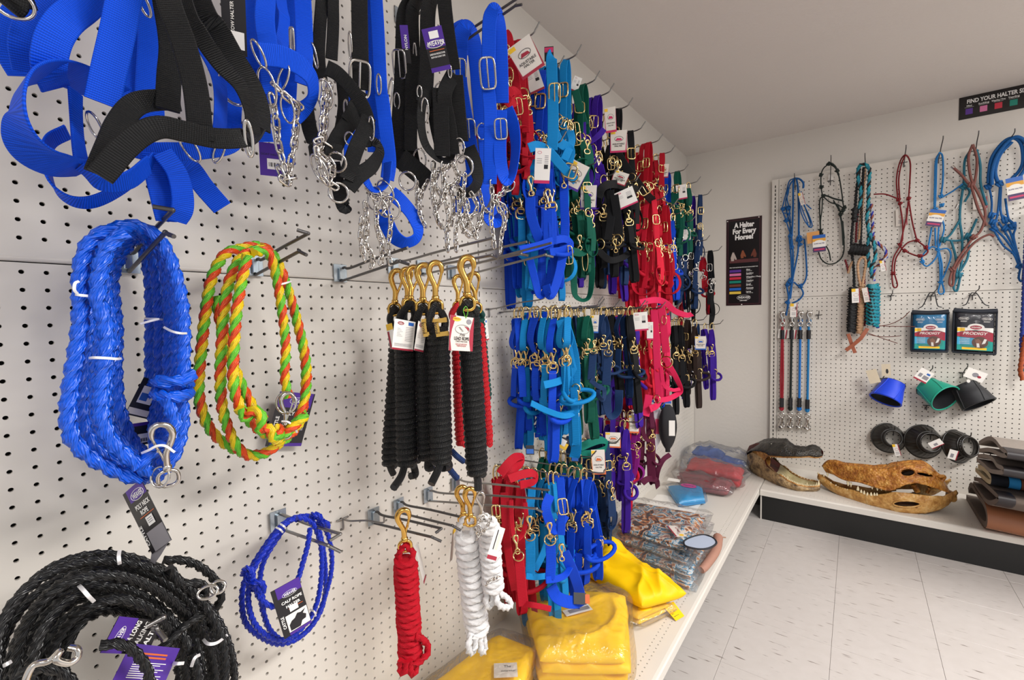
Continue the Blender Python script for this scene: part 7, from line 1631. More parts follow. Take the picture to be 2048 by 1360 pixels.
for k, (px, py, d, ax, R0, R1, sq, lab) in enumerate([(1781, 876, .05, (.3, -1, .25), .042, .083, 1.0, 'ribbed black rubber bell boot, round and facing straight out'), (1853, 884, .06, (.45, -1, .2), .050, .092, 1.0, 'ribbed black rubber bell boot, the broad middle one with a slanted white card'), (1926, 893, .05, (.8, -.85, .3), .050, .088, 1.0, 'ribbed black rubber bell boot turned sideways beside the saddle pads')]):
    C = F(px, py, d); A = nrm(ax); o = thing('rubber_bell_boot', C, lab, 'bell boot', GRB)
    wob = lambda th, j: .012 * np.sign(np.sin(th * 24)) * (1 if 1 < j < 15 else .2)
    P2 = cat(np.array([(.035, R0), (.03, R0 + .006), (.02, R0 + .009), (.0, (R0 + R1) / 2 + .004), (-.03, R1)]), 4)
    mb = MB(); grid(mb, revolve(C, A, P2, 144, None, sq, wob), 0, True); grid(mb, revolve(C, A, P2 - [.004, .004], 144, None, sq)[::-1], 0, True); mb.build('flared_skirt', RUB, o)
    for a, r, t in ((.036, R0, .005), (.022, R0 + .009, .004), (-.031, R1, .004)):
        mb = MB(); r0 = nrm(np.cross(A, AX[2])); tube(mb, ringpts(C + A * a, r0, np.cross(A, r0) * sq, r, r, 40), t, 8, True); mb.build('rolled_rim', RUB, o)
    if k == 0: fcard(o, [(1791, 912), (1803, 911), (1801, 889), (1789, 889)], .10, smalltag, STM)
    if k == 1: fcard(o, [(1865, 898), (1889, 888), (1882, 876), (1857, 886)], .12, lambda mb, O, R, U, w, h: (quad(mb, O, R, U, 0, 0, w, .1 * h, 1, .0004), quad(mb, O, R, U, .3 * w, .25 * h, .6 * w, .6 * h, 2, .0004)), [PAPER, RED, GREY])
    if k == 2: fcard(o, [(1894, 916), (1912, 921), (1914, 901), (1895, 897)], .12, lambda mb, O, R, U, w, h: (quad(mb, O, R, U, .9 * w, 0, w, h, 1, .0004), quad(mb, O, R, U, .25 * w, .2 * h, .6 * w, .6 * h, 2, .0004)), [PAPER, RED, GREY])
    fpeg((px + (6, 8, 12)[k], py - (14, 14, 18)[k]), (px + (8, 10, 16)[k], py - (18, 18, 23)[k]), 'peg hook inside the %s rubber bell boot' % ('first round', 'broad middle', 'sideways')[k], .08)
# multicoloured rope end at the frame edge
mr = thing('lead_rope', F(2045, 720, .06), 'colourful striped rope end at the picture edge above the saddle pads', 'lead rope')
for k, (c, r_) in enumerate((('#2a3f9e', [(2056, 420, .08), (2050, 560, .08), (2047, 640, .08), (2044, 690, .08), (2046, 730, .08)]), ('#2f8f9c', [(2058, 420, .06), (2056, 600, .06), (2050, 690, .07), (2048, 745, .07)]), ('#b5552a', [(2051, 670, .09), (2045, 710, .09), (2041, 742, .09), (2046, 760, .09)]))):
    mb = MB(); rope(mb, cat(np.array([F(*q) for q in r_]), 8), .012, per=6, m=4); mb.build('rope_strand', fibre('striped_rope_%d' % k, c, .5), mr)
fpeg((2056, 412), (2060, 400), 'peg hook for the colourful rope at the picture edge', .1)
# ------------------------------------------------------------------ packets on the near base shelf
from mathutils import noise as mn
def nz(P, sc, seed=0.0):
    return np.array([mn.noise(Vector((p[0] * sc + seed, p[1] * sc - seed, p[2] * sc + seed * .7))) for p in P.reshape(-1, 3)]).reshape(P.shape[:-1])
def ridge(P, sc, seed=0.0): return 1 - 2 * np.abs(nz(P, sc, seed))
def slab(mb, c4, z0, h, amp=.004, sc=18.0, seed=0.0, n=34, p=7, crease=.0, tilt=None, mi=0, top=None):
    """soft folded block on the quad c4 (xy of bl, br, tr, tl)"""
    bl, br, tr, tl = [np.array([*q[:2], 0.0]) for q in c4]
    s = np.sin(np.linspace(-PI / 2, PI / 2, n)); A, B = np.meshgrid(s, s, indexing='ij')
    u, v = (A + 1) / 2, (B + 1) / 2
    base = bl * ((1 - u) * (1 - v))[..., None] + br * (u * (1 - v))[..., None] + tr * (u * v)[..., None] + tl * ((1 - u) * v)[..., None]
    e = np.sqrt(np.clip(1 - np.abs(A) ** p, 0, 1) * np.clip(1 - np.abs(B) ** p, 0, 1))
    w = nz(base, sc, seed) * amp + (np.clip(ridge(base * [1, .55, 1], sc * .9, seed + 3), 0, 1) ** 3 * crease * 1.6 + np.clip(ridge(base * [.5, 1, 1], sc * 1.7, seed + 5), 0, 1) ** 4 * crease * .8 if crease else 0)
    hh = h * np.ones_like(e) if top is None else h * top(A, B)
    zt = z0 + h * .5 + (hh - h * .5) * e + w * e; zb = z0 + h * .5 - h * .5 * e
    G = base.copy(); G[..., 2] = zt; Gb = base.copy(); Gb[..., 2] = np.maximum(zb, z0)
    wob = nz(G, sc * .8, seed + 9)[..., None] * amp * .8 * np.array([1, 1, 0])
    grid(mb, G + wob, mi); grid(mb, (Gb + wob)[::-1], mi)
def shrink(c4, k, dx=0, dy=0):
    c = np.mean([q[:2] for q in c4], axis=0); return [c + (np.array(q[:2]) - c) * k + [dx, dy] for q in c4]
YCL = mat('yellow_slicker_cloth', '#fac800', .5, 0, .3, noise=.06, nscale=12, bump=.12, bscale=120)
BAG = film('polythene_bag'); BAG2 = film('cloudy_polythene_bag', (.97, .97, .97, 1), .06, .16, .5, 16.0, .07)
ZD = .1765
def pxy(px, py, z): return DK(px, py, z)[:2]
GY = 'yellow slickers on the base shelf'
# nearest yellow slicker, cut by the lower frame
c4 = [(.045, .55), (.335, .62), (.222, .955), (.092, .94)]
y1 = thing('folded_slicker', (.17, .76, ZD), 'folded yellow slicker with a round snap and paper label, cut off by the picture edge', 'slicker', GY)
for k, (z, h, s) in enumerate(((ZD, .03, .98), (ZD + .025, .028, 1.0), (ZD + .046, .03, .97))): mb = MB(); slab(mb, shrink(c4, s), z, h, .006, 10, k, n=50, p=10, crease=.005); mb.build('folded_layer', YCL, y1)
mb = MB(); zt = .262; O = np.array([*pxy(1000, 1345, zt), zt + .006]); r_ = nrm(np.array([.75, .6, 0.])); u_ = np.array([-r_[1], r_[0], 0]); box(mb, O + u_ * .0 + r_ * .015, r_, u_, AX[2], .062, .05, .0008); text(mb, 'The', O, r_, u_, .02, .008, .012, 1, .001); text(mb, 'outerwear', O, r_, u_, .022, -.006, .009, 1, .001); mb.build('paper_label', [CREAM, INK], y1, smooth=False)
mb = MB(); q = np.array([*pxy(999, 1350, zt), zt + .002]); grid(mb, revolve(q, (0, 0, 1), [(.004, .0005), (.004, .004), (.002, .0055), (-.003, .0055)], 16), 0, True); mb.build('snap_button', mat('dark_snap', '#3a3428', .3, .8), y1)
mb = MB(); slab(mb, shrink(c4, 1.12), ZD - .0005, .098, .006, 12, 7, p=9, crease=.004); mb.build('clear_bag', BAG, y1)
# second: in a clear bag with a paper insert
c4 = [(.27, .885), (.468, 1.02), (.35, 1.30), (.045, 1.115)]
y2 = thing('folded_slicker', (.27, 1.08, ZD), 'folded yellow slicker in a clear bag with a paper insert, under the blue halters', 'slicker', GY)
for k, (z, h, s, dx) in enumerate(((ZD, .03, .97, .004), (ZD + .022, .028, 1.0, 0), (ZD + .046, .028, .99, .003), (ZD + .068, .03, .985, -.002))): mb = MB(); slab(mb, shrink(c4, s, dx, .004 * (k % 2)), z, h * (1.25 if k == 3 else 1), .009, 10, 4 + k, n=60, p=9, crease=.009); mb.build('folded_layer', YCL, y2)
O = np.array([*pxy(1155, 1222, .285), .288]); r_ = nrm(np.array([.55, .83, 0.])); u_ = np.array([-r_[1], r_[0], 0.])
mb = MB(); box(mb, O, r_, u_, AX[2], .09, .03, .0008); quad(mb, O, r_, u_, -.03, -.008, .04, .008, 1, .001); mb.build('paper_insert', [PAPER, GREY], y2, smooth=False)
mb = MB(); slab(mb, shrink(c4, 1.12), ZD, .136, .010, 10, 21, n=44, p=7, crease=.006); mb.build('clear_bag', BAG, y2)
# third: loose slicker with peaked folds over a bagged one
c4 = [(.085, 1.40), (.40, 1.30), (.50, 1.45), (.12, 1.62)]
y3 = thing('folded_slicker', (.28, 1.45, ZD + .05), 'loose crumpled yellow slicker with a yellow care label, out of its bag', 'slicker', GY)
def peak(A, B): return 1 + .42 * np.exp(-((A + .55) / .32) ** 2 - ((B - .35) / .55) ** 2) - .25 * np.clip(A - .35, 0, 1) + .14 * np.exp(-((B - A * .5) / .18) ** 2)
mb = MB(); slab(mb, c4, ZD + .045, .062, .010, 9, 33, n=90, p=9, crease=.011, top=peak); mb.build('crumpled_cloth', YCL, y3)
mb = MB(); O = DK(1346, 1224, ZD + .012); r_ = nrm(DK(1364, 1229, ZD + .012) - DK(1335, 1212, ZD + .02)); u_ = nrm(np.cross(AX[2], r_)); 
bl, br, tr, tl = DK(1352, 1242, .179), DK(1369, 1232, .179), DK(1347, 1203, .205), DK(1325, 1211, .205)
mb.add([bl, br, tr, tl], [(0, 1, 2, 3)], 0); R_ = nrm(br - bl); U_ = nrm(tl - bl)
for k in range(5): quad(mb, bl, R_, U_, .006, .012 + k * .009, .03 - .004 * (k % 2), .0135 + k * .009, 1, .0008)
mb.build('care_label', [YCL, INK], y3, smooth=False)
c5 = [(.10, 1.33), (.40, 1.285), (.46, 1.42), (.13, 1.52)]
y4 = thing('folded_slicker', (.27, 1.4, ZD), 'bagged yellow slicker lying flat under the loose crumpled one', 'slicker', GY)
for k, (z, s) in enumerate(((ZD, .92), (ZD + .02, .95))): mb = MB(); slab(mb, shrink(c5, s), z, .026, .006, 14, 41 + k, p=8, crease=.003); mb.build('folded_layer', YCL, y4)
mb = MB(); slab(mb, shrink(c5, 1.1), ZD, .052, .010, 11, 44, n=40, p=6, crease=.008); mb.build('clear_bag', BAG2, y4)
bp = thing('bagged_packet', (.13, 1.25, ZD), 'flat clear bagged packet with a blue card and bar code between two yellow slickers', 'packet')
c6 = [(.10, 1.16), (.37, 1.28), (.36, 1.36), (.08, 1.36)]
mb = MB(); slab(mb, shrink(c6, .9), ZD, .014, .003, 12, 51, p=8); mb.build('blue_card', mat('deep_blue_card', '#1b47a8', .5), bp)
mb = MB(); O = DK(1183, 1178, .2); box(mb, O, nrm(np.array([.7, .7, 0.])), nrm(np.array([-.7, .7, 0.])), AX[2], .05, .035, .001)
for k in range(6): quad(mb, O, nrm(np.array([.7, .7, 0.])), nrm(np.array([-.7, .7, 0.])), -.02 + k * .007, -.012, -.017 + k * .007, .012, 1, .0012)
mb.build('bar_code_label', [PAPER, INK], bp, smooth=False)
mb = MB(); slab(mb, shrink(c6, 1.15), ZD, .03, .008, 14, 53, p=6, crease=.006); mb.build('clear_bag', BAG2, bp)
# printed leg-wrap packets
def printmat():
    t = NT('printed_fabric'); tc = t.n('ShaderNodeTexCoord')
    q = t.n('ShaderNodeTexNoise', Scale=17.0, Detail=3.5, Distortion=1.4); t.l(tc.outputs['Object'], q.inputs['Vector'])
    r = t.n('ShaderNodeValToRGB'); t.l(q.outputs[0], r.inputs[0]); e = r.color_ramp; e.interpolation = 'LINEAR'
    cols = [(.0, '#15161c'), (.36, '#23252c'), (.41, '#5b3a30'), (.45, '#b5622f'), (.49, '#d9a56a'), (.52, '#e9e6e4'), (.55, '#7fb0cc'), (.58, '#2f6a8c'), (.60, '#1f2a33'), (.63, '#dccdbd'), (.70, '#8c3d36'), (.78, '#20222a')]
    while len(e.elements) < len(cols): e.elements.new(.5)
    for el, (p, c) in zip(e.elements, cols): el.position = p; el.color = lin(c)
    t.l(r.outputs[0], t.b.inputs['Base Color']); t.pr(Roughness=.6); return t.m
PRN = printmat(); SOLE = mat('pale_blue_lining', '#aeb9cc', .7); BND = mat('dark_binding', '#23242a', .7); SKIN = mat('dusty_rose_lining', '#a77a68', .7)
GP = 'printed fly masks in clear bags'
base = [(.135, 1.64), (.47, 1.60), (.455, 2.0), (.10, 1.96)]
for k, (sc_, dx, dy, lab) in enumerate([(1.0, .012, -.02, 'lowest bagged printed fly mask of the stack, mostly hidden'), (.97, .014, -.012, 'second printed fly mask from the bottom, a dusty rose lining at its corner'), (.96, -.006, .012, 'third printed fly mask from the bottom of the stack'), (.94, -.012, .03, 'topmost printed fly mask with a pale blue flap and paper label')]):
    z = ZD + .034 * k; c4 = shrink(base, sc_, dx, dy); o = thing('fly_mask_packet', (.29 + dx, 1.8 + dy, z), lab, 'packet', GP)
    mb = MB(); slab(mb, shrink(c4, .93), z, .024, .004, 13, 60 + k, p=8, crease=.002); slab(mb, shrink(c4, .9, -.008), z + .015, .018, .004, 13, 64 + k, p=8, crease=.002); mb.build('printed_mask', PRN, o)
    if k == 3:
        O = DK(1392, 1084, z + .050); r_ = nrm(np.array([.55, .83, 0.])); u_ = np.array([-r_[1], r_[0], 0.])
        pts = [(x * .052, y * .05) for x, y in ((-1.1, -.2), (-.6, -.9), (.2, -1.1), (1.2, -.75), (1.6, .0), (1.3, .7), (.3, .75), (-.7, .45))]
        mb = MB(); poly(mb, O, r_, u_, pts, 0, 0, .004); mb.build('pale_flap', SOLE, o, smooth=False)
        mb = MB(); P = cat(np.array([O + r_ * x + u_ * y for x, y in pts]), 4, True); tube(mb, P, .0035, 6, True); mb.build('flap_binding', BND, o)
        O2 = DK(1353, 1062, z + .052); mb = MB(); r2 = nrm(np.array([.8, .6, 0.])); u2 = np.array([-r2[1], r2[0], 0.]); r2, u2 = -u2 * 1.0, r2
        r2 = nrm(np.array([.62, -.78, 0.])); u2 = np.array([-r2[1], r2[0], 0.])
        box(mb, O2, r2, u2, AX[2], .095, .042, .0008); text(mb, 'FLY MASK', O2, r2, u2, -.008, .004, .010, 1, .001, .02); quad(mb, O2, r2, u2, -.047, -.021, .047, -.016, 1, .0008); poly(mb, O2, r2, u2, disc(.036, .006, .008, .009), 2, .001); mb.build('paper_label', [CREAM, RED, YELLOW], o, smooth=False)
    if k == 1:
        mb = MB(); P = np.array([DK(1436, 1075, z + .03), DK(1432, 1100, z + .03), DK(1412, 1130, z + .028), DK(1402, 1140, z + .022)]); tube(mb, cat(P, 6), np.linspace(.02, .014, 19), 10); mb.build('rose_lining', SKIN, o)
    mb = MB(); slab(mb, shrink(c4, 1.10), z, .046 if k < 3 else .05, .010, 10, 70 + k, n=40, p=6, crease=.007); mb.build('clear_bag', BAG2 if k < 3 else BAG, o)
# papers, bagged bright blue wrap
pa = thing('paper_sheet', (.16, 2.3, ZD), 'creased white leaflet with coloured print lying under the bright blue packet', 'paper')
mb = MB(); s = np.linspace(0, 1, 14); A, B = np.meshgrid(s, s, indexing='ij'); G = np.stack([.06 + A * .24, 2.12 + B * .30 + A * .05, ZD + .002 + .008 * np.sin(A * 5 + B * 4) ** 2], -1); grid(mb, G); mb.build('leaflet', PAPER, pa)
mb = MB(); quad(mb, np.array([.09, 2.18, ZD + .012]), AX[0], AX[1], 0, 0, .03, .05, 0); quad(mb, np.array([.16, 2.2, ZD + .012]), AX[0], AX[1], 0, 0, .02, .06, 1); quad(mb, np.array([.22, 2.16, ZD + .012]), AX[0], AX[1], 0, 0, .015, .05, 2); mb.build('coloured_print', [RLIM, ORANGEP, GREY], pa, smooth=False)
AQB = mat('bright_blue_vinyl', '#0c93cf', .35, 0, .5)
bw = thing('bagged_packet', (.20, 2.47, ZD), 'bright blue bagged packet with a pink oval label', 'packet')
c4 = [(.215, 2.31), (.315, 2.43), (.25, 2.62), (.09, 2.52)]
mb = MB(); slab(mb, c4, ZD + .004, .045, .003, 12, 81, p=5); slab(mb, shrink(c4, 1.04), ZD + .002, .02, .002, 12, 82, p=4); mb.build('folded_vinyl', AQB, bw)
O = DK(1377, 971, ZD + .054); r_ = nrm(np.array([.75, .66, 0.])); r_ = nrm(DK(1391, 973, ZD + .054) - DK(1365, 969, ZD + .054)); u_ = np.array([-r_[1], r_[0], 0.]); mb = MB(); poly(mb, O, r_, u_, disc(0, 0, .042, .028), 0, 0, .002); text(mb, 'horse', O, r_, u_, 0, -.008, .024, 1, .001, .02); mb.build('pink_label', [mat('bright_pink_label', '#e0249a', .4), PURPLE], bw, smooth=False)
O = DK(1348, 960, ZD + .045); mb = MB(); box(mb, O, r_, u_, AX[2], .07, .05, .001); mb.build('white_label', PAPER, bw, smooth=False)
mb = MB(); slab(mb, shrink(c4, 1.16), ZD, .056, .006, 12, 85, p=5, crease=.006); mb.build('clear_bag', BAG, bw)
# bagged red cloths and a blue one at the back
RCL = mat('red_knit', '#c22a30', .8, noise=.25, nscale=40, bump=.3, bscale=140); DRC = mat('dusky_red_knit', '#8c3038', .8, noise=.25, nscale=40, bump=.3, bscale=140); BCL = mat('denim_blue_knit', '#355fae', .8, noise=.2, nscale=40, bump=.3, bscale=140); CHAR = mat('charcoal_knit', '#2c2f38', .8)
GB = 'bagged knits at the far end of the base shelf'
for lab, c4, z, h, mt, sd in (('bagged dusky red knit, nearest of the knits at the far end of the shelf', [(.16, 2.56), (.40, 2.60), (.40, 2.72), (.05, 2.76)], ZD, .06, DRC, 91), ('bagged bright red knit behind the dusky red one', [(.10, 2.76), (.44, 2.72), (.43, 2.92), (.06, 2.98)], ZD + .004, .095, RCL, 93), ('bagged blue and charcoal knit against the far wall', [(.04, 3.03), (.40, 3.02), (.40, 3.2), (.03, 3.28)], ZD, .11, BCL, 95)):
    o = thing('bagged_knit', (*np.mean(c4, axis=0), z), lab, 'packet', GB)
    for k in range(2 if mt is not BCL else 1):
        mb = MB(); slab(mb, shrink(c4, .93 - .04 * k, .01 * k), z + h * .42 * k, h * .55, .010, 15, sd + k, p=5, crease=.008); mb.build('folded_knit', mt, o)
    if mt is BCL:
        mb = MB(); slab(mb, [(.05, 3.02), (.40, 2.99), (.42, 3.08), (.05, 3.12)], z, .04, .01, 15, sd + 4, p=5, crease=.006); mb.build('folded_charcoal_knit', CHAR, o); mb = MB(); slab(mb, shrink(c4, .55, -.06, .03), z + .05, .05, .012, 14, sd + 6, p=4, crease=.01); mb.build('folded_knit', mt, o)
    mb = MB(); slab(mb, shrink(c4, 1.12), z, h * 1.08, .016, 9, sd + 2, n=44, p=5, crease=.012); mb.build('clear_bag', BAG2, o)
# hanging sock packets
for k, (x, y, lab, mt) in enumerate([(.10, 2.27, 'white grooming sock in a clear hanging bag with a pink mark', mat('white_knit', '#d9d4dc', .8)), (.17, 2.27, 'black grooming sock in a clear hanging bag with a white label', BLACKC)]):
    o = thing('hanging_packet', (x, y, .74), lab, 'packet', 'hanging packets'); n = yawv(-50); r_ = yawv(28)
    mb = MB(); s = np.linspace(-1, 1, 11); t = np.linspace(0, 1, 16); A, B = np.meshgrid(s, t, indexing='ij'); wv = (.012 + .034 * np.sin(np.clip(B * 1.1, 0, 1) * PI) ** .6); c = np.array([x, y, .73])
    G = c + (A * wv)[..., None] * r_ - (B * .25)[..., None] * AX[2] + (.014 * np.sqrt(np.clip(1 - A ** 2, 0, 1)) * np.sin(B * PI))[..., None] * n; G2 = c + (A * wv)[..., None] * r_ - (B * .25)[..., None] * AX[2] - (.014 * np.sqrt(np.clip(1 - A ** 2, 0, 1)) * np.sin(B * PI))[..., None] * n
    grid(mb, G); grid(mb, G2[::-1]); mb.build('sock', mt, o)
    mb = MB(); box(mb, c + AX[2] * .02, r_, AX[2], n, .034, .03, .003); text(mb, 'DURALITE', c + AX[2] * .02, r_, AX[2], 0, -.003, .007, 1, .002, .02); mb.build('blue_header', [BLUEP, PAPER], o, smooth=False)
    mb = MB(); quad(mb, c - AX[2] * .13 + n * .016, r_, AX[2], -.0, -.03, .03, .05, 0); mb.build('label', PAPER if k else PINKP, o, smooth=False)
    mb = MB(); tube(mb, [c + AX[2] * .035, c + AX[2] * .045, c + AX[2] * .06], .0015, 5); mb.build('hanger_loop', STEEL, o)
q = np.array([.004, 2.27, .787]); h = thing('peg_hook', q, 'single wire hook of the hanging sock packets', 'hook', 'halter hooks'); mb = MB(); wire(mb, [q, q + [.02, 0, .003], (.15, 2.27, .795), (.2, 2.27, .805)], .0023); wire(mb, [q + [.003, -.011, 0], q + [.003, .011, 0]], .002); mb.build('wire', STEEL, h)
sc_ = thing('paper_scrap', DK(1447, 1074, ZD), 'small tan paper strip lying at the shelf edge beside the printed packets', 'paper'); mb = MB(); a, b = DK(1434, 1073, ZD + .001), DK(1452, 1075, ZD + .001); box(mb, (a + b) / 2 + AX[2] * .0005, nrm(b - a), nrm(np.cross(AX[2], b - a)), AX[2], np.linalg.norm(b - a), .008, .001); mb.build('strip', mat('tan_strip', '#b98f74', .6), sc_, smooth=False)

# ------------------------------------------------------------------ alligator head and skull on the far base shelf
def curve(pts, xs):
    pts = np.array(pts, float); return np.interp(xs, pts[:, 0], pts[:, 1])
def speck(name, cols, sc=45.0, bump=.5, rough=.45, spec=.5):
    t = NT(name); tc = t.n('ShaderNodeTexCoord'); q = t.n('ShaderNodeTexNoise', Scale=sc, Detail=5.0, Roughness=.65); t.l(tc.outputs['Object'], q.inputs['Vector'])
    r = t.n('ShaderNodeValToRGB'); t.l(q.outputs[0], r.inputs[0]); e = r.color_ramp
    while len(e.elements) < len(cols): e.elements.new(.5)
    for el, (p, c) in zip(e.elements, cols): el.position = p; el.color = lin(c)
    v = t.n('ShaderNodeTexVoronoi', Scale=sc * 3.2); t.l(tc.outputs['Object'], v.inputs['Vector'])
    t.l(r.outputs[0], t.b.inputs['Base Color']); t.pr(Roughness=rough); t.b.inputs['Specular IOR Level'].default_value = spec
    t.bump(t.math('ADD', q.outputs[0], t.math('MULTIPLY', v.outputs[0], .5)), bump, .009); return t.m
GSK = speck('alligator_hide', [(.3, '#1c1a18'), (.5, '#2b2823'), (.7, '#3d362c')], 40, .7, .38, .5); GSIDE = speck('alligator_jaw_hide', [(.35, '#4a3a28'), (.48, '#8d7350'), (.6, '#b79a6c'), (.72, '#5d472e')], 26, .5, .5)
GLIP = speck('alligator_lip', [(.35, '#7d4f22'), (.55, '#b8833f'), (.7, '#d9b680')], 40, .4, .45); GMOU = speck('mouth_throat', [(.3, '#2a0806'), (.55, '#4e120c'), (.75, '#6e2a18')], 30, .3, .6, .2); GTON = speck('mouth_floor', [(.3, '#9a8a5e'), (.55, '#b3a477'), (.75, '#c4b98f')], 18, .2, .4); TOOTH = mat('tooth_ivory', '#e6d9b4', .35)
BONE = speck('brown_bone', [(.28, '#6b3a14'), (.45, '#9c5f22'), (.58, '#b97f35'), (.72, '#d0a25a')], 28, .9, .42, .45); BONE2 = speck('pale_bone', [(.3, '#94602a'), (.5, '#bf8f4c'), (.7, '#d8b67c')], 24, .6, .42)
def cone(parent, base, tip, r, m=TOOTH):
    base, tip = np.asarray(base), np.asarray(tip); mb = MB(); P = np.array([base, base + (tip - base) * .5, base + (tip - base) * .85, tip]); tube(mb, P, np.array([1, .8, .4, .12]) * r, 7); return mb.build('tooth', m, parent)
A8 = (1480, 870, 10.46)
def gd(px): return np.interp(px, [1490, 1520, 1556, 1595, 1640, 1660], [.24, .33, .43, .455, .40, .38])
def g8(x, y, dd=0.0): px = 1480 + x / 10.46; return F(px, 870 + y / 10.46, gd(px) - dd)
ga = thing('taxidermy_alligator', DK(1570, 965, .178), 'dark preserved alligator head with its jaws wide open', 'animal head')
n = 46
xs = np.linspace(135, 1738, n)
top = curve([(130, 345), (270, 275), (430, 185), (580, 160), (680, 160), (800, 168), (890, 160), (935, 152), (985, 210), (1100, 282), (1200, 300), (1350, 298), (1500, 270), (1620, 290), (1700, 350), (1738, 420)], xs)
bot = curve([(130, 375), (250, 335), (400, 340), (520, 370), (600, 430), (700, 445), (850, 448), (1000, 460), (1150, 455), (1300, 458), (1450, 445), (1550, 470), (1640, 470), (1738, 432)], xs)
wd = np.interp(xs, [130, 500, 900, 1150, 1350, 1550, 1700, 1738], [.20, .23, .20, .15, .13, .14, .10, .03])
G = np.zeros((24, n, 3))
for j in range(n):
    nb = g8(xs[j], bot[j]); nt = g8(xs[j], top[j], wd[j] * .22); W = np.array([0, wd[j], 0]); lipw = g8(xs[j], bot[j] - (bot[j] - top[j]) * .45, -.004)
    fb = nb + W; ft = nt + W * .56; fl_ = lipw + W * 1.02; mid = (nt + ft) / 2 + [0, 0, -.006]; pal = (nb + fb) / 2 + [0, 0, .022]
    G[:, j] = cat(np.array([nb, lipw, nt, mid, ft, fl_, fb, pal]), 3, True)
bmp = (nz(G, 60, 3) * .005 + ridge(G, 130, 4) * .0015)[..., None]; bmp[18:] *= .3; G2 = G + bmp * np.array([0, -.5, 1])
mb = MB(); grid(mb, G2, 0, True)
mb.add(G2[:, 0], [list(range(24))], 0); mb.add(G2[:, -1], [list(range(24))[::-1]], 0)
mm = np.zeros((24, n - 1), int); mm[20:] = 1; mm[18:20] = 1; mb.f[0] = (mb.f[0][0], mm.ravel(), mb.f[0][2])
mb.build('upper_jaw', [GSK, GMOU], ga)
mb = MB(); tube(mb, cat(np.array([g8(x, curve([(520, 385), (620, 440), (850, 458), (1150, 465), (1450, 450), (1560, 470), (1640, 465), (1715, 445)], x), .004) for x in np.linspace(520, 1715, 14)]), 3), .0055, 7); mb.build('upper_lip', GLIP, ga)
for x in np.linspace(640, 1010, 9): cone(ga, g8(x, 452, .008), g8(x, 452 + 34, .008), .0034)
for x in (1200, 1260, 1320, 1500, 1560): cone(ga, g8(x, 455, .008), g8(x + 4, 485, .008), .003)
for x, y in ((655, 190), (930, 165)):
    c = g8(x, y, .045 if x < 800 else .13); mb = MB(); s = np.linspace(0, PI, 7); t = np.linspace(0, 2 * PI, 11)[:-1]; grid(mb, np.array([[c + .011 * np.array([math.sin(a) * math.cos(b), math.sin(a) * math.sin(b), math.cos(a)]) for a in s] for b in t]), 0, True); mb.build('eye_ridge', GSK, ga)
c = g8(655, 185, .028); mb = MB(); r_, u_, t_ = facing(c); grid(mb, revolve(c, t_, [(.004, .0004), (.003, .003), (0, .0045)], 12), 0, True); mb.build('eye', mat('glass_eye', '#8d8a80', .1), ga)
c = g8(1520, 345, .0); mb = MB(); 
# lower jaw: near side, far side, floor
xs = np.linspace(150, 1668, n)
lt = curve([(140, 420), (250, 360), (400, 430), (480, 500), (620, 640), (750, 780), (900, 870), (1000, 950), (1200, 1040), (1400, 1080), (1550, 1080), (1668, 1062)], xs)
lb = curve([(140, 610), (210, 740), (380, 880), (600, 970), (800, 1070), (1000, 1150), (1200, 1190), (1400, 1200), (1550, 1195), (1668, 1150)], xs)
lw = np.interp(xs, [150, 600, 1000, 1300, 1500, 1620, 1668], [.20, .21, .17, .14, .12, .085, .03])
K = 10; N1 = np.zeros((K, n, 3)); N2 = np.zeros((K, n, 3)); FL = np.zeros((9, n, 3))
for j in range(n):
    a, b = g8(xs[j], lt[j], .006), g8(xs[j], lb[j], .03 * lw[j] / .2); W = np.array([0, lw[j], 0]); mid = g8(xs[j], (lt[j] * .45 + lb[j] * .55), -.006)
    N1[:, j] = resample(cat(np.array([a, mid, b]), 5), 1e9, False, K - 1)
    hz = a[2]; far_a = a + W; far_a[2] = hz; far_m = mid + W; far_b = b + W * .75
    N2[:, j] = resample(cat(np.array([far_a, far_m, far_b]), 5), 1e9, False, K - 1)
    dip = -.016 * math.sin(PI * min(max((xs[j] - 500) / 1200, 0), 1))
    for i, s in enumerate(np.linspace(0, 1, 9)): FL[i, j] = a * (1 - s) + far_a * s + [0, 0, dip * math.sin(PI * s) - .004]
mb = MB(); grid(mb, N1 + nz(N1, 50, 5)[..., None] * [0, .003, .002]); bt = np.stack([N1[-1], (N1[-1] + N2[-1]) / 2 - [0, 0, .004], N2[-1]]); bt[..., 2] = np.maximum(bt[..., 2], ZD); grid(mb, bt); grid(mb, N2[::-1]); mb.build('lower_jaw', GSIDE, ga)
mb = MB(); grid(mb, FL[:, 18:]); mb.build('mouth_floor', GTON, ga)
# throat wall joining the jaws behind the mouth floor
mb = MB(); T0 = np.stack([FL[i, 18] for i in range(9)]); 
Tt = np.stack([g8(620, 440, .0) + np.array([0, .21, 0]) * s for s in np.linspace(0, 1, 9)]); Tm = (T0 + Tt) / 2 + [-.04, .0, 0]
grid(mb, np.stack([T0, (T0 * 3 + Tm * 5) / 8 + [-.012, 0, 0], Tm, (Tt * 3 + Tm * 5) / 8 + [-.012, 0, 0], Tt])); mb.build('throat', GMOU, ga)
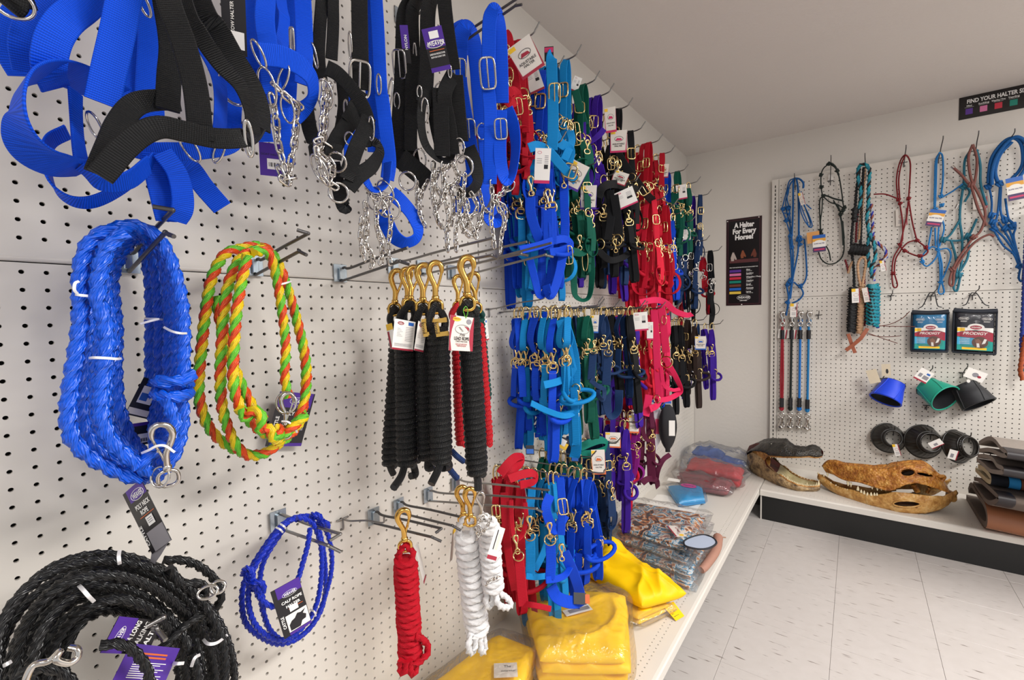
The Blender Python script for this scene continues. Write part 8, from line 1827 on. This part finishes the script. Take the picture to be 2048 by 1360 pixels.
# hinge skin on the near cheek
mb = MB(); a1 = np.array([g8(x, y, .004) for x, y in ((250, 335), (400, 340), (520, 372), (600, 432), (640, 470))]); a2 = np.array([g8(x, y, .004) for x, y in ((250, 400), (380, 430), (470, 500), (560, 590), (625, 650))]); a1, a2 = cat(a1, 4), cat(a2, 4)
grid(mb, np.stack([a1, a1 * .6 + a2 * .4 + [0, .012, 0], a2 * .7 + a1 * .3 + [0, .012, 0], a2])); mb.build('cheek_skin', GLIP, ga)
mb = MB(); a1 = np.array([g8(x, y, .0) for x, y in ((140, 370), (150, 480), (140, 600), (230, 655))]); grid(mb, np.stack([cat(a1, 4), cat(a1 + [-.01, .1, 0], 4), cat(a1 + [0, .2, 0], 4)])); mb.build('neck_cut', mat('dark_neck_skin', '#2a211c', .7), ga)
mb = MB(); tube(mb, N1[0, 20:], .0045, 7); mb.build('lower_lip', GLIP, ga)
mb = MB(); tube(mb, N2[0, 20:], .0045, 7); mb.build('lower_lip', GLIP, ga)
for j in range(22, n - 1):
    hgt = .012 if j not in (25, 37, 43, 44) else .024
    cone(ga, N1[0, j] + [0, .002, 0], N1[0, j] + [.001, .003, hgt], .0032)
    if j % 2 == 0: cone(ga, N2[0, j] - [0, .002, 0], N2[0, j] + [.001, -.003, hgt * .9], .003)
cone(ga, g8(1635, 1060, .01), g8(1645, 960, .01), .0045); cone(ga, g8(1655, 1060, .02), g8(1662, 985, .02), .004)

# bare skull
A9 = (1630, 910, 6.827)
def sd(px): return np.interp(px, [1636, 1680, 1740, 1800, 1860, 1915], [.33, .40, .47, .50, .46, .38])
def s9(x, y, dd=0.0): px = 1630 + x / 6.827; return F(px, 910 + y / 6.827, sd(px) - dd)
sk = thing('alligator_skull', DK(1780, 1000, .178), 'glossy brown alligator skull with open eye sockets and short ivory teeth', 'skull')
def holed(mb, G, hid, mi=0):
    """grid without the faces whose centre lies in a hole"""
    a, b = G.shape[:2]; i, j = np.meshgrid(np.arange(a - 1), np.arange(b - 1), indexing='ij'); f = np.stack([i * b + j, (i + 1) * b + j, (i + 1) * b + j + 1, i * b + j + 1], -1)[~hid]; mb.add(G.reshape(-1, 3), f.reshape(-1, 4), mi)
def solid(o, t=.004):
    md = o.modifiers.new('thickness', 'SOLIDIFY'); md.thickness = t; md.offset = 0; return o
n = 84; xs = np.linspace(110, 1835, n)
top = curve([(108, 150), (140, 115), (180, 100), (280, 102), (400, 140), (600, 165), (800, 190), (1000, 190), (1080, 165), (1200, 152), (1400, 142), (1500, 150), (1600, 215), (1660, 275), (1720, 330), (1835, 490)], xs)
bot = curve([(108, 165), (150, 235), (250, 262), (330, 300), (450, 345), (600, 365), (720, 400), (850, 440), (1000, 478), (1100, 458), (1250, 405), (1400, 385), (1550, 425), (1700, 478), (1835, 520)], xs)
sw = np.interp(xs, [108, 160, 260, 450, 800, 1100, 1350, 1600, 1835], [.03, .075, .10, .10, .14, .19, .22, .23, .20])
K1 = 16; SN = np.zeros((K1, n, 3)); ST = np.zeros((9, n, 3)); SF = np.zeros((K1, n, 3)); PA = np.zeros((7, n, 3)); py = np.zeros((K1, n))
for j in range(n):
    W = np.array([0, sw[j], 0])
    for i, s in enumerate(np.linspace(0, 1, K1)):
        y = bot[j] + (top[j] - bot[j]) * s; py[i, j] = y; SN[i, j] = s9(xs[j], y, sw[j] * .30 * s ** 1.6 + .006 * math.cos(s * PI)); q = SN[i, j].copy(); q[1] = s9(xs[j], y)[1] + sw[j] - (SN[i, j][1] - s9(xs[j], y)[1]); SF[i, j] = q
    for i, s in enumerate(np.linspace(0, 1, 9)): ST[i, j] = SN[-1, j] * (1 - s) + SF[-1, j] * s - [0, 0, .008 * math.sin(PI * s)]
    for i, s in enumerate(np.linspace(0, 1, 7)): PA[i, j] = SN[0, j] * (1 - s) + SF[0, j] * s + [0, 0, .016 * math.sin(PI * s)]
xc = (xs[:-1] + xs[1:]) / 2; yc = (py[:-1, :-1] + py[1:, 1:]) / 2; X2 = np.broadcast_to(xc, yc.shape)
h1 = ((X2 - 1265) / 98) ** 2 + ((yc - 240) / 52) ** 2 < 1
h2 = (((X2 - 1490) * .97 + (yc - 270) * .2) / 115) ** 2 + (((yc - 268) * .97 - (X2 - 1490) * .2) / 24) ** 2 < 1
hid = h1 | h2
mb = MB(); f_ = lambda G, sd_: G + (nz(G, 38, sd_) * .0035 + ridge(G, 90, sd_) * .0012)[..., None] * np.array([0, -.6, .8])
SNw = f_(SN, 1); STw = f_(ST, 1); SFw = f_(SF, 1)
holed(mb, SNw, hid); holed(mb, STw, np.broadcast_to((np.abs(xc - 1440) < 60)[None], (8, n - 1)) & (np.abs(np.arange(8) - 2) < 1)[:, None]); holed(mb, SFw[::-1], hid[::-1]); grid(mb, PA[:, :52])
solid(mb.build('cranium', BONE, sk), .006)
mb = MB(); 
for cx, cy, a, b, ro in ((1265, 240, 100, 54, 0), (1490, 268, 120, 28, .2)):
    P = [s9(cx + a * math.cos(t) * math.cos(ro) - b * math.sin(t) * math.sin(ro), cy + a * math.cos(t) * math.sin(ro) + b * math.sin(t) * math.cos(ro), .0) for t in np.arange(26) * 2 * PI / 26]
    P = np.array([s9(cx + a * math.cos(t) * math.cos(ro) - b * math.sin(t) * math.sin(ro), cy + a * math.cos(t) * math.sin(ro) + b * math.sin(t) * math.cos(ro), np.interp(cx, xs, sw) * .30 * np.clip((np.interp(cx + a * math.cos(t), xs, bot) - (cy + b * math.sin(t))) / (np.interp(cx + a * math.cos(t), xs, bot) - np.interp(cx + a * math.cos(t), xs, top)), 0, 1) ** 1.6) for t in np.arange(26) * 2 * PI / 26])
    tube(mb, P, .0035, 7, True)
mb.build('socket_rim', BONE, sk)
mb = MB(); tube(mb, cat(np.array([s9(1620, 240, .06), s9(1700, 290, .05), s9(1762, 296, .045), s9(1740, 340, .045), s9(1700, 390, .04)]), 5), np.linspace(.012, .007, 21), 8); mb.build('rear_crest', BONE, sk)
mb = MB(); tube(mb, cat(np.array([s9(108, 150, .03), s9(150, 170, .005), s9(200, 200, .0), s9(300, 280, .0), s9(420, 335, .0), s9(600, 362, .0), s9(850, 438, .0), s9(1000, 474, .0), s9(1100, 452, .005)]), 5), .0065, 8); mb.build('tooth_row_rim', BONE, sk)
for a, b, r in (((1340, 400), (1400, 500), .013), ((1560, 440), (1530, 520), .008)): mb = MB(); tube(mb, cat(np.array([s9(*a, .06), s9((a[0] + b[0]) / 2, (a[1] + b[1]) / 2, .07), s9(*b, .07)]), 4), r, 8); mb.build('palate_strut', BONE, sk)
# mandible: two blades meeting at the chin
xs = np.linspace(42, 1938, n)
mt_ = curve([(40, 245), (60, 270), (100, 285), (250, 400), (400, 460), (550, 485), (750, 545), (900, 542), (1050, 512), (1200, 512), (1400, 540), (1600, 560), (1750, 560), (1850, 515), (1938, 492)], xs)
mbt = curve([(40, 310), (100, 400), (250, 500), (450, 600), (700, 682), (900, 738), (1100, 782), (1300, 800), (1500, 790), (1700, 742), (1800, 680), (1900, 570), (1938, 520)], xs)
mw = np.interp(xs, [42, 120, 300, 700, 1200, 1600, 1938], [.015, .06, .09, .13, .20, .24, .22])
K2 = 14; MN = np.zeros((K2, n, 3)); MF = np.zeros((K2, n, 3)); my = np.zeros((K2, n))
for j in range(n):
    for i, s in enumerate(np.linspace(0, 1, K2)):
        y = mbt[j] + (mt_[j] - mbt[j]) * s; my[i, j] = y; MN[i, j] = s9(xs[j], y, .004 + .010 * (1 - math.sin(PI * s))); MN[i, j][2] = max(MN[i, j][2], ZD + .001); MF[i, j] = MN[i, j] + [0, mw[j] - .02 * s, 0]
xc = (xs[:-1] + xs[1:]) / 2; yc = (my[:-1, :-1] + my[1:, 1:]) / 2; X2 = np.broadcast_to(xc, yc.shape)
hid = (((X2 - 1250) - (yc - 665) * .3) / 190) ** 2 + ((yc - 668) / 50) ** 2 < 1
mb = MB(); holed(mb, f_(MN, 5), hid); solid(mb.build('near_mandible', BONE2, sk), .011)
P = [];
for t in np.arange(30) * 2 * PI / 30:
    yy = 668 + 44 * math.sin(t); P.append(s9(1250 + (yy - 665) * .3 + 186 * math.cos(t), yy, -.002))
mb = MB(); tube(mb, np.array(P), .0042, 8, True); mb.build('jaw_opening_rim', BONE2, sk)
mb = MB(); holed(mb, MF[::-1], hid[::-1]); solid(mb.build('far_mandible', BONE2, sk), .011)
mb = MB(); grid(mb, np.stack([MN[4, :16] * (1 - s) + MF[4, :16] * s for s in np.linspace(0, 1, 6)])); solid(mb.build('chin', BONE2, sk), .008)
mb = MB(); grid(mb, revolve(s9(1860, 560, .06), (0, 1, 0), [(-.05, .002), (-.045, .016), (0, .022), (.045, .016), (.05, .002)], 14), 0, True); mb.build('jaw_joint', BONE2, sk)
for x, y0, y1, r in ((172, 240, 300, .006), (450, 350, 425, .008), (490, 375, 440, .005), (215, 400, 365, .004), (285, 425, 400, .004), (315, 450, 428, .004), (345, 465, 445, .0035), (378, 475, 450, .0035), (408, 480, 455, .0035), (440, 490, 462, .0035), (585, 480, 425, .007), (630, 510, 470, .006), (670, 530, 485, .006), (715, 550, 508, .006), (765, 550, 508, .006), (810, 550, 512, .005), (845, 550, 515, .005), (850, 445, 490, .005), (905, 460, 485, .004), (960, 470, 490, .004), (1005, 472, 490, .004), (1050, 465, 485, .0035), (780, 425, 470, .005)):
    cone(sk, s9(x, y0, .008), s9(x + 2, y1, .006), r)
cone(sk, s9(45, 260, .01), s9(44, 232, .01), .006); cone(sk, s9(120, 290, .006), s9(122, 265, .006), .004)
BONED = mat('shaded_bone_inside', '#4a2a12', .6, noise=.3, nscale=30)  # bone colour darkened to paint the shade inside the jaws
mb = MB(); grid(mb, np.stack([MN[5, 6:62] * (1 - q) + MF[5, 6:62] * q for q in np.linspace(0, 1, 6)])); mb.build('jaw_gap_shade', BONED, sk)  # added sheet closing the jaw gap, its shade put into the colour
mb = MB(); grid(mb, np.stack([SN[2, 10:80] * (1 - q) + SF[2, 10:80] * q + [0, 0, .012 * math.sin(PI * q)] for q in np.linspace(0.06, .94, 6)])); mb.build('palate', BONED, sk)
# black hoop lying behind the skull
rh = thing('rubber_ring', F(1698, 932, .03), 'black rubber hoop leaning behind the skull against the pegboard', 'ring'); c = F(1698, 936, .035); mb = MB(); ring(mb, c - [0, 0, .05], AX[0], nrm(np.array([0, .25, 1.0])), .055, .055, .006, 30, 8); mb.build('hoop', RUB, rh)

# ------------------------------------------------------------------ saddle pads folded in a stack at the picture edge
FELT = mat('grey_felt', '#8f857c', .95, noise=.2, nscale=60, bump=.5, bscale=220); FELT2 = mat('brown_grey_felt', '#6f6259', .95, noise=.25, nscale=60, bump=.5, bscale=220); DLEA = mat('dark_wear_leather', '#2b2628', .5); TLEA = mat('tan_wear_leather', '#9c6444', .5, noise=.15, nscale=20); NAVB = mat('navy_blanket', '#10141f', .9, bump=.4, bscale=200); TQS = mat('turquoise_stripe', '#2b8fd0', .85); BRS = mat('rust_stripe', '#7a4530', .85); CRM = mat('cream_fleece', '#b3a584', .95)
def p4(x, y, X0=1.435): return L(1880 + x / 5.667, 840 + y / 5.667, X0)
GS = 'saddle pads stacked on the far base shelf'
pads = [('topmost grey felt saddle pad with dark leather along its fold', [(440, 262), (500, 225), (565, 207), (625, 240), (685, 315), (748, 372), (752, 400), (690, 398), (600, 352), (540, 335), (440, 345)], FELT, DLEA, .018, 0),
 ('second grey felt saddle pad from the top with dark leather along its fold', [(425, 408), (520, 410), (600, 450), (645, 515), (708, 548), (712, 590), (640, 590), (560, 570), (490, 505), (415, 450)], FELT, DLEA, .018, 0),
 ('navy saddle blanket with turquoise and rust stripes in the middle of the stack', [(430, 520), (500, 560), (560, 630), (575, 665), (560, 700), (500, 660), (400, 560)], CRM, NAVB, .020, 1),
 ('brown grey felt saddle pad with a dark patch, second from the bottom', [(385, 665), (450, 685), (550, 770), (640, 855), (655, 890), (620, 925), (540, 930), (450, 830), (375, 715)], FELT2, FELT2, .020, 2),
 ('lowest saddle pad, thick fleece with tan leather on its front', [(320, 800), (352, 735), (420, 830), (500, 960), (530, 1080), (520, 1180), (470, 1150), (390, 1060), (295, 930)], FELT2, TLEA, .026, 3)]
for lab, pts, mt, fr, th, kind in pads:
    P = np.array([p4(x, y) for x, y in pts]); P[:, 2] = np.maximum(P[:, 2], ZD + th / 2 + .001); o = thing('saddle_pad', P.mean(0), lab, 'saddle pad', GS)
    P = cat(P, 4); X = np.linspace(0, .62, 16); mb = MB(); T = np.gradient(P, axis=0); nn = nrm(np.cross(T, AX[0]))
    G = np.zeros((2 * len(P), len(X), 3))
    for k, x in enumerate(X):
        sag = np.array([x, -.03 * x, -.012 * math.sin(x * 4)])
        G[:, k] = np.vstack([P + nn * th / 2, (P - nn * th / 2)[::-1]]) + sag
    grid(mb, G, 0, True); mb.add(G[:, 0], [(i, i + 1, 2 * len(P) - 2 - i, 2 * len(P) - 1 - i) for i in range(len(P) - 1)], 0); mb.build('folded_felt', mt, o)
    # facing on the fold
    i0 = int(np.argmin(P[:, 1])); a, b = max(i0 - (5 if kind != 3 else 7), 1), min(i0 + (6 if kind != 3 else 7), len(P) - 2)
    sgn = 1 if (nn[i0][1] < 0) else -1
    def facing_strip(x0, x1, m_, nm, lift):
        Xs = np.linspace(x0, x1, 8); H = np.zeros((b - a + 1, 8, 3))
        for k, x in enumerate(Xs): H[:, k] = P[a:b + 1] + nn[a:b + 1] * sgn * (th / 2 + lift) + np.array([x, -.03 * x, -.012 * math.sin(x * 4)])
        mq = MB(); grid(mq, H); mq.build(nm, m_, o)
    if kind == 0: facing_strip(.0, .62, fr, 'wear_leather', .0022)
    if kind == 1: facing_strip(.0, .62, fr, 'woven_face', .002); facing_strip(.055, .09, TQS, 'turquoise_stripe', .003); facing_strip(.092, .102, BRS, 'rust_stripe', .003)
    if kind == 2: facing_strip(.0, .05, DLEA, 'dark_patch', .002)
    if kind == 3: facing_strip(.0, .62, fr, 'wear_leather', .0022)
